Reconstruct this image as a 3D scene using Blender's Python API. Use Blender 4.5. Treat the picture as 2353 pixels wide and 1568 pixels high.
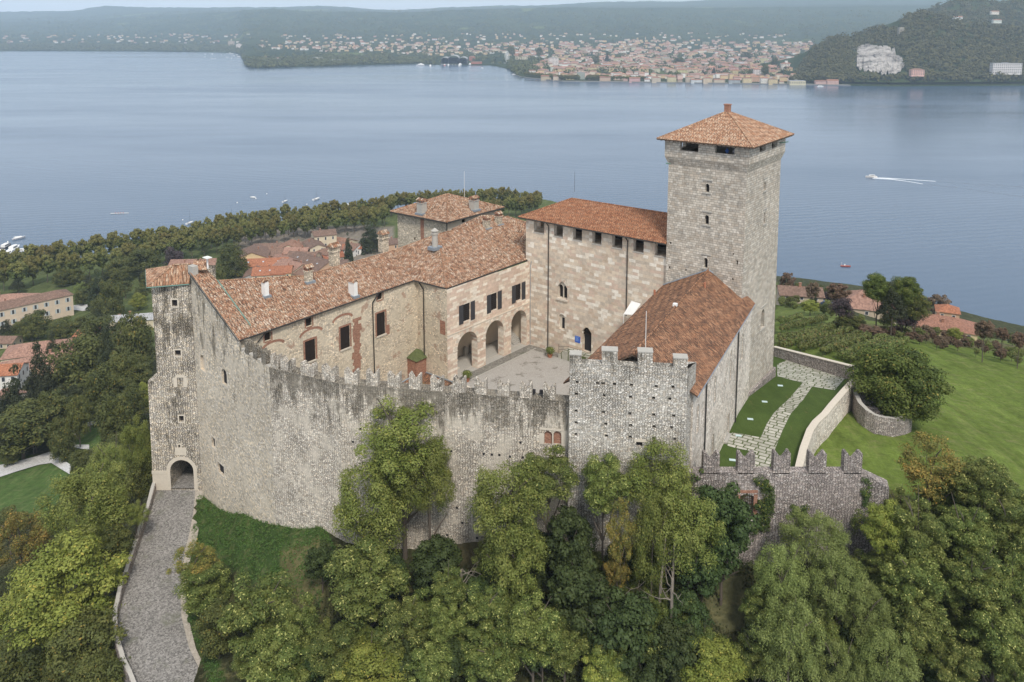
import bpy, bmesh, math, random
import numpy as np
from mathutils import Vector, Matrix
from mathutils.geometry import tessellate_polygon

for o in list(bpy.data.objects): bpy.data.objects.remove(o)
S = bpy.context.scene
R = random.Random(7)
rad = math.radians

# ---------------------------------------------------------------- camera
FPX, PITCH, CX, CY0, H = 1830.0, rad(7.6), 1176.5, 309.0, 150.0   # focal length in units of a 2353 x 1568 picture
cd = bpy.data.cameras.new('camera'); cam = bpy.data.objects.new('camera', cd)
S.collection.objects.link(cam); S.camera = cam
cam.location = (0, 0, H); cam.rotation_euler = (rad(90) - PITCH, 0, 0)
cd.sensor_width = 36; cd.lens = 36 * FPX / 2353.0
cd.shift_x = 0; cd.shift_y = -(784.0 - CY0) / 2353.0               # drone picture straightened with a lens shift
cd.clip_start = 0.5; cd.clip_end = 60000

# ---------------------------------------------------------------- sky, sun, exposure
SUN_EL, SUN_AZ = rad(50), rad(166)      # azimuth clockwise from +Y
W = bpy.data.worlds.new("World"); S.world = W; W.use_nodes = True
wn = W.node_tree; wn.nodes.clear()
sky = wn.nodes.new('ShaderNodeTexSky'); sky.sky_type = 'NISHITA'; sky.sun_disc = False
sky.sun_elevation = SUN_EL; sky.sun_rotation = SUN_AZ
sky.altitude = 300; sky.air_density = 1.0; sky.dust_density = 3.0; sky.ozone_density = 1.5
tc = wn.nodes.new('ShaderNodeTexCoord')
mp = wn.nodes.new('ShaderNodeMapping'); mp.inputs['Scale'].default_value = (1, 1, 4.5)
cn = wn.nodes.new('ShaderNodeTexNoise'); cn.inputs['Scale'].default_value = 2.2; cn.inputs['Detail'].default_value = 5
cr = wn.nodes.new('ShaderNodeValToRGB'); cr.color_ramp.elements[0].position = .25; cr.color_ramp.elements[1].position = .75
cr.color_ramp.elements[0].color = (.66, .66, .66, 1); cr.color_ramp.elements[1].color = (.97, .97, .97, 1)
mx = wn.nodes.new('ShaderNodeMix'); mx.data_type = 'RGBA'
mx.inputs['B'].default_value = (6.1, 6.5, 7.0, 1)                    # high cloud sheet over the clear sky
bg = wn.nodes.new('ShaderNodeBackground'); bg.inputs['Strength'].default_value = 0.078
wo = wn.nodes.new('ShaderNodeOutputWorld')
wn.links.new(tc.outputs['Generated'], mp.inputs['Vector']); wn.links.new(mp.outputs[0], cn.inputs['Vector'])
wn.links.new(cn.outputs['Fac'], cr.inputs[0]); wn.links.new(cr.outputs[0], mx.inputs['Factor'])
wn.links.new(sky.outputs[0], mx.inputs['A']); wn.links.new(mx.outputs['Result'], bg.inputs['Color'])
wn.links.new(bg.outputs[0], wo.inputs['Surface'])
sl = bpy.data.lights.new('sun', 'SUN'); so = bpy.data.objects.new('sun', sl); S.collection.objects.link(so)
sl.energy = 1.5; sl.angle = rad(10); sl.color = (1, .93, .84)
sd = Vector((math.sin(SUN_AZ) * math.cos(SUN_EL), math.cos(SUN_AZ) * math.cos(SUN_EL), math.sin(SUN_EL)))
so.rotation_euler = sd.to_track_quat('Z', 'Y').to_euler()
S.view_settings.view_transform = 'Standard'; S.view_settings.look = 'None'
S.view_settings.exposure = 0.96; S.view_settings.gamma = 1; S.view_settings.use_curve_mapping = False
S.render.engine = 'CYCLES'
S.cycles.max_bounces = 5; S.cycles.diffuse_bounces = 3; S.cycles.glossy_bounces = 2
S.cycles.transmission_bounces = 2; S.cycles.transparent_max_bounces = 6; S.cycles.volume_bounces = 1

# ---------------------------------------------------------------- measuring: picture point -> place
Fv = np.array([0, math.cos(PITCH), -math.sin(PITCH)]); Uv = np.array([0, math.sin(PITCH), math.cos(PITCH)]); Cv = np.array([0, 0, H])
def ray(px, py): return np.array([(px - CX) / FPX, 0, 0]) + Fv + Uv * (CY0 - py) / FPX
def atz(px, py, z): r = ray(px, py); return Cv + r * ((z - H) / r[2])
def aty(px, py, y): r = ray(px, py); return Cv + r * (y / r[1])
def atpl(px, py, a, b):
    r = ray(px, py); a = np.array(a[:2], float); b = np.array(b[:2], float); n = np.array([-(b - a)[1], (b - a)[0]])
    return Cv + r * ((a @ n) / (r[:2] @ n))
def proj(P):
    d = np.array(P, float) - Cv; w = d @ Fv; return (CX + FPX * d[0] / w, CY0 - FPX * (d @ Uv) / w)
def V(*a): return np.array(a, float)
def unit(a): a = np.array(a, float); return a / np.linalg.norm(a)

# ---------------------------------------------------------------- objects
C = S.collection; ORG = {}
def tag(o, label=None, cat=None, group=None, kind=None):
    if label: o['label'] = label
    if cat: o['category'] = cat
    if group: o['group'] = group
    if kind: o['kind'] = kind
    return o
def thing(name, label, cat, loc=(0, 0, 0), group=None):
    o = bpy.data.objects.new(name, None); C.objects.link(o); o.location = loc; o.empty_display_size = .5
    ORG[o.name] = np.array(loc, float); return tag(o, label, cat, group)

class MB:
    """collects faces in world metres, builds them as ONE mesh with metre-scaled UVs"""
    def __init__(s): s.v = []; s.f = []; s.m = []; s.sm = []
    def poly(s, pts, m=0, smooth=False):
        i = len(s.v); s.v += [tuple(map(float, p)) for p in pts]; s.f.append(tuple(range(i, i + len(pts)))); s.m.append(m); s.sm.append(smooth)
    def mesh(s, vs, fs, m=0, smooth=False):
        i = len(s.v); s.v += [tuple(map(float, p)) for p in vs]
        for f in fs: s.f.append(tuple(i + k for k in f)); s.m.append(m); s.sm.append(smooth)
    def prism(s, base, z0, z1, m=0, top=True, mt=None, bottom=False):
        n = len(base); z0 = z0 if hasattr(z0, '__len__') else [z0] * n; z1 = z1 if hasattr(z1, '__len__') else [z1] * n
        A = sum(base[i][0] * base[(i + 1) % n][1] - base[(i + 1) % n][0] * base[i][1] for i in range(n))
        if A < 0: base = base[::-1]; z0 = list(z0)[::-1]; z1 = list(z1)[::-1]
        for i in range(n):
            j = (i + 1) % n
            s.poly([(base[i][0], base[i][1], z0[i]), (base[j][0], base[j][1], z0[j]), (base[j][0], base[j][1], z1[j]), (base[i][0], base[i][1], z1[i])], m)
        if top: s.poly([(p[0], p[1], z) for p, z in zip(base, z1)], m if mt is None else mt)
        if bottom: s.poly([(p[0], p[1], z) for p, z in zip(base, z0)][::-1], m)
    def box(s, c, d, ax=(1, 0, 0), m=0):
        """c centre of the base, d (along ax, across, height)"""
        ax = unit([ax[0], ax[1], 0]); ay = V(-ax[1], ax[0], 0); c = np.array(c, float)
        b = [(c + ax * d[0] * i / 2 + ay * d[1] * j / 2)[:2] for i, j in ((-1, -1), (1, -1), (1, 1), (-1, 1))]
        s.prism(b, c[2], c[2] + d[2], m, bottom=True)
    def tube(s, p0, p1, r0, r1=None, n=8, m=0, caps=True, smooth=True):
        r1 = r0 if r1 is None else r1; p0 = np.array(p0, float); p1 = np.array(p1, float); d = unit(p1 - p0)
        a = unit(np.cross(d, (0, 0, 1) if abs(d[2]) < .9 else (1, 0, 0))); b = np.cross(d, a)
        vs = [p + (a * math.cos(t) + b * math.sin(t)) * r for p, r in ((p0, r0), (p1, r1)) for t in [2 * math.pi * k / n for k in range(n)]]
        fs = [(k, k + n, (k + 1) % n + n, (k + 1) % n) for k in range(n)]
        s.mesh(vs, fs, m, smooth)
        if caps: s.poly(vs[:n], m); s.poly(vs[n:][::-1], m)
    def build(s, name, mats, parent=None, weld=False):
        me = bpy.data.meshes.new(name); org = V(0, 0, 0)
        if parent is not None: org = ORG[parent.name]
        me.from_pydata([(a - org[0], b - org[1], c - org[2]) for a, b, c in s.v], [], s.f)
        mats = mats if isinstance(mats, (list, tuple)) else [mats]
        for k in mats: me.materials.append(k)
        me.polygons.foreach_set('material_index', s.m); me.polygons.foreach_set('use_smooth', s.sm)
        me.update(); auto_uv(me, org)
        if weld:
            bm = bmesh.new(); bm.from_mesh(me); bmesh.ops.remove_doubles(bm, verts=bm.verts, dist=.001); bm.to_mesh(me); bm.free()
        o = bpy.data.objects.new(name, me); C.objects.link(o); ORG[o.name] = org
        if parent is not None: o.parent = parent
        return o
def auto_uv(me, org):
    nl = len(me.loops); uv = me.uv_layers.new(name='UVMap')
    if nl == 0: return
    nv = len(me.vertices); co = np.empty(nv * 3); me.vertices.foreach_get('co', co); co = co.reshape(-1, 3) + org
    pn = np.empty(len(me.polygons) * 3); me.polygons.foreach_get('normal', pn); pn = pn.reshape(-1, 3)
    ls = np.empty(len(me.polygons), int); me.polygons.foreach_get('loop_total', ls)
    vi = np.empty(nl, int); me.loops.foreach_get('vertex_index', vi)
    n = np.repeat(pn, ls, axis=0); p = co[vi]
    h = np.hypot(n[:, 0], n[:, 1]); flat = h < .08; hh = np.where(flat, 1, h)
    t = np.stack([-n[:, 1] / hh, n[:, 0] / hh, 0 * h], 1); t[flat] = (1, 0, 0)
    q = np.cross(n, t); q[flat] = (0, 1, 0)
    U = np.stack([(p * t).sum(1), (p * q).sum(1)], 1).astype(np.float32)
    uv.data.foreach_set('uv', U.ravel())

# ---------------------------------------------------------------- node shorthand
class NT:
    def __init__(s, name, rough=.9, spec=.2):
        s.mat = bpy.data.materials.new(name); s.mat.use_nodes = True; s.t = s.mat.node_tree
        s.b = s.t.nodes['Principled BSDF']; s.b.inputs['Roughness'].default_value = rough
        s.b.inputs['Specular IOR Level'].default_value = spec
        s.out = s.t.nodes['Material Output']
    def n(s, typ, ins=None, **props):
        k = s.t.nodes.new('ShaderNode' + typ)
        for a, v in props.items(): setattr(k, a, v)
        for a, v in (ins or {}).items(): s.set(k.inputs[a], v)
        return k
    def set(s, sock, v):
        if hasattr(v, 'is_linked') or isinstance(v, bpy.types.NodeSocket): s.t.links.new(v, sock)
        else:
            if isinstance(v, (tuple, list)) and len(v) == 3 and sock.type == 'RGBA': v = tuple(v) + (1,)
            sock.default_value = v
    def math(s, op, a, b=0.0, c=0.0, clamp=False):
        return s.n('Math', {0: a, 1: b, 2: c}, operation=op, use_clamp=clamp).outputs[0]
    def vm(s, op, a, b=(0, 0, 0)): return s.n('VectorMath', {0: a, 1: b}, operation=op).outputs[0]
    def mix(s, f, a, b, typ='MIX'):
        k = s.n('Mix', data_type='RGBA', blend_type=typ); s.set(k.inputs[0], f); s.set(k.inputs[6], a); s.set(k.inputs[7], b); return k.outputs[2]
    def ramp(s, f, stops, interp='LINEAR'):
        k = s.n('ValToRGB', {0: f}); e = k.color_ramp; e.interpolation = interp
        while len(e.elements) < len(stops): e.elements.new(.5)
        for x, (p, c) in zip(e.elements, stops):
            x.position = p; x.color = (c, c, c, 1) if isinstance(c, (int, float)) else tuple(c) + (1,)
        return k.outputs[0]
    def noise(s, vec, scale, detail=4, rough=.55, dist=0, dim='3D'):
        k = s.n('TexNoise', {'Scale': scale, 'Detail': detail, 'Roughness': rough, 'Distortion': dist}, noise_dimensions=dim)
        if vec is not None: s.set(k.inputs['Vector'], vec)
        return k.outputs[0]
    def uv(s): return s.n('TexCoord').outputs['UV']
    def pos(s): return s.n('NewGeometry').outputs['Position']
    def obj(s): return s.n('TexCoord').outputs['Object']
    def rnd(s): return s.n('ObjectInfo').outputs['Random']
    def col(s, c): s.set(s.b.inputs['Base Color'], c)
    def bump(s, h, strength=.5, dist=.1):
        s.set(s.b.inputs['Normal'], s.n('Bump', {'Height': h, 'Strength': strength, 'Distance': dist}).outputs[0])

def srgb(r, g, b):
    return tuple(((x / 255.0) / 12.92 if x / 255.0 < .04045 else ((x / 255.0 + .055) / 1.055) ** 2.4) for x in (r, g, b))

def plain(name, c, rough=.8, spec=.2, metal=0, var=.12, scale=3.0):
    m = NT(name, rough, spec); m.b.inputs['Metallic'].default_value = metal
    f = m.noise(m.obj(), scale, 4)
    m.col(m.mix(f, tuple(x * (1 - var) for x in c), tuple(min(1, x * (1 + var)) for x in c))); return m.mat

def rubble(name, cols, mortar, sx=2.6, sy=4.2, edge=.09, stain=None, ztop=0, zlen=8, streak=.6, patch=None, bump=.6, plaster=None, smin=.74, gw=.45):
    """irregular stones; stain = dark weathering that runs down from the wall head"""
    m = NT(name, .95, .1); uv = m.uv(); P = m.pos()
    st = m.vm('MULTIPLY', uv, (sx, sy, 1))
    dn = m.n('TexNoise', {'Vector': uv, 'Scale': 1.3, 'Detail': 3}).outputs['Color']
    st = m.vm('ADD', st, m.vm('MULTIPLY', m.vm('SUBTRACT', dn, (.5, .5, .5)), (1.1, .7, 0)))
    vo = m.n('TexVoronoi', {'Vector': st, 'Scale': 1.0, 'Randomness': .72}, voronoi_dimensions='2D')
    ve = m.n('TexVoronoi', {'Vector': st, 'Scale': 1.0, 'Randomness': .72}, voronoi_dimensions='2D', feature='DISTANCE_TO_EDGE')
    sep = m.n('SeparateColor', {0: vo.outputs['Color']})
    c = m.ramp(sep.outputs[0], [(i / max(1, len(cols) - 1), k) for i, k in enumerate(cols)])
    v2 = m.math('ADD', m.math('MULTIPLY', sep.outputs[1], .62), .70)
    c = m.mix(1.0, c, m.n('CombineColor', {0: v2, 1: v2, 2: v2}).outputs[0], 'MULTIPLY')
    gn = m.ramp(m.noise(uv, 5, 4, .7), [(.3, .84), (.7, 1.13)])
    c = m.mix(1.0, c, gn, 'MULTIPLY')
    big = m.noise(uv, .22, 5, .65)
    mw = m.ramp(big, [(.35, 0), (.65, 1)])
    ed = m.math('ADD', m.math('MULTIPLY', mw, edge * .9), edge * .45)
    fac = m.math('GREATER_THAN', ed, ve.outputs['Distance'])
    if plaster:      # pointing flush with the stones in broad areas
        pf = m.ramp(m.noise(uv, .35, 6, .6), [(plaster[1] - .05, 0), (plaster[1] + .08, 1)])
        c = m.mix(m.math('MULTIPLY', pf, .75), c, m.mix(m.noise(uv, 3, 5), tuple(x * .85 for x in plaster[0]), plaster[0]))
        fac = m.math('MULTIPLY', fac, m.math('SUBTRACT', 1.0, m.math('MULTIPLY', pf, .7)))
    c = m.mix(m.math('MULTIPLY', fac, .85), c, mortar)
    bv = m.ramp(m.noise(uv, .13, 4, .6), [(.3, .86), (.72, 1.1)]); c = m.mix(1.0, c, bv, 'MULTIPLY')
    if patch:
        pf = m.ramp(m.noise(m.vm('ADD', uv, (37, 11, 0)), patch[2], 5, .65), [(patch[1], 0), (patch[1] + .04, 1)])
        br = m.n('TexBrick', {'Vector': uv, 'Scale': 1.0, 'Color1': (.26, .1, .06, 1), 'Color2': (.42, .2, .12, 1), 'Mortar': (.5, .42, .33, 1), 'Mortar Size': .02, 'Brick Width': .3, 'Row Height': .1}).outputs[0]
        c = m.mix(m.math('MULTIPLY', pf, .8), c, br)
    if stain:
        z = m.n('SeparateXYZ', {0: P}).outputs[2]
        g = m.math('SUBTRACT', 1.0, m.math('DIVIDE', m.math('SUBTRACT', ztop, z), zlen), clamp=True)
        sn = m.noise(m.vm('MULTIPLY', uv, (.75, .17, 1)), 1.0, 8, .72, .4)
        sn2 = m.noise(uv, .45, 5, .7)
        k = m.math('ADD', m.math('MULTIPLY', g, gw), m.math('MULTIPLY', sn, streak))
        k = m.math('ADD', k, m.math('MULTIPLY', sn2, .35))
        k = m.ramp(k, [(smin, 0), (smin + .3, 1)])
        c = m.mix(m.math('MULTIPLY', k, .92), c, m.mix(1, c, (.36, .355, .34), 'MULTIPLY'))
    m.col(c)
    hh = m.math('MINIMUM', ve.outputs['Distance'], .22)
    m.bump(m.math('ADD', hh, m.math('MULTIPLY', m.noise(uv, 12, 3), .05)), bump, .25)
    return m.mat

def ashlar(name, cols, w=.85, h=.36, mortar=(.2, .17, .13), ms=.018, stain=None, stamt=.5, bump=.3, weather=.0):
    m = NT(name, .9, .15); uv = m.uv()
    dn = m.n('TexNoise', {'Vector': uv, 'Scale': .5, 'Detail': 2}).outputs['Color']
    u2 = m.vm('ADD', uv, m.vm('MULTIPLY', m.vm('SUBTRACT', dn, (.5, .5, .5)), (.5, .12, 0)))
    b = m.n('TexBrick', {'Vector': u2, 'Scale': 1.0, 'Color1': (0, 0, 0, 1), 'Color2': (1, 1, 1, 1), 'Mortar': (.5, .5, .5, 1), 'Mortar Size': ms, 'Mortar Smooth': .3, 'Brick Width': w, 'Row Height': h, 'Bias': 0.0}, offset=.43, offset_frequency=2, squash=.7, squash_frequency=3)
    c = m.ramp(b.outputs[0], [(i / (len(cols) - 1), k) for i, k in enumerate(cols)], 'CONSTANT')
    c = m.mix(1.0, c, m.ramp(m.noise(uv, 1.6, 6, .7), [(.3, .8), (.7, 1.14)]), 'MULTIPLY')
    c = m.mix(1.0, c, m.ramp(m.noise(uv, .16, 5, .6), [(.3, .84), (.7, 1.1)]), 'MULTIPLY')
    c = m.mix(m.math('MULTIPLY', b.outputs['Fac'], .6), c, mortar)
    if stain:
        sn = m.noise(m.vm('MULTIPLY', uv, (1.0, .3, 1)), .9, 7, .72)
        c = m.mix(m.math('MULTIPLY', m.ramp(sn, [(.48, 0), (.72, 1)]), stamt), c, stain)
        sn = m.noise(m.vm('MULTIPLY', uv, (.5, 1.6, 1)), 1.6, 6, .8)
        c = m.mix(m.math('MULTIPLY', m.ramp(sn, [(.56, 0), (.66, 1)]), stamt), c, tuple(x * .6 for x in stain))
    m.col(c)
    m.bump(m.math('ADD', m.math('MULTIPLY', b.outputs['Fac'], -.6), m.math('MULTIPLY', m.noise(uv, 6, 5, .7), .7)), bump, .06)
    return m.mat

def tiles(name, cols, tw=.36, tl=.50, dark=(.05, .04, .035), lichen=.5, bump=.35):
    m = NT(name, .9, .15); uv = m.uv(); s = m.n('SeparateXYZ', {0: uv})
    cu = m.math('FLOOR', m.math('DIVIDE', s.outputs[0], tw))
    off = m.n('TexWhiteNoise', {'W': cu}, noise_dimensions='1D').outputs[0]
    vv = m.math('ADD', m.math('DIVIDE', s.outputs[1], tl), m.math('MULTIPLY', off, .35))
    cv = m.math('FLOOR', vv)
    w = m.n('TexWhiteNoise', {'Vector': m.n('CombineXYZ', {0: cu, 1: cv}).outputs[0]}, noise_dimensions='2D')
    pn = m.noise(uv, .35, 5, .6)
    t = m.math('ADD', w.outputs[0], m.math('MULTIPLY', m.math('SUBTRACT', pn, .5), .5), clamp=True)
    c = m.ramp(t, [(i / (len(cols) - 1), k) for i, k in enumerate(cols)])
    vw = m.ramp(m.noise(uv, 7, 4, .7), [(.3, .75), (.7, 1.15)]); c = m.mix(1.0, c, vw, 'MULTIPLY')
    l = m.ramp(m.noise(uv, 1.4, 8, .75), [(.5, 0), (.66, 1)])
    c = m.mix(m.math('MULTIPLY', l, lichen), c, dark)
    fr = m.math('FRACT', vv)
    chn = m.math('GREATER_THAN', .30, m.math('ABSOLUTE', m.math('SINE', m.math('MULTIPLY', s.outputs[0], math.pi / tw)))); c = m.mix(m.math('MULTIPLY', chn, .78), c, dark)  # shade in the channels between tile rows, painted into the colour
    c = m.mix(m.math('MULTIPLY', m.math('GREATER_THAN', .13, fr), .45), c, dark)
    m.col(c)
    hu = m.math('ABSOLUTE', m.math('SINE', m.math('MULTIPLY', s.outputs[0], math.pi / tw)))
    m.bump(m.math('ADD', m.math('MULTIPLY', hu, .05), m.math('MULTIPLY', fr, -.06)), bump, 1.0)
    return m.mat

def box_axes(a, b):
    a = V(a[0], a[1], 0); b = V(b[0], b[1], 0); d = unit(b - a); return d, V(d[1], -d[0], 0), float(np.linalg.norm(b - a))
class Plane:
    """wall plane from a (left seen from outside) to b (right)"""
    def __init__(s, a, b): s.a = V(a[0], a[1], 0); s.d, s.n, s.L = box_axes(a, b); s.b = V(b[0], b[1], 0)
    def p(s, t, z, out=0): q = s.a + s.d * t + s.n * out; return V(q[0], q[1], z)
    def sz(s, px, py): q = atpl(px, py, s.a, s.b); return float((q - s.a) @ s.d), float(q[2])
def arc_hole(s0, s1, z0, z1, spring=None, pointed=False, n=7):
    r = (s1 - s0) / 2; c = (s0 + s1) / 2
    sp = z1 - (r if spring is None else spring); hh = z1 - sp
    pts = [(s0, z0), (s1, z0)]
    for k in range(n + 1):
        t = math.pi * k / n
        x = math.cos(t); y = math.sin(t)
        if pointed: y = (1 - abs(x) ** 1.35); 
        pts.append((c + r * x, sp + hh * y))
    return pts
def rect(s0, s1, z0, z1): return [(s0, z0), (s1, z0), (s1, z1), (s0, z1)]
def panel(mb, pl, outer, holes=(), depth=.35, m=0, mr=None, back=None, mb_back=None):
    """flat wall face with true openings and their reveals; back = thickness of a free-standing wall"""
    loops = [outer] + list(holes)
    P3 = [[Vector((x, z, 0)) for x, z in l] for l in loops]; flat = [q for l in loops for q in l]
    tr = tessellate_polygon(P3); vs = [pl.p(x, z) for x, z in flat]
    fs = []
    for t in tr:
        (x0, z0), (x1, z1), (x2, z2) = (flat[i] for i in t)
        fs.append(tuple(t) if (x1 - x0) * (z2 - z0) - (x2 - x0) * (z1 - z0) > 0 else tuple(t)[::-1])
    mb.mesh(vs, fs, m)
    if back:
        mb.mesh([pl.p(x, z, -back) for x, z in flat], [f[::-1] for f in fs], m if mb_back is None else mb_back)
    for h in holes:
        dd = back or depth
        A = sum(h[i][0] * h[(i + 1) % len(h)][1] - h[(i + 1) % len(h)][0] * h[i][1] for i in range(len(h)))
        hh = h if A > 0 else h[::-1]
        for i in range(len(hh)):
            a, b = hh[i], hh[(i + 1) % len(hh)]
            mb.poly([pl.p(*b), pl.p(*a), pl.p(a[0], a[1], -dd), pl.p(b[0], b[1], -dd)], m if mr is None else mr)
    if back:
        for i in range(len(outer)):
            a, b = outer[i], outer[(i + 1) % len(outer)]
            mb.poly([pl.p(*a), pl.p(*b), pl.p(b[0], b[1], -back), pl.p(a[0], a[1], -back)], m)
def fill(pl, hole, depth, name, mat, parent, th=.06):
    mb = MB(); n = len(hole)
    mb.poly([pl.p(x, z, -depth) for x, z in hole])
    mb.poly([pl.p(x, z, -depth - th) for x, z in hole][::-1])
    return mb.build(name, mat, parent)
def slab_on(pl, s0, s1, z0, z1, t0, t1, mb, m=0):
    """box standing out of a wall plane from t0 to t1"""
    q = [(s0, z0), (s1, z0), (s1, z1), (s0, z1)]
    f = [pl.p(x, z, t1) for x, z in q]; b = [pl.p(x, z, t0) for x, z in q]
    mb.poly(f, m); mb.poly(b[::-1], m)
    for i in range(4): j = (i + 1) % 4; mb.poly([b[i], b[j], f[j], f[i]], m)

def tile_roof(name, polys, mats, parent, tw=.36, amp=.055, th=.16, under=1):
    """roof of half-round tiles: every slope is cut along its tile rows and lifted into real ridges"""
    obs = MB()
    V_all = []; bmA = bmesh.new()
    for pts in polys:
        pts = [np.array(p, float) for p in pts]
        n = V(0, 0, 0)
        for i in range(len(pts)):
            a, b = pts[i], pts[(i + 1) % len(pts)]; n += np.cross(a, b)
        n = unit(n)
        if n[2] < 0: pts = pts[::-1]; n = -n
        h = math.hypot(n[0], n[1])
        t = V(-n[1] / h, n[0] / h, 0) if h > .03 else V(1, 0, 0)
        bm = bmesh.new(); vs = [bm.verts.new(p) for p in pts]; bm.faces.new(vs)
        us = [float(p @ t) for p in pts]; u = math.floor(min(us) / tw) * tw; k = 0
        while u < max(us):
            for q in (0, .17, .5, .83):
                uu = u + q * tw
                if min(us) < uu < max(us):
                    bmesh.ops.bisect_plane(bm, geom=bm.verts[:] + bm.edges[:] + bm.faces[:], plane_co=Vector(t * uu), plane_no=Vector(t), dist=1e-5)
            u += tw
        for v in bm.verts:
            ph = (float(np.array(v.co) @ t) / tw) % 1.0
            hgt = math.sin(math.pi * ph) ** .7 if 0 < ph < 1 else 0
            v.co += Vector(n * amp * hgt)
        me = bpy.data.meshes.new('t'); bm.to_mesh(me); bm.free(); bmA.from_mesh(me); bpy.data.meshes.remove(me)
        # underside and edges
        low = [p - V(0, 0, th) for p in pts]; obs.poly(low[::-1], under)
        for i in range(len(pts)): j = (i + 1) % len(pts); obs.poly([low[i], low[j], pts[j], pts[i]], under)
    me = bpy.data.meshes.new('t'); bmA.to_mesh(me); bmA.free()
    vs = [tuple(v.co) for v in me.vertices]; fs = [tuple(p.vertices) for p in me.polygons]; bpy.data.meshes.remove(me)
    mb = MB(); mb.mesh(vs, fs, 0); mb.mesh(obs.v, obs.f, under)
    return mb.build(name, mats, parent)
def ridge(pts, parent, mat, r=.13, name='ridge_tiles'):
    mb = MB()
    for a, b in pts:
        a = np.array(a, float); b = np.array(b, float); L = np.linalg.norm(b - a); k = max(1, int(L / .45))
        for i in range(k):
            p = a + (b - a) * i / k; q = a + (b - a) * (i + 1) / k
            mb.tube(p + V(0, 0, .04), q + V(0, 0, .02), r * R.uniform(.95, 1.2), r * .85, 6)
    return mb.build(name, mat, parent)
def pipe(pts, r, parent, mat, name='drainpipe'):
    mb = MB()
    for a, b in zip(pts, pts[1:]): mb.tube(a, b, r, n=6)
    return mb.build(name, mat, parent)
# ---------------------------------------------------------------- converters: enlarged crops of the picture -> picture points
ZC = {'f5': (517.0, 402.1, .31738), 'B2': (746.8, 631.9, .25645), 'B4': (1263.8, 574.5, .32977), 'B5': (1263.8, 775.5, .23817), 'z6': (1148.9, 402.1, .32968),
      'z7': (1436.2, 218.3, .33717), 'B1': (316.0, 574.5, .40313), 'B3': (574.5, 775.5, .34174), 'B6': (1551.0, 976.6, .25645),
      'z8': (1723.4, 545.7, .38461), 'G': (316.0, 890.4, .20146), 'z4': (0.0, 402.1, .25645)}
def Z(k, x, y): a = ZC[k]; return (a[0] + x * a[2], a[1] + y * a[2])
def at3(px, py, p0, p1, p2):
    n = np.cross(np.array(p1) - p0, np.array(p2) - p0); r = ray(px, py); return Cv + r * (((np.array(p0) - Cv) @ n) / (r @ n))

# ---------------------------------------------------------------- materials
LS = [(.30, .26, .21), (.42, .37, .29), (.52, .45, .35), (.36, .34, .31), (.60, .53, .43), (.48, .38, .28), (.55, .51, .46)]
GS = [(.22, .21, .195), (.34, .32, .29), (.44, .41, .36), (.28, .27, .26), (.5, .46, .41), (.4, .34, .28), (.47, .45, .43)]
M = {}
M['tower'] = ashlar('pale_grey_ashlar', [(.58, .52, .44), (.50, .45, .38), (.66, .60, .51), (.54, .47, .385), (.46, .425, .37), (.62, .57, .49), (.69, .64, .56), (.56, .50, .42)], .7, .33, (.13, .12, .10), .03, (.17, .16, .14), .5, .5)
M['palace'] = ashlar('pink_and_cream_ashlar', [(.68, .57, .45), (.60, .48, .37), (.76, .68, .57), (.64, .50, .40), (.84, .78, .68), (.57, .49, .40), (.71, .60, .47), (.63, .54, .44), (.66, .55, .43)], 1.2, .5, (.42, .34, .26), .012, (.34, .28, .22), .22, .2)
M['loggia'] = ashlar('pink_banded_ashlar', [(.70, .57, .45), (.62, .47, .37), (.78, .69, .57), (.66, .51, .41), (.83, .75, .64), (.60, .50, .40)], 1.5, .42, (.46, .37, .29), .012, (.40, .32, .26), .15, .2)
CUR = [(.54, .485, .41), (.66, .595, .505), (.75, .685, .585), (.49, .45, .39), (.72, .625, .50), (.80, .745, .65), (.60, .51, .395)]
M['curtain'] = rubble('weathered_grey_rubble', CUR, (.12, .105, .085), 3.4, 6.2, .12, (.085, .082, .076), 112.2, 9, 1.15, plaster=((.72, .65, .54), .54), smin=.86, gw=.40)
M['merlon'] = rubble('pale_merlon_rubble', [tuple(x * .9 for x in k) for k in CUR], (.13, .115, .1), 3.6, 6.2, .11, (.08, .08, .07), 114, 14, 1.1, smin=.92, gw=.2)
M['block'] = rubble('grey_rubble_block', [(.44, .41, .35), (.58, .54, .47), (.50, .48, .44), (.68, .64, .57), (.56, .49, .40), (.74, .71, .65)], (.12, .108, .09), 3.5, 6.0, .12, (.10, .10, .08), 117.5, 9, 1.0, smin=.86, gw=.28)
M['terrwall'] = rubble('dark_purple_grey_rubble', [(.29, .25, .23), (.42, .37, .34), (.34, .30, .28), (.52, .45, .40), (.38, .34, .32), (.58, .54, .50)], (.075, .066, .06), 3.4, 6.2, .13, (.09, .085, .07), 104, 5, .4, smin=.78)
M['endwall'] = rubble('cream_rendered_rubble', [(.60, .52, .40), (.72, .63, .50), (.52, .46, .37), (.76, .63, .45), (.66, .58, .46), (.44, .40, .35), (.80, .73, .62)], (.38, .33, .27), 3.2, 5.4, .08, (.27, .25, .22), 118, 22, 1.1, plaster=((.70, .62, .50), .56), bump=.45, smin=.88, gw=.22)
M['gate'] = rubble('patchy_grey_cream_rubble', [(.60, .53, .42), (.72, .64, .51), (.50, .46, .40), (.76, .64, .48), (.64, .59, .51), (.44, .40, .35), (.82, .76, .66)], (.09, .08, .068), 3.0, 5.4, .15, (.085, .078, .07), 117, 36, 1.2, smin=.90, gw=.20)
M['wing'] = rubble('warm_cream_rubble', [(.70, .61, .47), (.80, .71, .57), (.62, .55, .44), (.84, .73, .56), (.74, .62, .46), (.54, .48, .40)], (.36, .28, .20), 3.2, 5.2, .09, patch=(1, .585, .33), plaster=((.74, .65, .50), .50), bump=.45)
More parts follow.
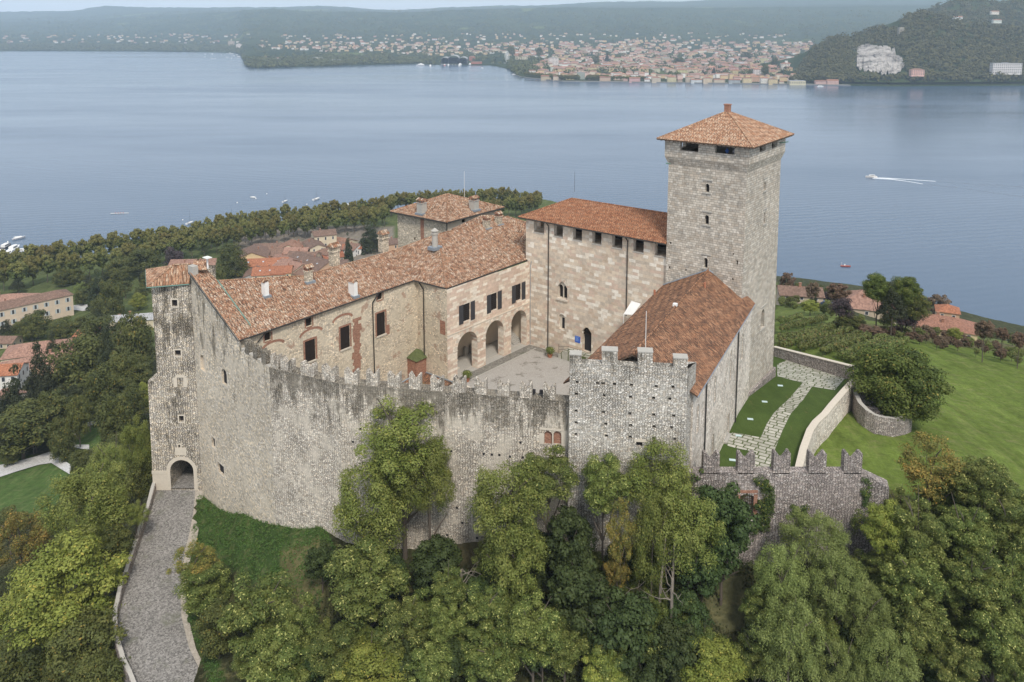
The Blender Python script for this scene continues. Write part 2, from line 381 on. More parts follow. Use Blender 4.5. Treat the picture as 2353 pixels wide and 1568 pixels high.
M['hallwall'] = rubble('whitewashed_rubble', [(.74, .67, .58), (.82, .76, .68), (.66, .59, .51), (.86, .82, .75), (.70, .61, .52), (.50, .45, .39)], (.33, .28, .22), 3.8, 3.0, .09, patch=(1, .66, .5), plaster=((.80, .74, .66), .54), bump=.6)
M['keep'] = rubble('beige_rubble', [(.62, .54, .42), (.72, .64, .51), (.54, .48, .38), (.76, .66, .51), (.46, .41, .34)], (.20, .165, .125), 2.8, 4.8, .11, patch=(1, .66, .4), plaster=((.70, .61, .46), .6))
M['roofA'] = tiles('salmon_clay_tiles', [(.085, .052, .038), (.25, .12, .07), (.40, .20, .115), (.50, .34, .22), (.30, .14, .08), (.58, .46, .34), (.19, .11, .07), (.43, .245, .15), (.64, .55, .44)], lichen=.45)
M['roofB'] = tiles('orange_clay_tiles', [(.21, .085, .048), (.33, .14, .07), (.43, .20, .105), (.27, .11, .06), (.48, .27, .16), (.24, .10, .055)], lichen=.38)
M['roofC'] = tiles('brown_clay_tiles', [(.09, .052, .036), (.17, .085, .052), (.36, .18, .10), (.21, .11, .065), (.46, .26, .155), (.13, .075, .05), (.39, .20, .11)], .36, .62, lichen=.5)
M['roofD'] = tiles('pale_clay_tiles', [(.22, .115, .07), (.40, .21, .125), (.53, .33, .21), (.62, .47, .34), (.33, .165, .095), (.49, .27, .16)], lichen=.45)
M['wood'] = plain('dark_brown_timber', (.028, .021, .018), .7, var=.3, scale=8)
M['shut'] = plain('dark_grey_shutter_paint', (.055, .055, .06), .6, var=.2)
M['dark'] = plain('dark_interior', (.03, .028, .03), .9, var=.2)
M['glass'] = plain('old_window_glass', (.02, .02, .022), .15, .5)
M['metal'] = plain('dark_gutter_metal', (.05, .048, .045), .45, .5, .3)
M['lead'] = plain('grey_lead_flashing', (.28, .32, .36), .5, .4, .3)
M['copper'] = plain('green_copper_gutter', (.16, .27, .23), .6)
M['brick'] = ashlar('old_red_brick', [(.36, .15, .09), (.28, .11, .07), (.45, .22, .14), (.5, .3, .2)], .3, .1, (.4, .33, .26), .02)
M['stone'] = plain('light_dressed_stone', (.60, .54, .45), .9, var=.16, scale=4)
M['stoneg'] = plain('grey_dressed_stone', (.42, .40, .36), .9, var=.2, scale=4)
M['render'] = plain('cream_render', (.62, .53, .42), .95, var=.1, scale=1.2)
M['white'] = plain('white_paint', (.78, .77, .74), .5)
M['eave'] = plain('brown_eave_boards', (.10, .07, .05), .9, var=.3)
M['pot'] = plain('terracotta_pot', (.40, .17, .10), .8)

def mk_gravel(name, a, b, sc, stone=None, speck=.5, bump=.4):
    m = NT(name, .95, .1); P = m.pos()
    c = m.mix(m.noise(P, .35, 6, .65), a, b)
    vo = m.n('TexVoronoi', {'Vector': P, 'Scale': sc}); s = m.n('SeparateColor', {0: vo.outputs['Color']})
    v = m.math('ADD', m.math('MULTIPLY', s.outputs[0], speck), 1 - speck / 2)
    c = m.mix(1.0, c, m.n('CombineColor', {0: v, 1: v, 2: v}).outputs[0], 'MULTIPLY')
    if stone:
        st = m.ramp(m.noise(m.vm('ADD', P, (5, 9, 0)), .5, 7, .7), [(.56, 0), (.66, 1)]); c = m.mix(m.math('MULTIPLY', st, .8), c, stone)
    m.col(c); m.bump(vo.outputs['Distance'], bump, .08); return m.mat
M['court'] = mk_gravel('pale_courtyard_gravel', (.33, .31, .28), (.43, .405, .37), 9, (.14, .125, .10), .25)
M['cobble'] = mk_gravel('grey_river_cobbles', (.17, .16, .148), (.29, .275, .255), 6.5, (.17, .17, .13), .9, .8)
M['cobstrip'] = mk_gravel('dark_cobble_border', (.17, .16, .14), (.26, .245, .215), 6, (.12, .13, .09), .6)
M['dirtpath'] = mk_gravel('beige_trodden_earth', (.33, .29, .24), (.42, .38, .32), 5, None, .3)
M['gravelpath'] = mk_gravel('white_gravel_path', (.46, .45, .43), (.60, .59, .57), 4, None, .35)
def mk_flag():
    m = NT('irregular_flagstones', .85, .2); P = m.n('Mapping', {'Vector': m.pos(), 'Rotation': (0, 0, rad(32))}).outputs[0]
    b = m.n('TexBrick', {'Vector': m.vm('ADD', P, m.vm('MULTIPLY', m.n('TexNoise', {'Vector': P, 'Scale': .7}).outputs['Color'], (.55, .35, 0))), 'Scale': 1, 'Color1': (0, 0, 0, 1), 'Color2': (1, 1, 1, 1), 'Mortar Size': .085, 'Brick Width': 1.35, 'Row Height': .78, 'Mortar Smooth': .2}, offset=.4, squash=.75, squash_frequency=3)
    c = m.ramp(b.outputs[0], [(0, (.34, .33, .27)), (.5, (.44, .425, .36)), (1, (.52, .50, .43))])
    c = m.mix(1, c, m.ramp(m.noise(P, 1.5, 6, .7), [(.3, .8), (.7, 1.12)]), 'MULTIPLY')
    c = m.mix(b.outputs['Fac'], c, m.mix(m.noise(P, 6, 3), (.06, .09, .022), (.12, .13, .06))); m.col(c)
    m.bump(m.math('MULTIPLY', b.outputs['Fac'], -1), .5, .05); return m.mat
M['flag'] = mk_flag()
def mk_grass(name, a, b, dry=None, dt=.6, fine=9):
    m = NT(name, .95, .05); P = m.pos()
    c = m.mix(m.noise(P, .12, 6, .6), a, b)
    c = m.mix(1, c, m.ramp(m.noise(P, fine, 5, .8), [(.25, .62), (.75, 1.3)]), 'MULTIPLY')
    c = m.mix(1, c, m.ramp(m.noise(m.vm('MULTIPLY', P, (1, .35, 1)), .8, 4, .7), [(.3, .86), (.7, 1.12)]), 'MULTIPLY')
    if dry: c = m.mix(m.math('MULTIPLY', m.ramp(m.noise(m.vm('MULTIPLY', P, (1.6, .5, 1)), .5, 8, .72), [(dt, 0), (dt + .08, 1)]), .7), c, dry)
    m.col(c); m.bump(m.noise(P, fine * 1.5, 5, .8), .5, .15); return m.mat
M['lawn'] = mk_grass('mown_green_lawn', (.046, .082, .020), (.092, .128, .036), (.13, .13, .05), .60)
M['grassbank'] = mk_grass('long_bank_grass', (.045, .095, .020), (.07, .125, .028), (.22, .17, .10), .60, 5)
M['meadow'] = mk_grass('hill_meadow', (.105, .165, .035), (.15, .215, .055), (.30, .25, .12), .63, 5)

# ---------------------------------------------------------------- square tower with pyramid roof
N_ = aty(1732, 340, 105); ZE = N_[2]; L_ = atz(1509, 319, ZE); R_ = atz(1824, 309, ZE)
tu = unit(L_ - N_); tv = unit(R_ - N_)
def tbox(o): n = N_ + tu * o + tv * o; l = L_ - tu * o + tv * o; r = R_ + tu * o - tv * o; return n, l, r, l + r - n
T = thing('square_tower', 'tall square pale stone tower with low pyramid tiled roof at the right of the castle', 'tower', (32, 112, 96))
n, l, r, bk = tbox(1.35); n2, l2, r2, b2 = tbox(.9)
mb = MB()
PA = Plane(l, n); PR = Plane(n, r)
def holes_px(pl, rects, arch=False, pointed=False, zc='z7', pad=0):
    out = []
    for x0, y0, x1, y1 in rects:       # left, top, right, bottom in the crop
        s0, zb = pl.sz(*Z(zc, x0, y1)); s1, zt = pl.sz(*Z(zc, x1, y0)); sm, zb2 = pl.sz(*Z(zc, (x0 + x1) / 2, y1)); _, zt2 = pl.sz(*Z(zc, (x0 + x1) / 2, y0))
        out.append(arc_hole(s0, s1, zb2, zt2, pointed=pointed) if arch else rect(s0, s1, zb2, zt2))
    return out
hA = holes_px(PA, [(546, 606, 575, 664), (541, 820, 572, 884), (536, 1112, 564, 1180)], True)
hAs = holes_px(PA, [(757, 1128, 771, 1158), (733, 1078, 742, 1092), (298, 1168, 309, 1186), (409, 1188, 421, 1202), (303, 1002, 317, 1018), (728, 1250, 740, 1264)])
panel(mb, PA, [(0, 90), (PA.L, 90), (PA.L, 130.4), (0, 130.4)], hA + hAs, .9, 0)
hR = holes_px(PR, [(945, 590, 960, 650), (943, 800, 958, 875)], True, True) + holes_px(PR, [(1467, 417, 1497, 543)], True, False, 'B4')
panel(mb, PR, [(0, 90), (PR.L + .9, 90), (PR.L, 130.4), (0, 130.4)], hR, .9, 0)
mb.poly([(l[0], l[1], 90), (l[0], l[1], 130.4), (bk[0], bk[1], 130.4), (bk[0], bk[1], 90)])
mb.poly([(bk[0], bk[1], 90), (bk[0], bk[1], 130.4), (r[0], r[1], 130.4), (r[0], r[1], 90)])
# corbelled head
q1 = [n, l, bk, r]; q2 = [n2, l2, b2, r2]
for i in range(4):
    j = (i + 1) % 4
    mb.poly([(q1[j][0], q1[j][1], 130.4), (q1[i][0], q1[i][1], 130.4), (q2[i][0], q2[i][1], 131.6), (q2[j][0], q2[j][1], 131.6)])
PA2 = Plane(l2, n2); PR2 = Plane(n2, r2)
hT = []
for x0, x1, yb in ((375, 500, 384), (613, 746, 402)):
    s0, _ = PA2.sz(*Z('z7', x0, yb)); s1, _ = PA2.sz(*Z('z7', x1, yb)); _, zb = PA2.sz(*Z('z7', (x0 + x1) / 2, yb)); hT.append(rect(s0, s1, zb, ZE - .35))
hT2 = []
for x0, x1, yb in ((918, 958, 385), (1000, 1038, 360)):
    s0, _ = PR2.sz(*Z('z7', x0, yb)); s1, _ = PR2.sz(*Z('z7', x1, yb)); _, zb = PR2.sz(*Z('z7', (x0 + x1) / 2, yb)); hT2.append(rect(s0, s1, zb, ZE - .35))
panel(mb, PA2, [(0, 131.6), (PA2.L, 131.6), (PA2.L, ZE), (0, ZE)], hT, .6, 0, back=.6)
panel(mb, PR2, [(.6, 131.6), (PR2.L, 131.6), (PR2.L, ZE), (.6, ZE)], hT2, .6, 0, back=.6)
PB2 = Plane(r2, b2); PC2 = Plane(b2, l2)
for P_ in (PB2, PC2):
    hb = [rect(P_.L * f, P_.L * f + 2.3, 132.3, ZE - .35) for f in (.18, .6)]
    panel(mb, P_, [(.6, 131.6), (P_.L - .6, 131.6), (P_.L - .6, ZE), (.6, ZE)], hb, .6, 0, back=.6)
mb.poly([(p[0], p[1], 131.7) for p in (n2, r2, b2, l2)])
mb.build('wall', M['tower'], T)
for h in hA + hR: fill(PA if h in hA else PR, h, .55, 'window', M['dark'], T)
mb = MB()
for h in hA + hR:                      # sills and hood stones
    P_ = PA if h in hA else PR; s0 = min(x for x, z in h); s1 = max(x for x, z in h); z0 = min(z for x, z in h); z1 = max(z for x, z in h)
    for q_ in ((s0 - .35, s1 + .35, z0 - .22, z0 - .03, .003, .16), (s0 - .35, s1 + .5, z1 + .45, z1 + .62, .003, .12)): mb = MB(); slab_on(P_, *q_, mb); mb.build('window_sill' if q_[2] < z0 else 'hood_stone', M['stoneg'], T)
apex = (L_ + R_) / 2; apz = aty(1672, 256, apex[1])[2]; apex = V(apex[0], apex[1], apz)
cs = [N_, L_, L_ + R_ - N_, R_]
rf = tile_roof('roof', [[cs[i], cs[(i + 1) % 4], apex] for i in range(4)], [M['roofD'], M['eave']], T, under=1)
ridge([(c, apex) for c in cs], rf, M['roofD'])
mb = MB(); mb.box(apex + V(0, 0, -.3), (.75, .75, 1.25), tu); mb.box(apex + V(0, 0, .95), (.95, .95, .12), tu); mb.build('chimney', M['brick'], rf)
mb = MB()
for a, b in ((N_, L_), (N_, R_)):
    for k in range(1, 22): p = a + (b - a) * k / 22.0 - V(0, 0, .2); d = unit(V(*((tv if b is L_ else tu) * 1))); mb.tube(p + d * .05, p + d * .9, .06, n=4)
mb.build('rafter_ends', M['wood'], rf)
mb = MB(); mb.tube(PR2.p(PR2.L * .82, 133.2), PR2.p(PR2.L * .82, 133.5, 1.3), .08); mb.build('water_spout', M['copper'], T); mb = MB(); mb.tube(PA2.p(.9, 130.6), PA2.p(.9, 130.8, 1.2), .1); mb.build('water_spout', M['copper'], T)
# plinth
mb = MB(); Pp = Plane(n + (n - l) * 0 , r)
slab_on(PR, .2, PR.L + 1.2, 93, 97.2, -.3, .35, mb); mb.build('plinth', M['terrwall'], T)

# ---------------------------------------------------------------- palace with open top gallery
PLc = atpl(*Z('z6', 181, 300), n + tv * .5, l + tv * .5)
PP = Plane(PLc, l + tv * .5); zP = 118.35
Pal = thing('palace', 'large pink and cream stone palace with open gallery of square piers under an orange roof', 'palace', (12, 124, 96))
gal = []; zs = []
for x0, x1, yb in ((236, 308, 405), (375, 438, 432), (507, 571, 457), (642, 707, 488), (780, 852, 515), (927, 1001, 541), (1077, 1158, 568)):
    s0, _ = PP.sz(*Z('z6', x0, yb)); s1, _ = PP.sz(*Z('z6', x1, yb)); zs.append(PP.sz(*Z('z6', (x0 + x1) / 2, yb))[1]); gal.append((s0, min(s1, PP.L - .15)))
zg = sum(zs) / len(zs)
hg = [rect(a, b, zg, zP - .15) for a, b in gal]
hw = holes_px(PP, [(400, 735, 470, 864)], True, True, 'z6'); hs = holes_px(PP, [(410, 972, 452, 1076)], True, False, 'z6'); hd = holes_px(PP, [(571, 1060, 638, 1238)], True, True, 'z6')
mb = MB(); panel(mb, PP, [(0, 90), (PP.L, 90), (PP.L, zP), (0, zP)], hg + hw + hs + hd, .9, 0)
pd = 11.5
def pq(t, d, z): return PP.p(t, z, -d)
mb.poly([pq(0, 0, 90), pq(0, 0, zg), pq(0, pd, zg), pq(0, pd, 90)])
mb.poly([pq(0, pd, 90), pq(0, pd, zg), pq(PP.L, pd, zg), pq(PP.L, pd, 90)])
mb.poly([pq(0, .9, zg - .02), pq(PP.L, .9, zg - .02), pq(PP.L, pd, zg - .02), pq(0, pd, zg - .02)])
for k, d in enumerate((1.6, 5.0, 8.6)):      # end piers of the gallery, with the lake behind them
    a, b = (0, .9) if k == 0 else (d, d + 1.2)
for d0, d1 in ((0, 1.0), (3.0, 4.2), (6.2, 7.4), (pd - 1, pd)):
    q = [pq(0, d0, 0)[:2], pq(.9, d0, 0)[:2], pq(.9, d1, 0)[:2], pq(0, d1, 0)[:2]]
    if d0 > 0: mb.prism(q, zg, zP)
for k in range(8):
    t = 1.5 + k * (PP.L - 3) / 7; q = [pq(t, pd - .9, 0)[:2], pq(t + 1.6, pd - .9, 0)[:2], pq(t + 1.6, pd, 0)[:2], pq(t, pd, 0)[:2]]; mb.prism(q, zg, zP)
mb.poly([pq(0, pd - .0, zP - .05), pq(PP.L, pd, zP - .05), pq(PP.L, .9, zP - .05), pq(0, .9, zP - .05)])
mb.build('wall', M['palace'], Pal)
for a, b in gal: mb = MB(); slab_on(PP, a - .05, b + .05, zg - .12, zg + .03, -.4, .06, mb); mb.build('gallery_sill', M['stoneg'], Pal)
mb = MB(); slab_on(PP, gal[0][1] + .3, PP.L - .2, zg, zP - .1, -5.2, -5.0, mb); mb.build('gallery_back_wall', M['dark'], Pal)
# twin lancet window
h = hw[0]; s0, s1 = min(x for x, z in h), max(x for x, z in h); z0 = min(z for x, z in h); z1 = max(z for x, z in h); w = s1 - s0
P3 = Plane(PP.p(0, 0, -.3)[:2], PP.p(PP.L, 0, -.3)[:2]); mb = MB()
lan = [arc_hole(s0 + .06, s0 + w * .47, z0 + .02, z1 - .75), arc_hole(s0 + w * .53, s1 - .06, z0 + .02, z1 - .75)]
panel(mb, P3, [(x, z) for x, z in h], lan, .2, 0, back=.2); W_ = mb.build('window', M['stone'], Pal); fill(P3, h, .5, 'pane', M['glass'], W_)
mb = MB(); slab_on(PP, s0 - .1, s1 + .15, z0 - .3, z0 - .02, .003, .25, mb)
for k in range(9):                       # pale and pink arch stones
    t0, t1 = math.pi * k / 9, math.pi * (k + 1) / 9; c = (s0 + s1) / 2; rr = w / 2
    def ap(t, R_): return (c + R_ * math.cos(t), z1 - rr * 1.15 + (1 - abs(math.cos(t)) ** 1.35 * .999) * rr * 1.15 + (R_ - rr) * math.sin(t) * 1.0)
    P4 = [ap(t0, rr), ap(t0, rr + .55), ap(t1, rr + .55), ap(t1, rr)]
    mb.poly([PP.p(x, z, .012) for x, z in P4], k % 2)
mb.build('window_arch', [M['stone'], M['loggia']], Pal)
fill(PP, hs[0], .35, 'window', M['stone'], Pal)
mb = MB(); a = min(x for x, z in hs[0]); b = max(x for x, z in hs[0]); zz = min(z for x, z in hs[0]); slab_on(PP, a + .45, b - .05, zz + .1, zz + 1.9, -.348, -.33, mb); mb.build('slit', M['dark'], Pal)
# door
h = hd[0]; s0, s1 = min(x for x, z in h), max(x for x, z in h); z0 = min(z for x, z in h); z1 = max(z for x, z in h)
D_ = fill(PP, h, .8, 'door', M['dark'], Pal); zDoor = z0
mb = MB(); slab_on(PP, s0 + .03, s1 - .03, z0 + (z1 - z0) * .66, z0 + (z1 - z0) * .74, -.6, -.45, mb); slab_on(PP, s0 + .03, s1 - .03, z0 + (z1 - z0) * .76, z1 - .35, -.62, -.55, mb); mb.build('door_lintel', M['wood'], D_)
mb = MB(); slab_on(PP, s1 - .38, s1 - .06, z0 + .25, z0 + (z1 - z0) * .66, -.7, -.62, mb); mb.build('curtain', M['white'], D_)
# roof
e1 = PP.p(-1.0, zP + .25, .9); e2 = PP.p(PP.L + .1, zP + .25, .9); hwid = pd / 2 + .9; rz = zP + .25 + hwid * .43
g1 = PP.p(-1.0 + hwid * .95, rz, .9 - hwid); g2 = PP.p(PP.L + .1, rz, .9 - hwid); e3 = PP.p(-1.0, zP + .25, .9 - 2 * hwid); e4 = PP.p(PP.L + .1, zP + .25, .9 - 2 * hwid)
rf = tile_roof('roof', [[e1, e2, g2, g1], [e3, g1, g2, e4], [e3, e1, g1]], [M['roofB'], M['eave']], Pal)
ridge([(g1, g2), (e1, g1)], rf, M['roofB'])
pipe([e1 - V(0, 0, .12), e2 - V(0, 0, .12)], .09, rf, M['metal'], 'gutter')
mb = MB(); a = atz(*Z('z6', 519, 118), rz); mb.tube(a, a + V(0, 0, 3.6), .03, .02, 5); mb.build('lightning_rod', M['metal'], rf)
for x, y0, y1 in ((342, 322, 1203), (893, 415, 985)):
    s_, zt = PP.sz(*Z('z6', x, y0 + 15)); _, zb = PP.sz(*Z('z6', x, y1)); pipe([PP.p(s_ - .1, zP + .15, .8), PP.p(s_, zP - .6, .14), PP.p(s_, max(zb, 96.5), .14)], .085, Pal, M['metal'])
SG = MB(); s0, zb = PP.sz(*Z('z6', 523, 1158)); s1, zt = PP.sz(*Z('z6', 560, 1128)); slab_on(PP, s0, s1, zb - .15, zt - .05, .01, .05, SG)
sg = SG.build('information_sign', plain('blue_sign_paint', (.05, .13, .50), .5), None); tag(sg, 'small blue information sign on the palace wall left of the dark doorway', 'sign')
mb = MB()
for k in range(4): slab_on(PP, s0 + .12, s1 - .15 - .2 * (k % 2), zt - .25 - .2 * k, zt - .19 - .2 * k, .052, .056, mb)
ORG[sg.name] = V(0, 0, 0); mb.build('lettering', plain('pale_blue_print', (.30, .45, .75), .5), sg)

# ---------------------------------------------------------------- loggia wing
ZC_ = 96.4; A_ = atz(1217.5, 791, ZC_); B_ = atz(1029, 880, ZC_); PL = Plane(B_, A_); ZL = 111.1
J_ = atz(951.3, 645, ZL + .1); Jw = V(J_[0] + .35, J_[1] + .9, 0); PS = Plane(Jw, B_)
Lg = thing('arcaded_wing', 'pink stone courtyard wing with three tall round arches and shuttered windows above', 'building', (-3, 123, 96))
arch = []
for xl, xr, yb, xt, yt in ((1188, 1368, 900, 1275, 516), (1440, 1602, 770, 1520, 412), (1668, 1806, 660, 1745, 314)):
    s0, _ = PL.sz(*Z('B2', xl, yb)); s1, _ = PL.sz(*Z('B2', xr, yb - 60)); zt = PL.sz(*Z('B2', xt, yt))[1]; arch.append(arc_hole(s0, s1, 94.9, zt, n=14))
za = sum(max(z for x, z in h) for h in arch) / 3
arch = [arc_hole(min(x for x, z in h), max(x for x, z in h), 94.9, za, n=14) for h in arch]
win = holes_px(PL, [(1240, 263, 1302, 418), (1487, 165, 1545, 318), (1708, 75, 1760, 226)], zc='B2')
zw0 = sum(min(z for x, z in h) for h in win) / 3; zw1 = sum(max(z for x, z in h) for h in win) / 3; win = [rect(min(x for x, z in h), max(x for x, z in h), zw0, zw1) for h in win]
mb = MB(); panel(mb, PL, [(0, 94.8), (PL.L + .3, 94.8), (PL.L + .3, ZL), (0, ZL)], arch + win, 1.25, 0)
# porch: back wall, ceiling and ends
dB = 5.5
mb.poly([PL.p(.9, 96.4, -1.25), PL.p(.9, za + .5, -1.25), PL.p(.9, za + .5, -dB), PL.p(.9, 96.4, -dB)][::-1], 1)
mb.poly([PL.p(.9, 96.3, -dB), PL.p(PL.L, 96.3, -dB), PL.p(PL.L, za + .5, -dB), PL.p(.9, za + .5, -dB)], 1)
mb.poly([PL.p(.9, za + .5, -.9), PL.p(PL.L, za + .5, -.9), PL.p(PL.L, za + .5, -dB), PL.p(.9, za + .5, -dB)][::-1], 1)
mb.poly([PL.p(PL.L, 96.3, -.9), PL.p(PL.L, 96.3, -dB), PL.p(PL.L, za + .5, -dB), PL.p(PL.L, za + .5, -.9)], 1)
panel(mb, Plane(PL.p(0, 0, -1.25)[:2], PL.p(PL.L, 0, -1.25)[:2]), [(.6, 96.4), (PL.L, 96.4), (PL.L, za + .5), (.6, za + .5)], [[(x, max(z, 96.45)) for x, z in h] for h in arch], .02, 1)
mb.build('wall', [M['loggia'], M['render']], Lg)
mb = MB()
def rough_side(P_, z0, z1, mb, holes=()): panel(mb, P_, [(0, z0), (P_.L, z0), (P_.L, z1), (0, z1)], holes, .3, 0)
hb = holes_px(PS, [(1032, 412, 1078, 535)], zc='B2')
rough_side(PS, 88, ZL, mb); bw = PL.p(PL.L, 0, -13.4); jw2 = PL.p(0, 0, -13.4)
mb.poly([(jw2[0], jw2[1], 88), (jw2[0], jw2[1], ZL), (bw[0], bw[1], ZL), (bw[0], bw[1], 88)])
mb.poly([(jw2[0], jw2[1], 88), (Jw[0], Jw[1], 88), (Jw[0], Jw[1], ZL), (jw2[0], jw2[1], ZL)])
mb.build('side_wall', M['wing'], Lg)
mb = MB(); slab_on(PS, min(x for x, z in hb[0]), max(x for x, z in hb[0]), min(z for x, z in hb[0]), max(z for x, z in hb[0]), .004, .02, mb); mb.build('brick_patch', M['brick'], Lg)
mb = MB(); slab_on(PL, -.0, PL.L, zw0 - 1.25, zw0 - 1.08, .003, .07, mb)
for h in arch:
    a, b = min(x for x, z in h), max(x for x, z in h); sp = za - (b - a) / 2
    for x0, x1 in ((a - .9, a + .0), (b - .0, b + .55)): slab_on(PL, x0, x1, sp - .15, sp + .08, .003, .09, mb)
mb.build('string_course', M['stone'], Lg)
for h in arch:                           # voussoirs, alternating cream and pink
    a, b = min(x for x, z in h), max(x for x, z in h); rr = (b - a) / 2; c = (a + b) / 2; sp = za - rr; mb = MB()
    for k in range(13):
        t0, t1 = math.pi * k / 13, math.pi * (k + 1) / 13
        mb.poly([PL.p(c + q * math.cos(t), sp + q * math.sin(t), .012) for q, t in ((rr, t0), (rr + .62, t0), (rr + .62, t1), (rr, t1))], k % 2)
    mb.build('arch_stones', [M['stone'], M['loggia']], Lg)
for h in win:
    W_ = fill(PL, h, .3, 'window', M['glass'], Lg); s0, s1 = h[0][0], h[1][0]
    mb = MB()
    for k in range(1, 9): slab_on(PL, s0, s1, zw0 + (zw1 - zw0) * k / 9 - .02, zw0 + (zw1 - zw0) * k / 9 + .02, -.29, -.25, mb)
    for k in range(5): x = s0 + (s1 - s0 - .06) * k / 4; slab_on(PL, x, x + .06, zw0, zw1, -.29, -.24, mb)
    mb.build('frame', M['wood'], W_)
    for a, b in ((s0 - .98, s0 - .06), (s1 + .06, s1 + .98)):
        mb = MB(); slab_on(PL, a, b, zw0 - .12, zw1 + .05, .03, .09, mb)
        for k in range(12): z_ = zw0 + .05 + k * (zw1 - zw0 - .2) / 12; slab_on(PL, a + .08, b - .08, z_, z_ + .06, .09, .11, mb)
        mb.build('shutter', M['shut'], Lg)
# loggia roof
eB = atz(1026.5, 663, ZL + .15); eC = atz(1228, 591, ZL + .15); eJ = atz(951.3, 644, ZL + .15)
best = None
dirL = unit(eC - eB)
for zz in np.arange(112.5, 118, .05):
    q = atz(1007.4, 538.6, zz); pr = abs(np.cross(dirL[:2], (q - eB)[:2])); sl_ = (zz - eB[2]) / pr
    if best is None or abs(sl_ - .42) < best[0]: best = (abs(sl_ - .42), zz, pr)
zLr = best[1]; LA1 = atz(1007.4, 538.6, zLr); LA2 = atz(1167.7, 497.3, zLr)
LV = at3(899.6, 578.3, eJ, eB, LA1)
LX = at3(*Z('f5', 2176, 520), eB, eC, LA1)
bk1 = LA1 + PL.n * -6.5 + V(0, 0, -2.7); bk2 = LA2 + PL.n * -6.5 + V(0, 0, -2.7)
LY = atz(*Z('f5', 2182, 338), zLr - .4)
lowB = LV + V(-1.5, 3.0, -3)
rf = tile_roof('roof', [[eJ, eB, LA1, LV], [eB, eC, LX, LA2, LA1], [LA1, LA2, bk2, bk1], [LV, LA1, bk1, lowB], [LA2, LX, LY]], [M['roofA'], M['eave']], Lg)
ridge([(eB, LA1), (LA1, LA2), (LV, LA1)], rf, M['roofD'])
pipe([eJ - V(0, 0, .12), eB - V(0, 0, .12), eC - V(0, 0, .12)], .1, rf, M['metal'], 'gutter')
s_, _ = PS.sz(*Z('B2', 890, 200)); pipe([PS.p(s_ - .8, ZL, .5), PS.p(s_, ZL - 1.2, .16), PS.p(s_, 95.5, .16)], .09, Lg, M['metal'])
pipe([PL.p(PL.L - .15, ZL, .4), PL.p(PL.L - .12, ZL - 1, .2), PL.p(PL.L - .12, 96.5, .2)], .09, Lg, M['lead'])
def chimney_at(px, py, roof_pts, parent, w=.9, hh=1.9, kind='brick', name='chimney', rot=None, d=None):
    c = at3(px, py, *roof_pts); ax = PL.d if rot is None else rot; d = d or w
    o = None; mb = MB(); mb.box(c - V(0, 0, .5), (w, d, hh + .5), ax)
    mb.box(c + V(0, 0, hh), (w + .2, d + .2, .12), ax)
    o = mb.build(name, M[{'brick': 'keep', 'white': 'stone', 'grey': 'stoneg', 'render': 'render'}[kind]], parent)
    mb = MB(); mb.box(c - V(0, 0, .25), (w + .5, d + .5, .32), ax); mb.build('flashing', M['lead'], o) if False else None
    mb = MB(); axv = V(ax[0], ax[1], 0); ay = V(-ax[1], ax[0], 0); zt = hh + .12 + .5
    # open lantern of little piers under a small tiled gable
    for i, j in ((-1, -1), (-1, 0), (-1, 1), (1, -1), (1, 0), (1, 1), (0, -1), (0, 1)): mb.box(c + axv * (w / 2 - .07) * i + ay * (d / 2 - .07) * j + V(0, 0, hh + .12), (.14, .14, .5), ax)
    a = [c + axv * (w / 2 + .18) * i + ay * (d / 2 + .18) * j + V(0, 0, zt) for i, j in ((-1, -1), (1, -1), (1, 1), (-1, 1))]
    t0 = c - axv * (w / 2 + .18) + V(0, 0, zt + .42); t1 = c + axv * (w / 2 + .18) + V(0, 0, zt + .42)
    mb.poly([a[0], a[1], t1, t0], 1); mb.poly([a[2], a[3], t0, t1], 1); mb.poly([a[1], a[2], t1], 0); mb.poly([a[3], a[0], t0], 0); mb.poly(a[::-1], 0)
    ORGo = mb.build('chimney_cap', [M['brick'] if kind != 'white' else M['stone'], M['roofA']], parent)
    mb = MB(); mb.box(c - V(0, 0, .28), (w + .55, d + .55, .36), ax); mb.build('flashing', M['lead'], parent)
F2 = (eB, eC, LA1)
chimney_at(*Z('f5', 1893, 385), F2, rf, .95, 1.3); chimney_at(*Z('f5', 1980, 358), F2, rf, .95, 1.4)
c = at3(*Z('f5', 1520, 520), *F2); mb = MB(); mb.tube(c - V(0, 0, .6), c + V(0, 0, 2.1), .5, .46, 14); mb.tube(c + V(0, 0, 2.1), c + V(0, 0, 2.25), .6, .6, 14)
mb.tube(c + V(0, 0, 2.25), c + V(0, 0, 2.65), .42, .42, 10); mb.tube(c + V(0, 0, 2.65), c + V(0, 0, 3.1), .62, .1, 14); mb.build('round_chimney', M['stoneg'], rf)
mb = MB(); mb.box(c - V(0, 0, .45), (1.9, 1.5, .5), PL.d); mb.build('flashing', M['lead'], rf)
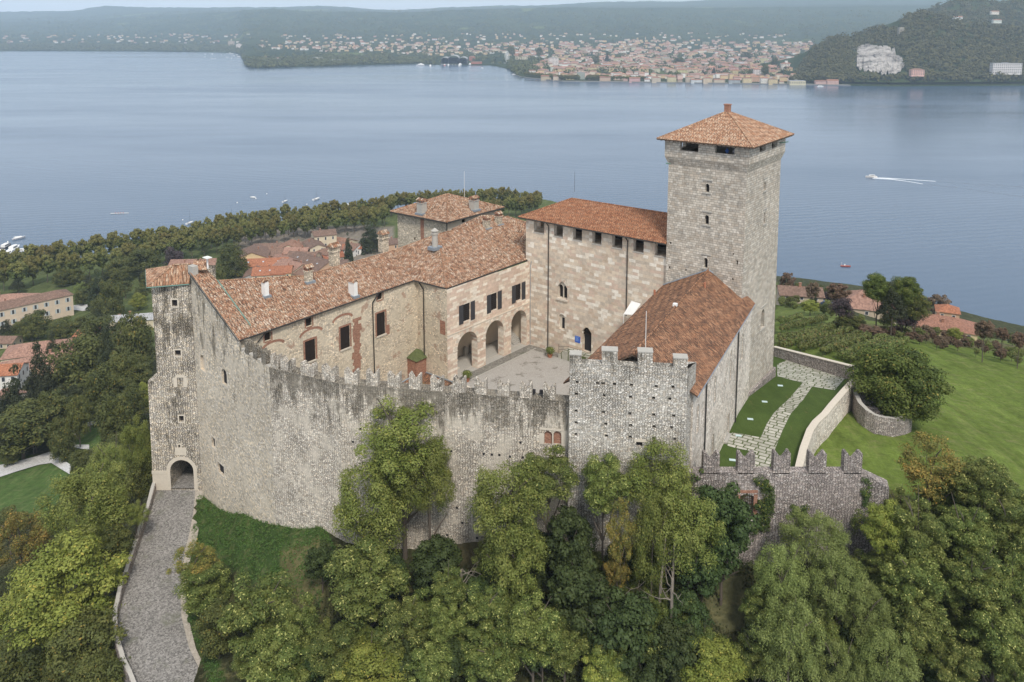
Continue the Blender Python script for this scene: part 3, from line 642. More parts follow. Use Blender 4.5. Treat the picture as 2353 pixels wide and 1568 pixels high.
# stair and old stones under the arches
mb = MB()
for k in range(11): q = PL.p(PL.L - 3.4 + .0, 0, -1.6); p_ = PL.p(PL.L - .9, 96.4 + .0, -1.9 - k * .3); mb.box((p_[0], p_[1], 96.45), (2.4, .32, .17 * (k + 1)), PL.d)
mb.build('stairs', M['stoneg'], Lg)
for t, wl in ((arch[1][0][0] + .6, 'leftmost in the middle arch'), (arch[1][0][0] + 2.1, 'second from the left in the middle arch'), (arch[1][0][0] + 3.6, 'rightmost in the middle arch'), (arch[0][0][0] + 4.2, 'in the nearest arch')):
    mb = MB(); p_ = PL.p(t, 96.42, -dB + .45); mb.box(p_, (.75, .45, 1.15), PL.d); mb.tube(p_ + V(0, 0, 1.15) - PL.n * .22, p_ + V(0, 0, 1.15) + PL.n * .22, .37, n=12)
    o = mb.build('carved_stone', M['stoneg'], None); tag(o, 'old carved grey stone against the arcade wall, ' + wl, 'carved stone', 'carved stones in the arcade')
mb = MB(); p_ = PL.p(arch[0][0][0] + 2.3, 96.42, -2.6); mb.box(p_, (.8, .8, .2), PL.d); mb.tube(p_ + V(0, 0, .2), p_ + V(0, 0, 1.3), .24, .2, 10); mb.box(p_ + V(0, 0, 1.3), (.55, .55, .15), PL.d)
tag(mb.build('stone_pedestal', M['stone'], None), 'pale stone pedestal in the nearest arch of the arcade', 'pedestal')
mb = MB(); p_ = PL.p(arch[0][0][0] + 2.6, 97.9, -2.9)
mb.box(PL.p(arch[0][0][0] + 2.0, 96.42, -4.4), (1.3, .8, 2.3), PL.d); mb.tube(PL.p(arch[0][0][0] + 2.0, 98.7, -4.0), PL.p(arch[0][0][0] + 2.0, 98.7, -4.8), .65, n=14)
tag(mb.build('stone_niche', M['stoneg'], None), 'round headed grey stone niche behind the pedestal in the nearest arch', 'stone niche')

# ---------------------------------------------------------------- long wing
ZW = ZL + .15; eE = atz(551, 782, ZW)
inw = unit(V(-(eJ - eE)[1], (eJ - eE)[0], 0)); Ew = eE + inw * .55 + unit(eJ - eE) * .35; Jx = Jw
PW = Plane(Ew, Jx)
Lw = thing('long_wing', 'long cream rubble wing with mottled roof and dark shutters left of the courtyard', 'building', (-25, 108, 90))
shut = holes_px(PW, [(838, 1098, 902, 1258), (1100, 997, 1158, 1160)], zc='f5') + holes_px(PW, [(373, 18, 438, 160)], zc='B3')
sm = holes_px(PW, [(287, 1140, 333, 1202), (586, 1036, 630, 1098), (1103, 852, 1140, 905)], zc='f5')
zz0 = [min(z for x, z in h) for h in sm]
low = [rect(h[0][0], h[1][0], z0, z1) for h, z0, z1 in ((holes_px(PW, [(300, 165, 345, 230)], zc='B3')[0], 100.2, 102.4),)]
mb = MB(); panel(mb, PW, [(0, 88), (PW.L, 88), (PW.L, ZL), (0, ZL)], shut + sm, .4, 0)
mb.build('wall', M['wing'], Lw)
for h in shut:
    mb = MB(); slab_on(PW, h[0][0] + .03, (h[0][0] + h[1][0]) / 2 - .02, h[0][1], h[2][1], -.14, -.06, mb); slab_on(PW, (h[0][0] + h[1][0]) / 2 + .02, h[1][0] - .03, h[0][1], h[2][1], -.14, -.06, mb)
    for q in (.18, .8): z_ = h[0][1] + (h[2][1] - h[0][1]) * q; slab_on(PW, h[0][0] + .05, h[1][0] - .05, z_, z_ + .1, -.06, -.03, mb)
    mb.build('shutter', M['wood'], Lw)
    mb = MB(); a, b, c, d = h[0][0], h[1][0], h[0][1], h[2][1]
    for q in ((a - .3, a, c - .1, d + .25), (b, b + .3, c - .1, d + .25), (a, b, d, d + .28)): slab_on(PW, *q, .004, .014, mb)
    mb.build('brick_surround', M['brick'], Lw); mb = MB(); slab_on(PW, a - .15, b + .15, c - .2, c, .005, .14, mb); mb.build('window_sill', M['stone'], Lw)
for h in sm:
    W_ = fill(PW, h, .3, 'window', M['wood'], Lw); mb = MB(); a, b, c, d = h[0][0], h[1][0], h[0][1], h[2][1]
    for q in ((a - .2, a, c - .1, d), (b, b + .2, c - .1, d), (a, b, c - .22, c)): slab_on(PW, *q, .004, .014, mb)
    mb.build('brick_surround', M['brick'], Lw)
for xa, xb, yt, yb in ((548, 697, 1122, 1180), (787, 915, 1022, 1085), (275, 420, 1215, 1262)):
    s0, z0 = PW.sz(*Z('f5', xa, yb)); s1, z1 = PW.sz(*Z('f5', xb, yt + (yb - yt) * .2)); c = (s0 + s1) / 2; rr = (s1 - s0) / 2; zb = PW.sz(*Z('f5', (xa + xb) / 2, yt))[1] - rr * .45
    mb = MB()
    for k in range(10):
        t0, t1 = math.pi * (.04 + .92 * k / 10), math.pi * (.04 + .92 * (k + 1) / 10)
        mb.poly([PW.p(c + q * math.cos(t), zb + q * .45 * math.sin(t) + (q - rr) * .6, .012) for q, t in ((rr, t0), (rr + .32, t0), (rr + .32, t1), (rr, t1))])
    mb.build('brick_arch', M['brick'], Lw)
mb = MB()
for k in range(16): zz_ = 100.4 + k * .5; a0_, b0_ = [PW.sz(*Z('f5', x, 1000))[0] for x in (920, 975)]; slab_on(PW, a0_ + R.uniform(-.35, .35), b0_ + R.uniform(-.5, .35), zz_, zz_ + .499, .003, .008, mb)
mb.build('brick_patch', M['brick'], Lw); mb = MB()
s0 = PW.sz(*Z('f5', 1168, 1155))[0]; s1 = PW.sz(*Z('f5', 1193, 1155))[0]; zz = PW.sz(*Z('f5', 1180, 1155))[1]; slab_on(PW, s0, s1, zz, zz + 1.5, .003, .012, mb)
mb.build('brick_patch', M['brick'], Lw)
for x, y0, y1 in ((1063, 900, 1265), ):
    s_, _ = PW.sz(*Z('f5', x, y0)); pipe([PW.p(s_ + .8, ZL + .0, .5), PW.p(s_, ZL - 1.2, .16), PW.p(s_ + .1, 91, .16)], .09, Lw, M['metal'])
s_, _ = PW.sz(*Z('f5', 232, 1200)); pipe([PW.p(s_ + 1.0, ZL, .5), PW.p(s_, ZL - 1.1, .16), PW.p(s_, ZL - 2.3, .16)], .08, Lw, M['metal'])
zWr = 114.25; r1 = atz(698, 635, zWr); F3 = (eE, eJ, r1)
WV = at3(899.6, 578.3, *F3); r0 = at3(500, 646, *F3); rm = at3(575.7, 749.6, *F3)
ZQ = 117.2; S1 = atz(436, 624, ZQ); F4 = (eE, S1, rm); S2 = at3(474.5, 620, *F4); S3 = at3(500, 646, *F4)
bkd = inw * 7 + V(0, 0, -2.8)
rf = tile_roof('roof', [[eE, eJ, WV, r1, r0, rm], [eE, rm, S3, S2, S1], [r0, r1, r1 + bkd, r0 + bkd], [r1, WV, WV + bkd, r1 + bkd]], [M['roofA'], M['eave']], Lw)
ridge([(r0, r1), (r1, WV), (S1, eE), (WV, eJ)][:2], rf, M['roofD']); ridge([(S1, eE)], rf, M['roofD'], .1)
pipe([eE - V(0, 0, .1), eJ - V(0, 0, .1)], .1, rf, M['metal'], 'gutter'); pipe([S1 - V(0, 0, .05) + V(-.15, -.15, -.1), eE + V(-.15, -.15, -.1)], .07, rf, M['metal'], 'gutter')
mb = MB(); mb.tube(rm + V(0, 0, .1), S3 + V(0, 0, .1), .09, n=5); mb.build('flashing', M['copper'], rf)
chimney_at(*Z('f5', 605, 770), F3, rf, .95, 1.5, 'brick', d=.8)
for x, y, hh in ((928, 870, 2.0), (293, 872, 1.9)):
    c = at3(*Z('f5', x, y), *F3); mb = MB(); mb.box(c - V(0, 0, .4), (.65, 1.3 if x > 900 else .8, hh + .4), PL.d); a = V(PL.d[1], -PL.d[0], 0)
    o = mb.build('chimney', M['white'], rf); mb = MB(); t = c + V(0, 0, hh); w_ = .75 if x > 900 else .5
    mb.poly([t + a * -w_ + PL.d * -.45, t + a * w_ + PL.d * -.45, t + a * w_ + V(0, 0, .45), t - a * w_ + V(0, 0, .45)]); mb.poly([t + a * w_ + PL.d * .45, t + a * -w_ + PL.d * .45, t - a * w_ + V(0, 0, .45), t + a * w_ + V(0, 0, .45)])
    mb.build('chimney_cap', M['roofA'], rf); mb = MB(); mb.box(c - V(0, 0, .3), (1.1, 1.8 if x > 900 else 1.3, .36), PL.d); mb.build('flashing', M['lead'], rf)
# two lantern chimneys that rise from the hidden far slope
for k, (px, py) in enumerate((Z('f5', 835, 640), Z('f5', 1190, 545))):
    c = at3(px, py, *F3) + inw * 1.4; c[2] = zWr - .4
    mb = MB(); mb.box(c, (1.25, 1.1, 2.2), PL.d); mb.box(c + V(0, 0, 2.2), (1.5, 1.35, .15), PL.d)
    for i in (-1, -.33, .33, 1):
        for j in (-1, 1): mb.box(c + PL.d * .52 * i + inw * .45 * j + V(0, 0, 2.35), (.15, .15, .55), PL.d)
    mb.box(c + V(0, 0, 2.9), (1.45, 1.3, .1), PL.d); o = mb.build('chimney', M['keep'], rf)
    mb = MB(); t = c + V(0, 0, 3.0); a = PL.d * .8; b = inw * .75; u_ = V(0, 0, .6)
    mb.poly([t - a - b, t + a - b, t + a + u_, t - a + u_]); mb.poly([t + a + b, t - a + b, t - a + u_, t + a + u_]); mb.poly([t + a - b, t + a + b, t + a + u_]); mb.poly([t - a + b, t - a - b, t - a + u_]); mb.build('chimney_cap', M['roofA'], rf)

# end wall that carries on as the cream plastered face of the curtain wall
Qw = V(-44.24, 106.06, 0); dEK = unit(V(eE[0], eE[1], 0) - Qw); Kw = atpl(619, 850, Qw, eE); Kw = V(Kw[0], Kw[1], 0)
PE = Plane(Qw, Kw); sE = float((eE - PE.a) @ PE.d); ZS = 110.15
def zat(pl, px, py): return pl.sz(px, py)[1]
zb0, zb1, zb2 = zat(PE, 463, 1158), zat(PE, 560, 1178), zat(PE, 631, 1201); sE1 = PE.sz(560, 1178)[0]
he = holes_px(PE, [(360, 603, 384, 688), (482, 682, 508, 768)], True, zc='B1') + holes_px(PE, [(424, 1070, 441, 1128), (459, 1222, 492, 1278)], zc='B1')
mb = MB(); panel(mb, PE, [(0, zb0 - 3), (sE1, zb1 - 3), (PE.L, zb2 - 3), (PE.L, ZS), (sE + .4, ZS + .2), (sE + .3, ZW - .3), (0, ZQ - .35)], he, .5, 0)
mb.build('end_wall', M['endwall'], Lw)
for i, h in enumerate(he):
    W_ = fill(PE, h, .32, 'window', M['dark'] if i else M['render'], Lw); a, b, c, d = min(x for x, z in h), max(x for x, z in h), min(z for x, z in h), max(z for x, z in h)
    mb = MB(); e = .22
    for q in ((a - e, a, c - e, d + (0 if i < 2 else e)), (b, b + e, c - e, d + (0 if i < 2 else e)), (a, b, c - e, c)) + (((a, b, d, d + e),) if i > 1 else ()): slab_on(PE, *q, .004, .03, mb)
    mb.build('window_frame', M['stone'], Lw)
    if i == 0: mb = MB(); slab_on(PE, b - .28, b - .05, c + .3, d - .5, -.318, -.3, mb); mb.build('slit', M['dark'], Lw)

# ---------------------------------------------------------------- rear keep
ZK = 113.4; k1 = atz(1026.4, 511.6, ZK); k2 = atz(896.3, 486.2, ZK); k3 = atz(1158.2, 476.7, ZK); k4 = k2 + k3 - k1
Kp = thing('rear_tower', 'square beige rubble tower with wide mottled hip roof behind the long wing', 'tower', ((k2 + k3) / 2)[:2].tolist() + [90])
ap_ = (k2 + k3) / 2; ap_[2] = aty(1024.8, 446, ap_[1])[2]
ku = unit(k2 - k1); kv = unit(k3 - k1); o_ = 1.0
w1 = k1 + (ku + kv) * o_; w2 = k2 + (-ku + kv) * o_; w3 = k3 + (ku - kv) * o_; w4 = k4 - (ku + kv) * o_
mb = MB(); P5 = Plane(w2, w1); P6 = Plane(w1, w3)
h5 = holes_px(P5, [(1367, 455, 1378, 474)], zc='f5'); panel(mb, P5, [(0, 80), (P5.L, 80), (P5.L, ZK - .2), (0, ZK - .2)], h5, .5, 0)
mb2 = MB(); h6 = holes_px(P6, [(1715, 318, 1740, 345)], zc='f5'); panel(mb2, P6, [(0, 80), (P6.L, 80), (P6.L, ZK - .2), (0, ZK - .2)], h6, .5, 0)
mb.poly([(w2[0], w2[1], 80), (w2[0], w2[1], ZK - .2), (w4[0], w4[1], ZK - .2), (w4[0], w4[1], 80)]); mb2.poly([(w4[0], w4[1], 80), (w4[0], w4[1], ZK - .2), (w3[0], w3[1], ZK - .2), (w3[0], w3[1], 80)])
mb.build('wall', M['keep'], Kp); mb2.build('rendered_wall', M['render'], Kp)
for P_, h in ((P5, h5[0]), (P6, h6[0])): fill(P_, h, .3, 'window', M['dark'], Kp)
mb = MB(); s_ = P5.sz(*Z('f5', 1425, 380))[0]; slab_on(P5, s_ - .35, s_ + .6, 104, ZK - .5, .003, .012, mb); mb.build('brick_patch', M['brick'], Kp)
rf = tile_roof('roof', [[k1, k2, ap_], [k2, k4, ap_], [k4, k3, ap_], [k3, k1, ap_]], [M['roofA'], M['eave']], Kp)
ridge([(k1, ap_), (k2, ap_), (k3, ap_)], rf, M['roofD'], .16)
pipe([k2 - V(0, 0, .15), k1 - V(0, 0, .15), k3 - V(0, 0, .15)], .12, rf, M['metal'], 'gutter')
chimney_at(*Z('f5', 1425, 275), (k1, k2, ap_), rf, 1.4, 2.0, 'grey', rot=ku); chimney_at(*Z('f5', 1803, 250), (k1, k3, ap_), rf, 1.4, 1.8, 'grey', rot=kv)
pipe([w1 + V(0, 0, -.5) + V(.1, -.3, 0), V(w1[0] + .1, w1[1] - .3, 98)], .1, Kp, M['metal'])
mb = MB(); a = ap_ + kv * 5 ; a[2] = ap_[2] - 1.5; mb.tube(a, a + V(0, 0, 5.5), .05, .03, 5); mb.build('pole', M['white'], rf)
# low roofs between the rear tower and the arcaded wing
mb_r = [atz(*Z('f5', 1640, 392), zLr - 1.6), atz(*Z('f5', 1855, 292), zLr - .2), atz(*Z('f5', 2022, 292), zLr - .2), atz(*Z('f5', 1990, 330), zLr - 1.0), atz(*Z('f5', 1700, 400), zLr - 1.6)]
lr = tile_roof('low_roof', [mb_r], [M['roofA'], M['eave']], Lg)
LZ = [atz(*Z('f5', 2010, 292), zLr), atz(*Z('f5', 2185, 338), zLr - .5), atz(*Z('f5', 2185, 522), zLr - 3.0)]

# ---------------------------------------------------------------- gate tower
ZG = 84.3
Gt = thing('gate_tower', 'tall narrow rubble gate tower with arched entrance at the top of the ramp', 'tower', (-49, 110, 84))
gA = atz(*Z('G', 165, 1150), ZG); gB = atz(*Z('G', 722, 1150), ZG); PG = Plane(gA, gB); ZGt = 114.7
sU0 = PG.sz(348, 667)[0]; sUb = PG.sz(362, 873)[0]; sU1 = PG.sz(437, 660)[0]; sl0 = PG.sz(340, 881)[0]; sl1 = PG.sz(350, 1086)[0]; zstep = PG.sz(350, 876)[1]
hG = holes_px(PG, [(385, 825, 632, 1150)], True, zc='G'); hh_ = hG[0]
hG = [arc_hole(min(x for x, z in hh_), max(x for x, z in hh_), ZG - .2, max(z for x, z in hh_), n=12)]
hG2 = holes_px(PG, [(198, 285, 226, 322), (214, 572, 246, 603), (238, 946, 263, 980)], zc='B1') + holes_px(PG, [(466, 655, 488, 700)], zc='G')
hG3 = holes_px(PG, [(228, 728, 262, 782)], zc='B1')
mb = MB(); sR = PG.L + .25
panel(mb, PG, [(sl1 - .1, ZG - 6), (sR, ZG - 6), (sR, ZGt), (sU0, ZGt), (sUb, zstep), (sl0, zstep)], hG + hG2 + hG3, .6, 0)
gd = 9.0
def gq(t, z, d): return PG.p(t, z, -d)
mb.poly([gq(sl1 - .1, ZG - 6, 0), gq(sl0, zstep, 0), gq(sl0, zstep, gd), gq(sl1 - .1, ZG - 6, gd)]); mb.poly([gq(sUb, zstep, 0), gq(sU0, ZGt, 0), gq(sU0, ZGt, gd), gq(sUb, zstep, gd)])
mb.poly([gq(sl0, zstep, 0), gq(sUb, zstep, 0), gq(sUb, zstep, gd), gq(sl0, zstep, gd)])
a, b = min(x for x, z in hG[0]), max(x for x, z in hG[0])
pb = [(sl1 - .1, ZG - 6), (sR, ZG - 6), (sR, ZGt), (sU0, ZGt), (sUb, zstep), (sl0, zstep)]
panel(mb, Plane(PG.p(0, 0, -gd)[:2], PG.p(PG.L, 0, -gd)[:2]), pb, [], .3, 0)
q = hG[0]; mb.poly([gq(a, ZG, .6), gq(a, max(z for x, z in q), .6), gq(a, max(z for x, z in q), 8), gq(a, ZG, 8)]); mb.poly([gq(b, ZG, .6), gq(b, ZG, 8), gq(b, max(z for x, z in q), 8), gq(b, max(z for x, z in q), .6)])
mb.poly([gq(a, max(z for x, z in q), .6), gq(b, max(z for x, z in q), .6), gq(b, max(z for x, z in q), 8), gq(a, max(z for x, z in q), 8)])
mb.build('wall', M['gate'], Gt)
mb = MB()
for k in range(12):
    rr = (b - a) / 2; c = (a + b) / 2; sp = max(z for x, z in q) - rr; t0, t1 = math.pi * k / 12, math.pi * (k + 1) / 12
    mb.poly([PG.p(c + w_ * math.cos(t), sp + w_ * math.sin(t), .03) for w_, t in ((rr, t0), (rr + .55, t0), (rr + .55, t1), (rr, t1))])
slab_on(PG, a - .55, a, ZG - .3, sp, .004, .06, mb); slab_on(PG, b, b + .5, ZG - .3, sp, .004, .06, mb); slab_on(PG, sl1, a - .55, ZG - .3, ZG + 2.2, .004, .05, mb); slab_on(PG, sl1 - .05, a - .5, ZG + 2.2, ZG + 2.7, .004, .1, mb)
slab_on(PG, c - .8, c + .8, sp + rr + .75, sp + rr + 1.9, .004, .04, mb)
mb.build('gate_arch', M['stone'], Gt)
for h in hG2:
    fill(PG, h, .4, 'window', M['dark'], Gt); mb = MB(); a_, b_, c_, d_ = h[0][0], h[1][0], h[0][1], h[2][1]
    for q in ((a_ - .18, a_, c_ - .18, d_ + .18), (b_, b_ + .18, c_ - .18, d_ + .18), (a_, b_, c_ - .18, c_), (a_, b_, d_, d_ + .18)): slab_on(PG, *q, .004, .03, mb)
    mb.build('window_frame', M['stone'], Gt)
fill(PG, hG3[0], .15, 'blocked_window', M['gate'], Gt)
a_, b_, c_, d_ = hG3[0][0][0], hG3[0][1][0], hG3[0][0][1], hG3[0][2][1]; mb = MB()
for q in ((a_ - .5, a_, c_, d_), (b_, b_ + .5, c_, d_), (a_ - .2, b_ + .2, d_, d_ + .4)): slab_on(PG, *q, .004, .03, mb)
mb.build('window_frame', M['stone'], Gt)
g1_, g2_, g3_, g4_ = atz(337, 660, ZGt), atz(435, 652, ZGt + .1), atz(335, 619, ZGt), atz(*Z('z4', 1700, 940), ZGt + .1)
gr = atz(399, 609, ZGt + 2.6); gr2 = atz(438, 607.5, ZGt + 2.6)
rf = tile_roof('roof', [[g1_, g2_, gr2, gr], [g3_, g1_, gr], [g3_, gr, gr2, gr2 + V(-2, 7, -2.6)]], [M['roofD'], M['eave']], Gt)
ridge([(g1_, gr), (gr, gr2)], rf, M['roofD'])
pipe([g3_ - V(0, 0, .1), g1_ - V(0, 0, .1), g2_ - V(0, 0, .1)], .09, rf, M['copper'], 'gutter')
uA, uB, uC, uD = atz(*Z('z4', 1712, 858), ZQ + .1), atz(*Z('z4', 1855, 852), ZQ + .1), atz(*Z('z4', 1845, 768), ZQ + .9), atz(*Z('z4', 1735, 768), ZQ + .9)
rf2 = tile_roof('upper_roof', [[uA, uB, uC, uD], [uD, uC, uC + V(-1, 3, -2), uD + V(-1, 3, -2)]], [M['roofD'], M['eave']], Gt)
c = atz(*Z('z4', 1730, 858), ZQ + .1); mb = MB(); mb.box(c - V(0, 0, .5), (1.2, .8, 1.2), tu); mb.build('chimney', M['stoneg'], rf2)
c = atz(*Z('z4', 1862, 840), ZQ + .3); mb = MB(); mb.tube(c, c + V(0, 0, 1.5), .12, n=6); mb.box(c + V(0, 0, 1.5), (1.1, .8, .1), tu); mb.build('vent', M['white'], rf2)

# ---------------------------------------------------------------- merlons
def swallow(pl, s, z, w, hgt, th, parent, mat, jag=.08):
    """fish-tailed merlon standing on a wall head"""
    mb = MB(); pf = ((0, .95), (.12, 1.0), (.34, .98), (.52, .86), (.68, .78), (.84, .68), (1.0, .63))
    L = [(s - w / 2 + w * .5 * t, z + hgt * v + R.uniform(-jag, jag) * .4) for t, v in pf]
    Rr = [(s + w / 2 - w * .5 * t, z + hgt * v + R.uniform(-jag, jag) * .4) for t, v in pf[::-1][1:]]
    top = L + Rr
    out = [(s - w / 2, z - .15), (s + w / 2, z - .15)] + top[::-1]
    panel(mb, pl, out, [], .3, 0, back=th)
    return mb.build('merlon', mat, parent)
Mw = V(*atz(1301, 922.5, ZS)); Bp = V(*atz(779.6, 881.5, ZS)); Ka = Plane(Kw, Bp); Kc = Plane(Bp, Mw)
Cw = thing('curtain_wall', 'long weathered grey rubble curtain wall topped with fish-tailed merlons in front of the courtyard', 'wall', (-12, 86, 90))
TH = 1.3
sb1, zb_1 = Ka.sz(735, 1208); sb2, zb_2 = Kc.sz(1090, 1240); zK_ = Ka.sz(631, 1201)[1]
hq = holes_px(Kc, [(1978, 630, 2032, 722), (2040, 632, 2094, 722)], True, zc='B3')
pk = []; rk = random.Random(3)
for i in range(34):
    s_ = rk.uniform(1, Kc.L - 3); z_ = 93 + rk.choice([0, 1.7, 3.4, 5.1, 6.8, 8.5, 10.2, 12]) + rk.uniform(-.1, .1)
    if all(abs(s_ - p[0]) > .8 or abs(z_ - p[1]) > .8 for p in pk) and not any(min(x for x, z in h) - .8 < s_ < max(x for x, z in h) + .8 and min(z for x, z in h) - .8 < z_ < max(z for x, z in h) + .8 for h in hq): pk.append((s_, z_))
mb = MB(); panel(mb, Ka, [(0, zK_ - 4), (Ka.L, zb_1 - 5), (Ka.L, ZS), (0, ZS)], [], .35, 0, back=TH); panel(mb, Kc, [(0, zb_1 - 5), (Kc.L + .5, zb_2 - 6), (Kc.L + .5, ZS), (0, ZS)], hq, .35, 0, back=TH)
Cw_wall = mb.build('wall', M['curtain'], Cw)
mb = MB()
for s_, z_ in pk: slab_on(Kc, s_ - .13, s_ + .13, z_ - .13, z_ + .13, .004, .012, mb)  # dark squares laid on the wall stand in for the shade inside putlog holes
mb.build('painted_putlog_holes', M['dark'], Cw)
for h in hq: fill(Kc, h, .3, 'blocked_window', M['brick'], Cw)
mb = MB(); a, b = min(x for x, z in hq[0]), max(x for x, z in hq[1]); c = min(z for x, z in hq[0]); d = max(z for x, z in hq[0])
for q in ((a - .55, a, c, d - .3), (b, b + .6, c, d + .2), (max(x for x, z in hq[0]), min(x for x, z in hq[1]), c, d - .2), (a - .5, b + .3, d + .12, d + .35)): slab_on(Kc, *q, .004, .03, mb)
mb.build('window_frame', M['stone'], Cw)
mb = MB()
for K_, e_ in ((Ka, 0), (Kc, .4)): mb.poly([K_.p(0, ZS + .02, .06), K_.p(K_.L + e_, ZS + .02, .06), K_.p(K_.L + e_, ZS + .06, -TH - .05), K_.p(0, ZS + .06, -TH - .05)]); mb.poly([K_.p(0, ZS - .12, .06), K_.p(K_.L + e_, ZS - .12, .06), K_.p(K_.L + e_, ZS + .02, .06), K_.p(0, ZS + .02, .06)])
if 0: mb.poly([Kc.p(0, ZS + .02, .06), Kc.p(Kc.L + .4, ZS + .02, .06), Kc.p(Kc.L + .4, ZS + .06, -TH - .05), Kc.p(0, ZS + .06, -TH - .05)])
mb.build('coping', M['curtain'], Cw)
for x0, x1 in ((88, 165), (205, 282), (340, 430), (482, 570), (635, 722), (780, 860), (925, 1008), (1068, 1147), (1213, 1297), (1365, 1447), (1508, 1590), (1662, 1742), (1813, 1895), (1970, 2052)):
    yy = 200 + (x0 / 2000.0) * 230; K_ = Ka if x0 < 600 else Kc; s0 = K_.sz(*Z('B3', x0, yy))[0]; s1 = K_.sz(*Z('B3', x1, yy))[0]; s0 = max(s0, .2)
    if s1 - s0 < .9: s1 = s0 + 1.2
    swallow(K_, (s0 + s1) / 2, ZS, (s1 - s0) * 1.0, R.uniform(1.6, 1.8) if x0 > 400 else R.uniform(1.4, 1.7), .75, Cw, M['merlon'], .1 if x0 > 400 else .3)
for f in (.18, .5, .82):
    swallow(PE, sE + .6 + (PE.L - sE - .8) * f, ZS, 1.1, R.uniform(1.5, 1.9), .7, Cw, M['curtain'], .32)
mb = MB(); mb.poly([PE.p(sE + .4, ZS + .2), PE.p(PE.L, ZS + .02), PE.p(PE.L, ZS + .02, -1.2), PE.p(sE + .4, ZS + .2, -1.2)]); mb.poly([PE.p(sE + .4, 100, -1.2), PE.p(PE.L, 100, -1.2), PE.p(PE.L, ZS + .1, -1.2), PE.p(sE + .4, ZS + .1, -1.2)][::-1]); mb.build('wall_walk', M['stoneg'], Cw)

# ---------------------------------------------------------------- gun platform block
ZB = 115.0; X0 = atz(1309, 836, ZB); X1 = atz(1580, 849, ZB); PB = Plane(X0, X1)
Bk = thing('corner_block', 'tall square grey rubble block with flat-topped merlons and rows of putlog holes', 'tower', (13, 80, 92))
hl = []
for row, (yy, xs) in enumerate((((435), (262, 458, 512, 623, 786, 1025, 1187)), (550, (255, 523, 777, 1001, 1156)), (712, (251, 516, 770, 1001, 1193)), (825, (253, 538, 779, 1001, 1170)), (938, (250, 545, 775, 1000, 1205)))):
    for x in xs:
        yy_ = yy + (x - 250) * .05; s_, z_ = PB.sz(*Z('B5', x, yy_)); hl.append(rect(s_ - .16, s_ + .16, z_ - .16, z_ + .16))
hw_ = holes_px(PB, [(830, 1008, 892, 1060)], zc='B5')
mb = MB(); panel(mb, PB, [(-.1, 84), (PB.L + .1, 84), (PB.L, ZB), (0, ZB)], hl + hw_, .55, 0)
HD = unit(V(.46, .89, 0)); SB = V(X1[0], X1[1], 0); sb_ = SB + HD * 3.6; SA = V(X0[0], X0[1], 0); sa_ = SA + HD * 3.0
T2 = 1.1
def blk(p, z): return V(p[0], p[1], z)
fi = SB - PB.d * T2; fj = SA + PB.d * T2; bi = -PB.n * T2
mb.poly([blk(SB, 84), blk(sb_, 84), blk(sb_, ZB - .6), blk(SB, ZB)]); mb.poly([blk(sa_, 84), blk(SA, 84), blk(SA, ZB), blk(sa_, ZB - .6)])
A1, A2 = SA + bi, SB + bi
mb.poly([blk(A2, 100), blk(A1, 100), blk(A1, ZB), blk(A2, ZB)]); mb.poly([blk(SA, ZB), blk(SB, ZB), blk(A2, ZB), blk(A1, ZB)])
rr_ = sb_ - PB.d * 1.0; mb.poly([blk(sb_, 84), blk(rr_, 84), blk(rr_, ZB - .6), blk(sb_, ZB - .6)]); mb.poly([blk(rr_, 100), blk(A2 - PB.d * 1.0, 100), blk(A2 - PB.d * 1.0, ZB), blk(rr_, ZB - .6)]); mb.poly([blk(A2, ZB), blk(sb_, ZB - .6), blk(rr_, ZB - .6), blk(A2 - PB.d, ZB)][::1])
mb.build('wall', M['block'], Bk)
for h in hw_: fill(PB, h, .5, 'window', M['dark'], Bk)
mb = MB(); h = hw_[0]; slab_on(PB, h[0][0] - .2, h[1][0] + .35, h[2][1], h[2][1] + .3, .004, .05, mb); mb.build('lintel', M['stone'], Bk)
mb = MB()
for (x0, x1, dz) in ((0, 97, .95), (240, 350, 1.55), (492, 595, 1.6), (742, 846, 1.1)):
    s0 = PB.sz(*Z('B4', 120 + x0, 800))[0]; s1 = PB.sz(*Z('B4', 120 + x1, 800))[0]; s0 = max(0, s0); s1 = min(s1, PB.L)
    m2 = MB(); slab_on(PB, s0, s1, ZB - .1, ZB + dz, -T2, .003, m2); mm = m2.build('merlon', M['block'], Bk)
    m3 = MB(); slab_on(PB, s0 - .04, s1 + .04, ZB + dz + .003, ZB + dz + .10, -T2 - .04, .045, m3); m3.build('merlon_cap', M['stoneg'], Bk)
slab_on(PB, .0, PB.L, ZB + .003, ZB + .1, -T2 - .05, .05, mb); mb.build('coping', M['block'], Bk)

# ---------------------------------------------------------------- hall
ZH = 111.6; ha = atz(1735.3, 698, ZH); hb_ = atz(1605, 908, ZH); HR1 = atpl(1628.2, 620.6, n, l); HR2 = atz(1461.6, 813.7, HR1[2]) - HD * 0
hd_ = unit(ha - hb_); hn = V(hd_[1], -hd_[0], 0)
Hl = thing('hall', 'steep brown tiled hall running from the tower to the corner block', 'building', (22, 95, 97))
c0 = hb_ - hn * .6 + hd_ * .3; c1 = ha - hn * .6 + hd_ * 1.0; PH = Plane(c0, c1)
hwn = holes_px(PH, [(1330, 592, 1349, 760), (1250, 707, 1268, 905), (1140, 883, 1159, 1058), (1016, 1082, 1040, 1275), (1122, 1292, 1143, 1450)], True, zc='B4')
hdo = holes_px(PH, [(1231, 1152, 1251, 1282)], zc='B4')
mb = MB(); panel(mb, PH, [(0, 92), (PH.L, 92), (PH.L, ZH), (0, ZH)], hwn + hdo, .5, 0)
hw2 = c0 - hn * 13.2; hw3 = c1 - hn * 13.2
mb.poly([blk(hw3, 95), blk(hw2, 95), blk(hw2, ZH), blk(hw3, ZH)])
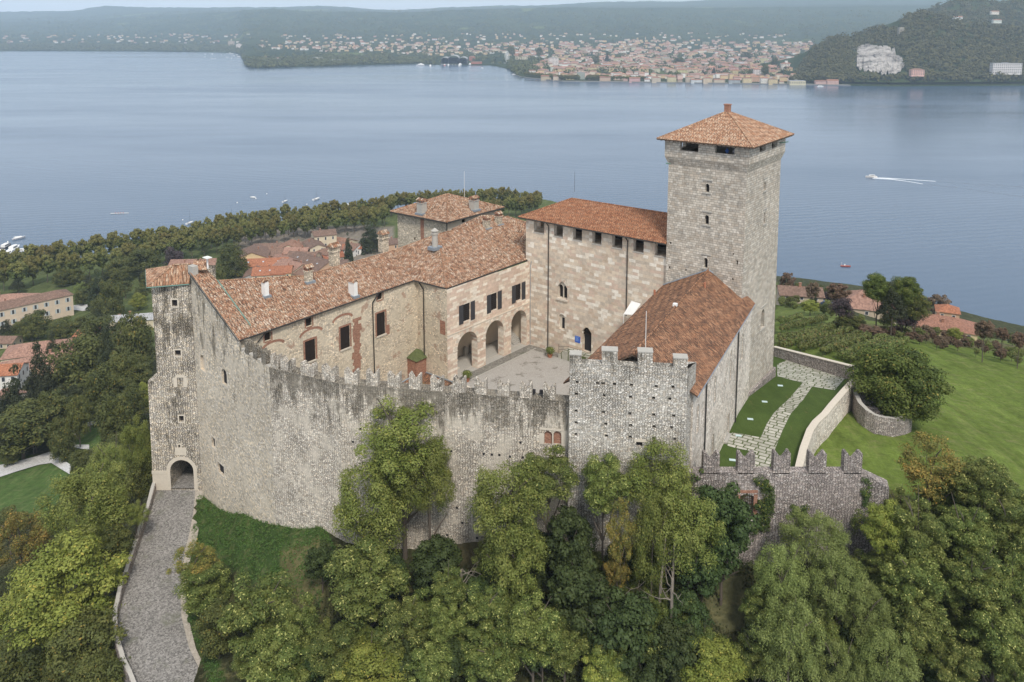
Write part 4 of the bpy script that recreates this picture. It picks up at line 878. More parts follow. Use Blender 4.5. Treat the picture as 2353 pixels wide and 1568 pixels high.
mb.poly([blk(hw2, 92), blk(c0, 92), blk(c0, ZH), V(*(blk((c0 + hw2) / 2, HR1[2] - .3))), blk(hw2, ZH)])
mb.build('wall', M['hallwall'], Hl)
for h in hwn + hdo:
    W_ = fill(PH, h, .4, 'door' if h in hdo else 'window', M['glass'] if h in hwn else M['wood'], Hl); a_, b_, c_, d_ = min(x for x, z in h), max(x for x, z in h), min(z for x, z in h), max(z for x, z in h)
    mb = MB(); e = .2
    for q in ((a_ - e, a_, c_ - e, d_ - .2), (b_, b_ + e, c_ - e, d_ - .2), (a_, b_, c_ - e, c_)): slab_on(PH, *q, .004, .04, mb)
    mb.build('window_frame', M['stoneg'], Hl)
for (x0, y0, x1, y1) in ((1307, 592, 1281, 1240), (1083, 952, 1063, 1540)):
    s_ = PH.sz(*Z('B4', x0, y0))[0]; pipe([PH.p(s_, ZH - .2, .3), PH.p(s_, ZH - .8, .15), PH.p(s_, 97.3, .15)], .09, Hl, M['metal'])
nearP = at3(1713.9, 676.7, HR1, HR1 - hd_ * 10, ha); leftP = atpl(1524.3, 655.2, n, l)
le2 = atz(*Z('B4', 250, 768), leftP[2]); lo = leftP - hd_ * 34
HR2 = HR1 - hd_ * 33.4; hb2 = ha - hd_ * 32.0; lo = leftP - hd_ * 37; lo[2] = leftP[2]
rf = tile_roof('roof', [[HR1, HR2, hb2, ha, nearP], [HR2, HR1, leftP, lo]], [M['roofC'], M['eave']], Hl)
ridge([(HR1, HR2)], rf, M['roofC'], .17)
pipe([ha - V(0, 0, .1), hb2 - V(0, 0, .1)], .09, rf, M['lead'], 'gutter')
mb = MB(); mb.tube(HR1 + V(-.1, -.25, .1), nearP + V(0, -.2, .1), .12, n=5); mb.tube(HR1 + V(-.1, -.25, .1), leftP + V(0, -.2, .1), .12, n=5); mb.build('flashing', M['lead'], rf)
F5 = (HR1, HR2, hb2); F6 = (HR1, HR2, leftP)
for (x, y, F_) in ((1078, 265, F5), (728, 315, F6)):
    c = at3(*Z('B4', x, y), *F_); mb = MB(); mb.tube(c - V(0, 0, .2), c + V(0, 0, .75), .16, n=8); mb.build('flue', M['pot'], rf)
c = at3(*Z('B4', 872, 392), *F5); mb = MB(); mb.box(c, (.5, .5, .35), hd_); mb.build('skylight', M['white'], rf)
c = at3(*Z('B4', 665, 712), *F5); mb = MB(); mb.tube(c, c + V(0, 0, 4.6), .045, .03, 5); mb.build('lightning_rod', M['white'], rf)
print('CHK', 'zg', zg, 'za', za, 'zLr', zLr, 'LA1', LA1, 'LV', LV, 'WV', WV, 'r0', r0, 'rm', rm, 'S2', S2, 'S1', S1, 'Kw', Kw, 'Mw', Mw, 'X0', X0, 'X1', X1, 'apz', apz, 'keep', k1, k2, ap_, 'gate', gA, gB, 'zb', zb0, zb1, zb2, zK_, zb_1, zb_2, 'leftP', leftP, 'step', zstep)
# ================================================================ ground of the near side
ZT = 97.8
CT = []                                   # control points of the terrain
def ct(*p): CT.append((float(p[0]), float(p[1]), float(p[2])))
def cz(px, py, z): ct(*atz(px, py, z))
def cy(px, py, y, dz=0): q = aty(px, py, y); ct(q[0], q[1], q[2] + dz)
q = PE.p(PE.sz(560, 1178)[0], 0); ct(q[0], q[1], zb1); q = PE.p(0, 0); ct(q[0] + .3, q[1], 83.9); ct(Kw[0], Kw[1], zK_)
q = Ka.p(sb1, 0); ct(q[0], q[1], zb_1); q = Kc.p(sb2, 0); ct(q[0], q[1], zb_2)
ct(Kc.b[0], Kc.b[1] - 2, 92.0); ct(20, 76, 92.2); ct(30, 77.5, 92.3); ct(40, 77.5, 92.6); ct(46, 78, 93)
for p in ((-20, 105, 86), (-5, 100, 89), (5, 110, 90), (20, 105, 91), (0, 140, 88), (25, 135, 90), (-25, 125, 84), (-45, 125, 80), (-25, 145, 78), (0, 165, 74), (20, 150, 80)): ct(*p)
# the wooded slope in front, falling towards the viewer
for x, z in ((-30, 0), (-15, 0), (0, 1), (15, 1.5), (30, 2), (45, 2), (60, 1)):
    ct(x, 66, 83.5 + z); ct(x, 52, 75 + z); ct(x, 36, 66 + z); ct(x, 20, 56)
ct(-26, 82, 86.2); ct(-34, 88, 84.2); ct(-31, 76, 80.8)
# ramp
RAMP_L = [(362, 1120), (345, 1180), (325, 1240), (303, 1310), (283, 1370), (272, 1420), (272, 1475), (290, 1530), (312, 1580), (345, 1660)]
RAMP_R = [(463, 1128), (459, 1180), (448, 1240), (432, 1290), (424, 1350), (428, 1420), (445, 1490), (478, 1560), (510, 1620), (560, 1700)]
def ramp_pt(px, py):
    r = ray(px, py); a = (r[2] - .17 * r[1]); z0 = ZG - .17 * 109.5; t = (z0 - H) / a; return Cv + r * t
RL = [ramp_pt(*p) for p in RAMP_L]; RR = [ramp_pt(*p) for p in RAMP_R]
for k in range(0, 10, 2):
    m_ = (RL[k] + RR[k]) / 2; ct(m_[0], m_[1], m_[2] - .6); ct(RR[k][0] + .8, RR[k][1], RR[k][2] - .3); ct(RL[k][0] - 1.6, RL[k][1], RL[k][2] - 4.2); ct(RL[k][0] - 12, RL[k][1], RL[k][2] - 14)
# left park, gardens and town
cz(90, 1120, 36); cz(20, 1050, 34); cz(130, 1070, 35.5); cz(200, 1000, 33); cz(0, 1200, 42); cz(100, 1400, 52); cz(300, 1050, 46); cz(0, 1560, 56); cz(-250, 1200, 36); cz(-350, 1568, 50)
cz(250, 900, 28); cz(0, 900, 22); cz(100, 780, 12); cz(250, 760, 12); cz(0, 760, 9); cz(200, 690, 6); cz(0, 670, 5); cz(-300, 800, 8); cz(320, 830, 22)
for px, py in ((-300, 740), (-100, 665), (100, 632), (300, 600), (500, 568), (700, 543), (900, 510), (1100, 482), (1230, 472)): cz(px, py, 3)
for px, py in ((-500, 700), (-300, 665), (-100, 630), (60, 605), (250, 574), (450, 538), (650, 505), (850, 478), (1050, 458), (1235, 449), (1290, 455)): cz(px, py, -1.5)
for px, py in ((-300, 600), (0, 530), (300, 480), (600, 440), (900, 420), (1200, 395), (1400, 420), (1500, 500), (1700, 560), (1800, 600), (2000, 640), (2300, 700), (2700, 760)): cz(px, py, -9)
ct(-60, 200, 45); ct(-30, 250, 30); ct(20, 250, 35); ct(-30, 330, 15); ct(60, 330, 18)
cz(620, 640, 5); cz(760, 600, 4); cz(900, 640, 8)
# right: lawn, vineyard, villas, shore
for px, py, z in ((1870, 1050, 95.0), (1950, 950, 95.0), (1960, 1080, 94.5), (2100, 1100, 93.5), (2353, 1100, 91.5), (2500, 1200, 91), (2100, 1000, 93.2), (2300, 950, 87.5), (2200, 900, 87), (2353, 830, 80), (2150, 790, 80.5), (1990, 760, 80.5), (2600, 900, 80), (1960, 790, 84)): cz(px, py, z)
for px, py, z in ((1795, 790, 90), (1900, 780, 85), (1800, 740, 76), (1900, 725, 70), (1800, 700, 58), (1900, 690, 52), (1850, 672, 38), (1985, 735, 34), (2060, 752, 38), (2170, 775, 34), (2250, 790, 45), (2350, 822, 60), (2353, 800, 30), (2060, 690, 12), (2200, 735, 6), (1900, 660, 16), (1800, 650, 12), (2500, 830, 15)): cz(px, py, z)
for px, py in ((1790, 632), (1900, 645), (2060, 668), (2200, 705), (2353, 742), (2550, 790), (2800, 850)): cz(px, py, -2)
ct(75, 65, 90); ct(80, 40, 78); ct(60, 95, 93.5)
ct(-150, 100, 44); ct(-120, 140, 38); ct(-90, 110, 58); ct(-75, 95, 66); ct(-80, 70, 62); ct(-70, 50, 60); ct(-110, 60, 52)
CT = np.array(CT); PT = CT[:, :2] * (1, 1) 
def lw(p):      # log-like compression of distance keeps the fit even from near to far
    p = np.atleast_2d(p); r_ = np.hypot(p[:, 0], p[:, 1]) + 1e-9; s = 60 * np.log1p(r_ / 60); return p * (s / r_)[:, None]
PTw = lw(PT); NCT = len(CT); DD = np.linalg.norm(PTw[:, None] - PTw[None], axis=2)
Amat = np.zeros((NCT + 3, NCT + 3)); Amat[:NCT, :NCT] = DD + np.eye(NCT) * -.25; Amat[:NCT, NCT] = 1; Amat[:NCT, NCT + 1:] = PTw; Amat[NCT:, :NCT] = Amat[:NCT, NCT:].T
wgt = np.linalg.solve(Amat, np.r_[CT[:, 2], 0, 0, 0])
def TZ(P):
    P = np.atleast_2d(np.array(P, float))[:, :2]; out = np.empty(len(P))
    for i in range(0, len(P), 4000):
        Q = lw(P[i:i + 4000]); out[i:i + 4000] = np.linalg.norm(Q[:, None] - PTw[None], axis=2) @ wgt[:NCT] + wgt[NCT] + Q @ wgt[NCT + 1:]
    return out
def tz(x, y): return float(TZ([(x, y)])[0])
_t = np.concatenate([np.linspace(15, 140, 260), np.geomspace(140, 800, 260)[1:]])
def gnd(px, py, y0=15):
    r = ray(px, py); r = r / r[1]; P = Cv[None] + r[None] * _t[:, None]; d = P[:, 2] - TZ(P[:, :2]); k = np.where((d[:-1] > 0) & (d[1:] <= 0) & (_t[1:] > y0))[0]
    if len(k) == 0: return Cv + r * 400.0
    k = k[0]; f = d[k] / (d[k] - d[k + 1]); return P[k] * (1 - f) + P[k + 1] * f
ys = np.concatenate([np.linspace(12, 60, 40), np.linspace(60, 140, 120)[1:], np.geomspace(140, 760, 110)[1:]]); th = np.tan(np.radians(np.linspace(-47, 47, 330)))
X, Y = np.meshgrid(th, ys); X = X * (Y + 25); P = np.stack([X.ravel(), Y.ravel()], 1); Zz = TZ(P)
rn = np.random.RandomState(5)
near = (P[:, 1] > 70)
Zz += rn.normal(0, .05, len(Zz))
nx = len(th); ny = len(ys)
idx = np.arange(nx * ny).reshape(ny, nx); fc = np.stack([idx[:-1, :-1], idx[:-1, 1:], idx[1:, 1:], idx[1:, :-1]], -1).reshape(-1, 4)
fc = fc[(Zz[fc].max(1) > -4)]
me = bpy.data.meshes.new('ground'); me.from_pydata([tuple(a) for a in np.c_[P, Zz]], [], fc.tolist()); me.update(); me.shade_smooth()
# what grows where (open grass, meadow, town yards), looked up from the picture's outlines
def inpoly(q, poly):
    x, y = q[:, 0], q[:, 1]; c = np.zeros(len(q), bool); n = len(poly); j = n - 1
    for i in range(n):
        xi, yi = poly[i]; xj, yj = poly[j]
        cnd = ((yi > y) != (yj > y)) & (x < (xj - xi) * (y - yi) / (yj - yi + 1e-12) + xi); c ^= cnd; j = i
    return c
D = np.c_[P, Zz] - Cv; w_ = D @ Fv; PP2 = np.stack([CX + FPX * D[:, 0] / w_, CY0 - FPX * (D @ Uv) / w_], 1)
col = np.tile(np.array([.040, .042, .020]), (len(P), 1))
def paint(poly, c, cond=None):
    k = inpoly(PP2, poly)
    if cond is not None: k &= cond
    col[k] = c
paint([(-400, 640), (1300, 440), (1300, 640), (500, 760), (360, 800), (-400, 900)], (.085, .11, .04))
paint([(540, 520), (900, 520), (930, 660), (540, 680)], (.22, .19, .16))
right = P[:, 0] > 34
paint([(1780, 600), (2600, 700), (2600, 1240), (2010, 1125), (1985, 1150), (1600, 1150), (1780, 900)], (.120, .165, .036), right)
paint([(1790, 640), (1990, 690), (2500, 790), (2500, 830), (2230, 800), (2010, 770), (1790, 735)], (.125, .16, .045), right)
paint([(1780, 620), (2700, 760), (2700, 800), (2353, 792), (2200, 765), (2000, 738), (1900, 712), (1790, 690)], (.048, .055, .028), right)
paint([(1940, 738), (2150, 760), (2500, 825), (2500, 840), (2200, 795), (1960, 760)], (.11, .105, .05), right)
paint([(-400, 1010), (60, 1050), (160, 1065), (170, 1110), (100, 1190), (0, 1175), (-400, 1200)], (.075, .125, .035), ~right)
paint([(165, 980), (235, 950), (240, 1020), (190, 1040), (165, 1030)], (.075, .125, .035), ~right)
paint([(455, 1130), (632, 1195), (740, 1200), (770, 1260), (735, 1400), (640, 1360), (560, 1330), (470, 1260), (440, 1400), (520, 1568), (480, 1568), (424, 1400)], (.044, .074, .022), ~right)
paint([(640, 1270), (740, 1230), (745, 1400), (650, 1390)], (.12, .11, .05), ~right)
paint([(1000, 1225), (1110, 1235), (1110, 1300), (960, 1300)], (.085, .075, .04), ~right & (P[:, 1] < 85))
paint([(1610, 1310), (1740, 1320), (1730, 1480), (1600, 1480)], (.10, .10, .05), P[:, 1] < 80)
ca = me.color_attributes.new('cover', 'FLOAT_COLOR', 'POINT'); ca.data.foreach_set('color', np.c_[col, np.ones(len(col))].astype(np.float32).ravel())
gm = NT('grass_and_leaf_litter', .95, .05); at = gm.n('Attribute', attribute_name='cover').outputs['Color']; P_ = gm.pos()
c = gm.mix(1, at, gm.ramp(gm.noise(P_, .5, 8, .75), [(.25, .6), (.75, 1.35)]), 'MULTIPLY')
c = gm.mix(1, c, gm.ramp(gm.noise(P_, 2.2, 7, .85), [(.25, .6), (.75, 1.4)]), 'MULTIPLY')
c = gm.mix(gm.math('MULTIPLY', gm.ramp(gm.noise(gm.vm('MULTIPLY', P_, (.5, 1.7, 1)), .6, 8, .75), [(.53, 0), (.66, 1)]), .5), c, (.22, .20, .10))
mr_ = gm.n('Mapping', {'Vector': P_, 'Rotation': (0, 0, rad(-38)), 'Scale': (.9, .12, 1)}).outputs[0]
c = gm.mix(gm.math('MULTIPLY', gm.ramp(gm.noise(mr_, .9, 6, .7), [(.52, 0), (.68, 1)]), .30), c, (.25, .24, .10))
c = gm.mix(1, c, gm.ramp(gm.noise(mr_, .5, 3, .6), [(.3, .80), (.7, 1.18)]), 'MULTIPLY')
gm.col(c); gm.bump(gm.noise(P_, 3, 6, .8), .5, .3); me.materials.append(gm.mat)
G = bpy.data.objects.new('ground', me); C.objects.link(G); tag(G, kind='structure')

# ---------------------------------------------------------------- courtyard
def sheet(pts, z, name, mat, kind='structure'):
    mb = MB(); mb.poly([(p[0], p[1], z if z is not None else p[2]) for p in pts]); o = mb.build(name, mat); tag(o, kind=kind); return o
cl = atz(*Z('B2', 1130, 990), ZC_); pts = [B_ + V(.2, 0, 0), A_ + V(-4, 5, 0), PP.p(PP.L, 0), (24.5, 103, 0), (14, 84, 0), (6.5, 82.5, 0), (-5, 84.5, 0), (-9.5, 100, 0)]
mb = MB(); pts2 = [(p[0], p[1]) for p in pts][::-1]; mb.prism(pts2, 86, ZC_); o = mb.build('courtyard', M['court']); tag(o, kind='structure')
# porch floor
mb = MB(); mb.poly([PL.p(.3, 96.43, .12), PL.p(PL.L, 96.43, .12), PL.p(PL.L, 96.43, -5.4), PL.p(.9, 96.43, -5.4)]); o = mb.build('porch_floor', M['stoneg']); tag(o, kind='structure')
mb = MB(); mb.poly([PL.p(-.0, 96.41, 1.9), PL.p(PL.L - .8, 96.41, 1.9), PL.p(PL.L + .5, 96.41, .05), PL.p(0, 96.41, .05)])
mb.poly([PP.p(0, 96.412, 1.6), PP.p(10, 96.412, 1.6), PP.p(10, 96.412, .0), PP.p(0, 96.412, 0)]); o = mb.build('cobbled_border', M['cobstrip']); tag(o, kind='structure')
mb = MB()
for a, b, p_ in ((0, PL.L - .9, PL),): slab_on(p_, a, b, 96.41, 96.46, 1.85, 2.05, mb)
slab_on(PP, 1.6, 10, 96.41, 96.46, 1.6, 1.75, mb); o = mb.build('kerb', M['stoneg']); tag(o, kind='structure')
# steps and railing to the palace door
ds0 = min(x for x, z in hd[0]); ds1 = max(x for x, z in hd[0]); St = thing('door_steps', 'low stone landing with steps in front of the palace door', 'steps', PP.p(ds0, ZC_))
mb = MB(); slab_on(PP, ds0 - 2.6, ds1 + 2, ZC_, zDoor - .06, .01, 1.7, mb); slab_on(PP, ds0 - 3.0, ds0 - 2.6, ZC_, zDoor - .4, .01, 1.7, mb); slab_on(PP, ds0 - 3.5, ds0 - 3.0, ZC_, zDoor - .8, .01, 1.7, mb); mb.build('landing', M['flag'], St)
rl = thing('railing', 'thin dark iron railing round the landing of the palace door', 'railing', PP.p(ds0 - 3, ZC_, 1.7)); 
for s_ in (ds0 - 3.4, ds0 - 1.6, ds0 + .2):
    mb = MB(); mb.tube(PP.p(s_, ZC_, 1.66), PP.p(s_, zDoor + .9, 1.66), .035, n=5); mb.build('post', M['metal'], rl)
mb = MB()
for dz in (.9, .45): mb.tube(PP.p(ds0 - 3.4, zDoor + dz - .5, 1.66), PP.p(ds0 - 1.6, zDoor + dz, 1.66), .03, n=5); mb.tube(PP.p(ds0 - 1.6, zDoor + dz, 1.66), PP.p(ds1 + 1, zDoor + dz, 1.66), .03, n=5)
mb.build('rail', M['metal'], rl)
# white canopy between palace and hall
mb = MB(); q = [atpl(*Z('z6', x, y), PP.p(0, 0, 2.6), PP.p(PP.L, 0, 2.6)) for x, y in ((880, 960), (945, 965), (968, 905), (903, 887))]
q = [q[0] + PP.n * .8, q[1] + PP.n * .8, q[2] - PP.n * .6, q[3] - PP.n * .6]
mb.poly(q); mb.poly([p - V(0, 0, .05) for p in q][::-1]); Cn = thing('canopy', 'small white canopy on a post between the palace and the hall', 'canopy', q[0]); mb.build('cover', M['white'], Cn)
mb = MB(); mb.tube(V(q[0][0], q[0][1], ZC_), q[0], .05, n=5); mb.tube(V(q[3][0], q[3][1], ZC_), q[3], .05, n=5); mb.build('post', M['white'], Cn)
# shed in the inner corner
Sd = thing('corner_shed', 'low mossy tiled shed roof tucked between the long wing and the arcaded wing', 'shed', (-14, 112, 90))
s_ap = atpl(*Z('B2', 875, 866), Jx, B_); s_l = atpl(*Z('B2', 680, 968), Ew, Jx); s_r = atpl(*Z('B2', 1140, 962), Jx, B_)
s_f = s_l + s_r - s_ap + V(0, 0, -.4)
tile_roof('roof', [[s_ap, s_l, s_f, s_r]], [M['roofC'], M['eave']], Sd)
mb = MB(); mb.prism([s_ap[:2], s_l[:2] + V(.4, -.2), s_f[:2] * .96 + s_ap[:2] * .04, s_r[:2]], 84, [s_ap[2] - .3, s_l[2] - .3, s_f[2] - .3, s_r[2] - .3]); mb.build('wall', M['wing'], Sd)
mb = MB(); mb.tube(s_l + V(.1, -.1, .12), s_ap + V(0, -.15, .12), .13, n=5); mb.tube(s_ap + V(0, -.15, .12), s_r + V(0, -.15, .12), .13, n=5); mb.build('flashing', M['lead'], Sd)
# brick buttress house with mossy cap
Ki = thing('brick_turret', 'small square brick turret with mossy stone cap against the long wing', 'turret', PW.p(PW.L - 5, 90))
a_ = PW.sz(*Z('B2', 738, 800))[0]; b_ = a_ + 3.4; zt_ = PW.sz(*Z('B2', 790, 722))[1]
mb = MB(); slab_on(PW, a_, b_, 88, zt_, -.1, 2.0, mb); mb.build('wall', M['brick'], Ki)
mb = MB(); q = [PW.p(a_ - .2, zt_, 2.25), PW.p(b_ + .2, zt_, 2.25), PW.p(b_ + .2, zt_ + .1, 0), PW.p(a_ - .2, zt_ + .1, 0)]; tp = PW.p((a_ + b_) / 2, zt_ + 1.1, .3)
for i in range(4): mb.poly([q[i], q[(i + 1) % 4], tp])
mb.poly(q[::-1]); mossy = plain('mossy_stone', (.10, .12, .05), .95, var=.6, scale=3); mb.build('cap', mossy, Ki)
# low balustrade at the edge of the court
mb = MB(); p0 = atz(*Z('B2', 1256, 985), ZC_ + .9); p1 = atz(*Z('B2', 1340, 1030), ZC_ + .9); p2 = atz(*Z('B2', 1530, 1085), ZC_ + .4)
for a, b in ((p0, p1), (p1, p2)):
    d = unit(b - a); nn = V(-d[1], d[0], 0) * .18; mb.prism([(a - nn)[:2], (b - nn)[:2], (b + nn)[:2], (a + nn)[:2]], 95.5, ZC_ + .85)
o = mb.build('stone_parapet', M['stone']); tag(o, 'low pale stone parapet at the near edge of the courtyard behind the merlons', 'parapet')
# potted shrubs and floodlights are made with the plants

# ---------------------------------------------------------------- ramp and its walls
def subdiv(L, k=5):
    out = []
    for a, b in zip(L, L[1:]): out += [a + (b - a) * i / k for i in range(k)]
    return out + [L[-1]]
gq0 = PG.p(min(x for x, z in hG[0]), ZG - .02, -8); gq1 = PG.p(max(x for x, z in hG[0]), ZG - .02, -8)
Ls = subdiv([V(*PG.p(min(x for x, z in hG[0]) + .01, ZG)), ] * 0 + RL); Rs = subdiv(RR)
mb = MB()
vs = []; fs = []
for a, b in zip(Ls, Rs):
    for k in range(9): q = a + (b - a) * k / 8; vs.append(q + V(0, 0, .12 * math.sin(math.pi * k / 8) + R.uniform(-.01, .01)))
for i in range(len(Ls) - 1):
    for k in range(8): j = i * 9 + k; fs.append((j + 9, j + 10, j + 1, j))
mb.mesh(vs, fs, 0, True)
mb.poly([PG.p(0, ZG + .02, .05) - V(0, .0, 0), PG.p(PG.L, ZG + .02, .05), gq1 + PG.d * .0 + V(0, 0, .04), gq0 + V(0, 0, .04)])
o = mb.build('cobbled_ramp', M['cobble']); tag(o, kind='structure')
mb = MB(); vs = []; fs = []
for i, b in enumerate(Rs):
    a = Ls[i]; d = unit(a - b); w0 = .9 if i < 14 else .55; vs += [b + d * w0 + V(0, 0, .06), b - d * .25 + V(0, 0, .05), b - d * .3 + V(0, 0, -1.2)]
for i in range(len(Rs) - 1): fs += [(3 * i + 3, 3 * i + 4, 3 * i + 1, 3 * i), (3 * i + 4, 3 * i + 5, 3 * i + 2, 3 * i + 1)]
mb.mesh(vs, fs); o = mb.build('verge', M['dirtpath']); tag(o, kind='structure')
def wall_strip(name, pts, hs, th, mat, label, cat, base=None, cap=None):
    """free-standing wall along a line: pts tops, base heights"""
    T_ = thing(name, label, cat, tuple(pts[0])); mb = MB(); mc = MB(); n = len(pts)
    off = []
    for i in range(n):
        d = unit((pts[min(i + 1, n - 1)] - pts[max(i - 1, 0)]) * V(1, 1, 0)); off.append(V(-d[1], d[0], 0) * th)
    for i in range(n - 1):
        a, b = pts[i], pts[i + 1]; a2, b2 = a + off[i], b + off[i + 1]; za, zb = hs[i], hs[i + 1]
        mb.poly([blk(a, za), blk(b, zb), b, a]); mb.poly([blk(b2, zb), blk(a2, za), a2, b2]); mb.poly([a, b, b2, a2])
        e = .06; up = V(0, 0, .12); o1, o2 = off[i] * (e / th), off[i + 1] * (e / th)
        q = [a - o1, b - o2, b2 + o2, a2 + o1]; mc.poly([p + up for p in q]); mc.poly([q[0], q[1], q[1] + up, q[0] + up]); mc.poly([q[2], q[3], q[3] + up, q[2] + up])
    for i in (0, n - 1): a = pts[i]; a2 = a + off[i]; mb.poly([blk(a2, hs[i]), blk(a, hs[i]), a, a2])
    mb.build('wall', mat, T_); mc.build('coping', cap or M['stoneg'], T_); return T_
top = [p + V(0, 0, 1.15 + .12 * math.sin(i * 1.7)) for i, p in enumerate(subdiv(RL, 3))]
wall_strip('ramp_parapet', top, [p[2] - 7 for p in top], -.55, M['terrwall'], 'low mossy stone parapet along the outer edge of the cobbled ramp', 'wall')

# ---------------------------------------------------------------- terrace by the tower
def tzz(y): return ZT if y < 103 else ZT - (y - 103) * .13
def att(px, py):
    z = ZT
    for _ in range(12): q = atz(px, py, z); z = tzz(q[1])
    return atz(px, py, z)
TL = [(1597, 1090), (1654, 1042), (1709, 925), (1787, 861), (1787, 806), (1955, 850), (1948, 873), (1915, 925), (1890, 955), (1862, 985), (1850, 1030), (1835, 1083), (1836, 1120)]
mw0 = Plane(aty(1597, 1083, 79), aty(1985, 1090, 79)); zM = mw0.sz(1700, 1086)[1]
corner_far = att(1955, 850); tw_end = att(1836, 1083)
tpoly = [V(17, 80, 0), V(21, 84, 0), V(32, 107, 0), r + tv * 1.0, att(1787, 806) + V(-1, 6, 0), corner_far, att(1948, 873), att(1890, 955), att(1862, 985), att(1848, 1030), tw_end, V(36, 80, 0)]
def strip_poly(pts, name, mat, dz=0.0, kind='structure'):
    v2 = [Vector((p[0], p[1], 0)) for p in pts]; tr = tessellate_polygon([v2]); mb = MB(); bm = bmesh.new(); bv = [bm.verts.new((p[0], p[1], 0)) for p in v2]
    for t in tr:
        try: bm.faces.new([bv[i] for i in t])
        except ValueError: pass
    for y in np.arange(82, 130, 3.0): bmesh.ops.bisect_plane(bm, geom=bm.verts[:] + bm.edges[:] + bm.faces[:], plane_co=(0, y, 0), plane_no=(0, 1, 0), dist=1e-4)
    for v in bm.verts: v.co.z = tzz(v.co.y) + dz
    bmesh.ops.recalc_face_normals(bm, faces=bm.faces[:]); me = bpy.data.meshes.new(name); bm.to_mesh(me); bm.free(); me.update()
    if len(me.polygons) and sum(p.normal.z for p in me.polygons) < 0: me.flip_normals()
    me.materials.append(mat); auto_uv(me, V(0, 0, 0)); o = bpy.data.objects.new(name, me); C.objects.link(o); tag(o, kind=kind); return o
strip_poly(tpoly, 'terrace_lawn', M['lawn'])
fp = [(1726, 1087), (1741, 1045), (1752, 1018), (1672, 1005)]
pl_ = [(1672, 1008), (1683, 994), (1748, 1006), (1762, 975), (1778, 950), (1812, 918), (1845, 880), (1832, 877), (1786, 865), (1786, 838), (1806, 829), (1826, 824), (1842, 826), (1953, 849), (1945, 866), (1918, 897), (1866, 889), (1845, 920), (1815, 955), (1798, 990), (1778, 1040), (1765, 1083), (1760, 1110), (1748, 1198), (1688, 1198), (1722, 1110), (1730, 1060), (1738, 1040), (1690, 1030), (1672, 1025)]
strip_poly([att(*p) for p in pl_], 'flagstone_path', M['flag'], .03)
for k, (x, y) in enumerate(((1793, 887), (1757, 924), (1724, 964), (1697, 1002), (1683, 1058))):
    q = att(x, y); mb = MB(); mb.box(q + V(0, 0, .02), (.75, .45, .05), (1, -.2)); o = mb.build('ground_light', plain('frosted_glass', (.55, .68, .68), .2, .5)); tag(o, 'square pale glass ground light, ' + ('nearest the tower', 'second from the tower', 'third from the tower', 'beside the doorstep path', 'nearest the screen wall')[k], 'light', 'ground lights along the tower path')
mb = MB(); q = att(1668, 1008)
for k, e in enumerate((1.1, .75, .4)): mb.box(q + V(-.6, .2, k * .22), (1.5 + e, e * 1.9, .22), hd_)
o = mb.build('stone_steps', M['stoneg']); tag(o, 'worn stone doorstep between the hall door and the flagstone path', 'steps')
# terrace walls
W2 = [Z('z8', 605, 850), Z('z8', 545, 915), Z('z8', 470, 1000), Z('z8', 430, 1050), Z('z8', 375, 1100), Z('z8', 340, 1150), Z('z8', 300, 1260), Z('z8', 270, 1380), Z('z8', 258, 1440)]
tw = [atz(*p, ZT + .75 + (.2 if i > 4 else 0)) for i, p in enumerate(W2)]; tw[-1] = V(tw[-1][0], 79.6, tw[-1][2])
wall_strip('terrace_wall', subdiv(tw, 2), [92.0] * (len(tw) * 2 - 1), .75, M['hallwall'], 'pale stained retaining wall between the terrace and the open lawn', 'wall', cap=M['stone'])
fw0 = atz(*Z('z8', 168, 665), tzz(125) + 1.0); fw1 = atz(*Z('z8', 608, 775), ZT - 1.2 + 1.6)
wall_strip('vineyard_wall', subdiv([fw0 + (fw0 - fw1) * .08, fw1], 5), [88.0] * 6, .6, M['terrwall'], 'low dark stone wall between the flagstones and the vineyard', 'wall', cap=M['stone'])
# swallow-tailed screen wall with gate
Sw = thing('screen_wall', 'dark rubble wall with five tall fish-tailed merlons and a barred opening right of the hall', 'wall', mw0.p(6, 92))
hgt = holes_px(mw0, [(575, 640, 706, 853)], zc='B6')[0]; gh = [(hgt[0][0], max(hgt[0][1], 97.9)), (hgt[1][0], max(hgt[1][1], 97.9)), (hgt[2][0], hgt[2][1]), ((hgt[0][0] + hgt[1][0]) / 2, hgt[2][1] + .35), (hgt[3][0], hgt[3][1])]
e_ = mw0.sz(*Z('B6', 1690, 470))[0]
mb = MB(); panel(mb, mw0, [(-1.5, 86), (e_, 86), (e_, zM), (-1.5, zM)], [gh], .6, 0, back=1.0); mb.build('wall', M['terrwall'], Sw)
mb = MB()
for q in ((gh[0][0] - .4, gh[0][0], gh[0][1], gh[2][1] + .2), (gh[1][0], gh[1][0] + .4, gh[0][1], gh[2][1] + .2), (gh[0][0] - .4, gh[1][0] + .4, gh[2][1] + .38, gh[2][1] + .7)): slab_on(mw0, *q, .004, .03, mb)
mb.build('brick_surround', M['brick'], Sw)
mb = MB(); w_ = gh[1][0] - gh[0][0]
for k in range(1, 8): x = gh[0][0] + w_ * k / 8; mb.tube(mw0.p(x, gh[0][1], -.3), mw0.p(x, gh[3][1], -.3), .035, n=5)
for k in range(12): z_ = gh[0][1] + .15 + k * .29; mb.tube(mw0.p(gh[0][0], z_, -.34), mw0.p(gh[1][0], z_, -.34), .028, n=5)
mb.build('grille', plain('rusty_iron', (.09, .05, .035), .8), Sw)
for x0, x1 in ((250, 397), (560, 712), (880, 1030), (1195, 1352), (1510, 1672)):
    s0 = mw0.sz(*Z('B6', x0, 440))[0]; s1 = mw0.sz(*Z('B6', x1, 440))[0]; swallow(mw0, (s0 + s1) / 2, zM, s1 - s0, R.uniform(2.1, 2.3), .8, Sw, M['terrwall'], .1)
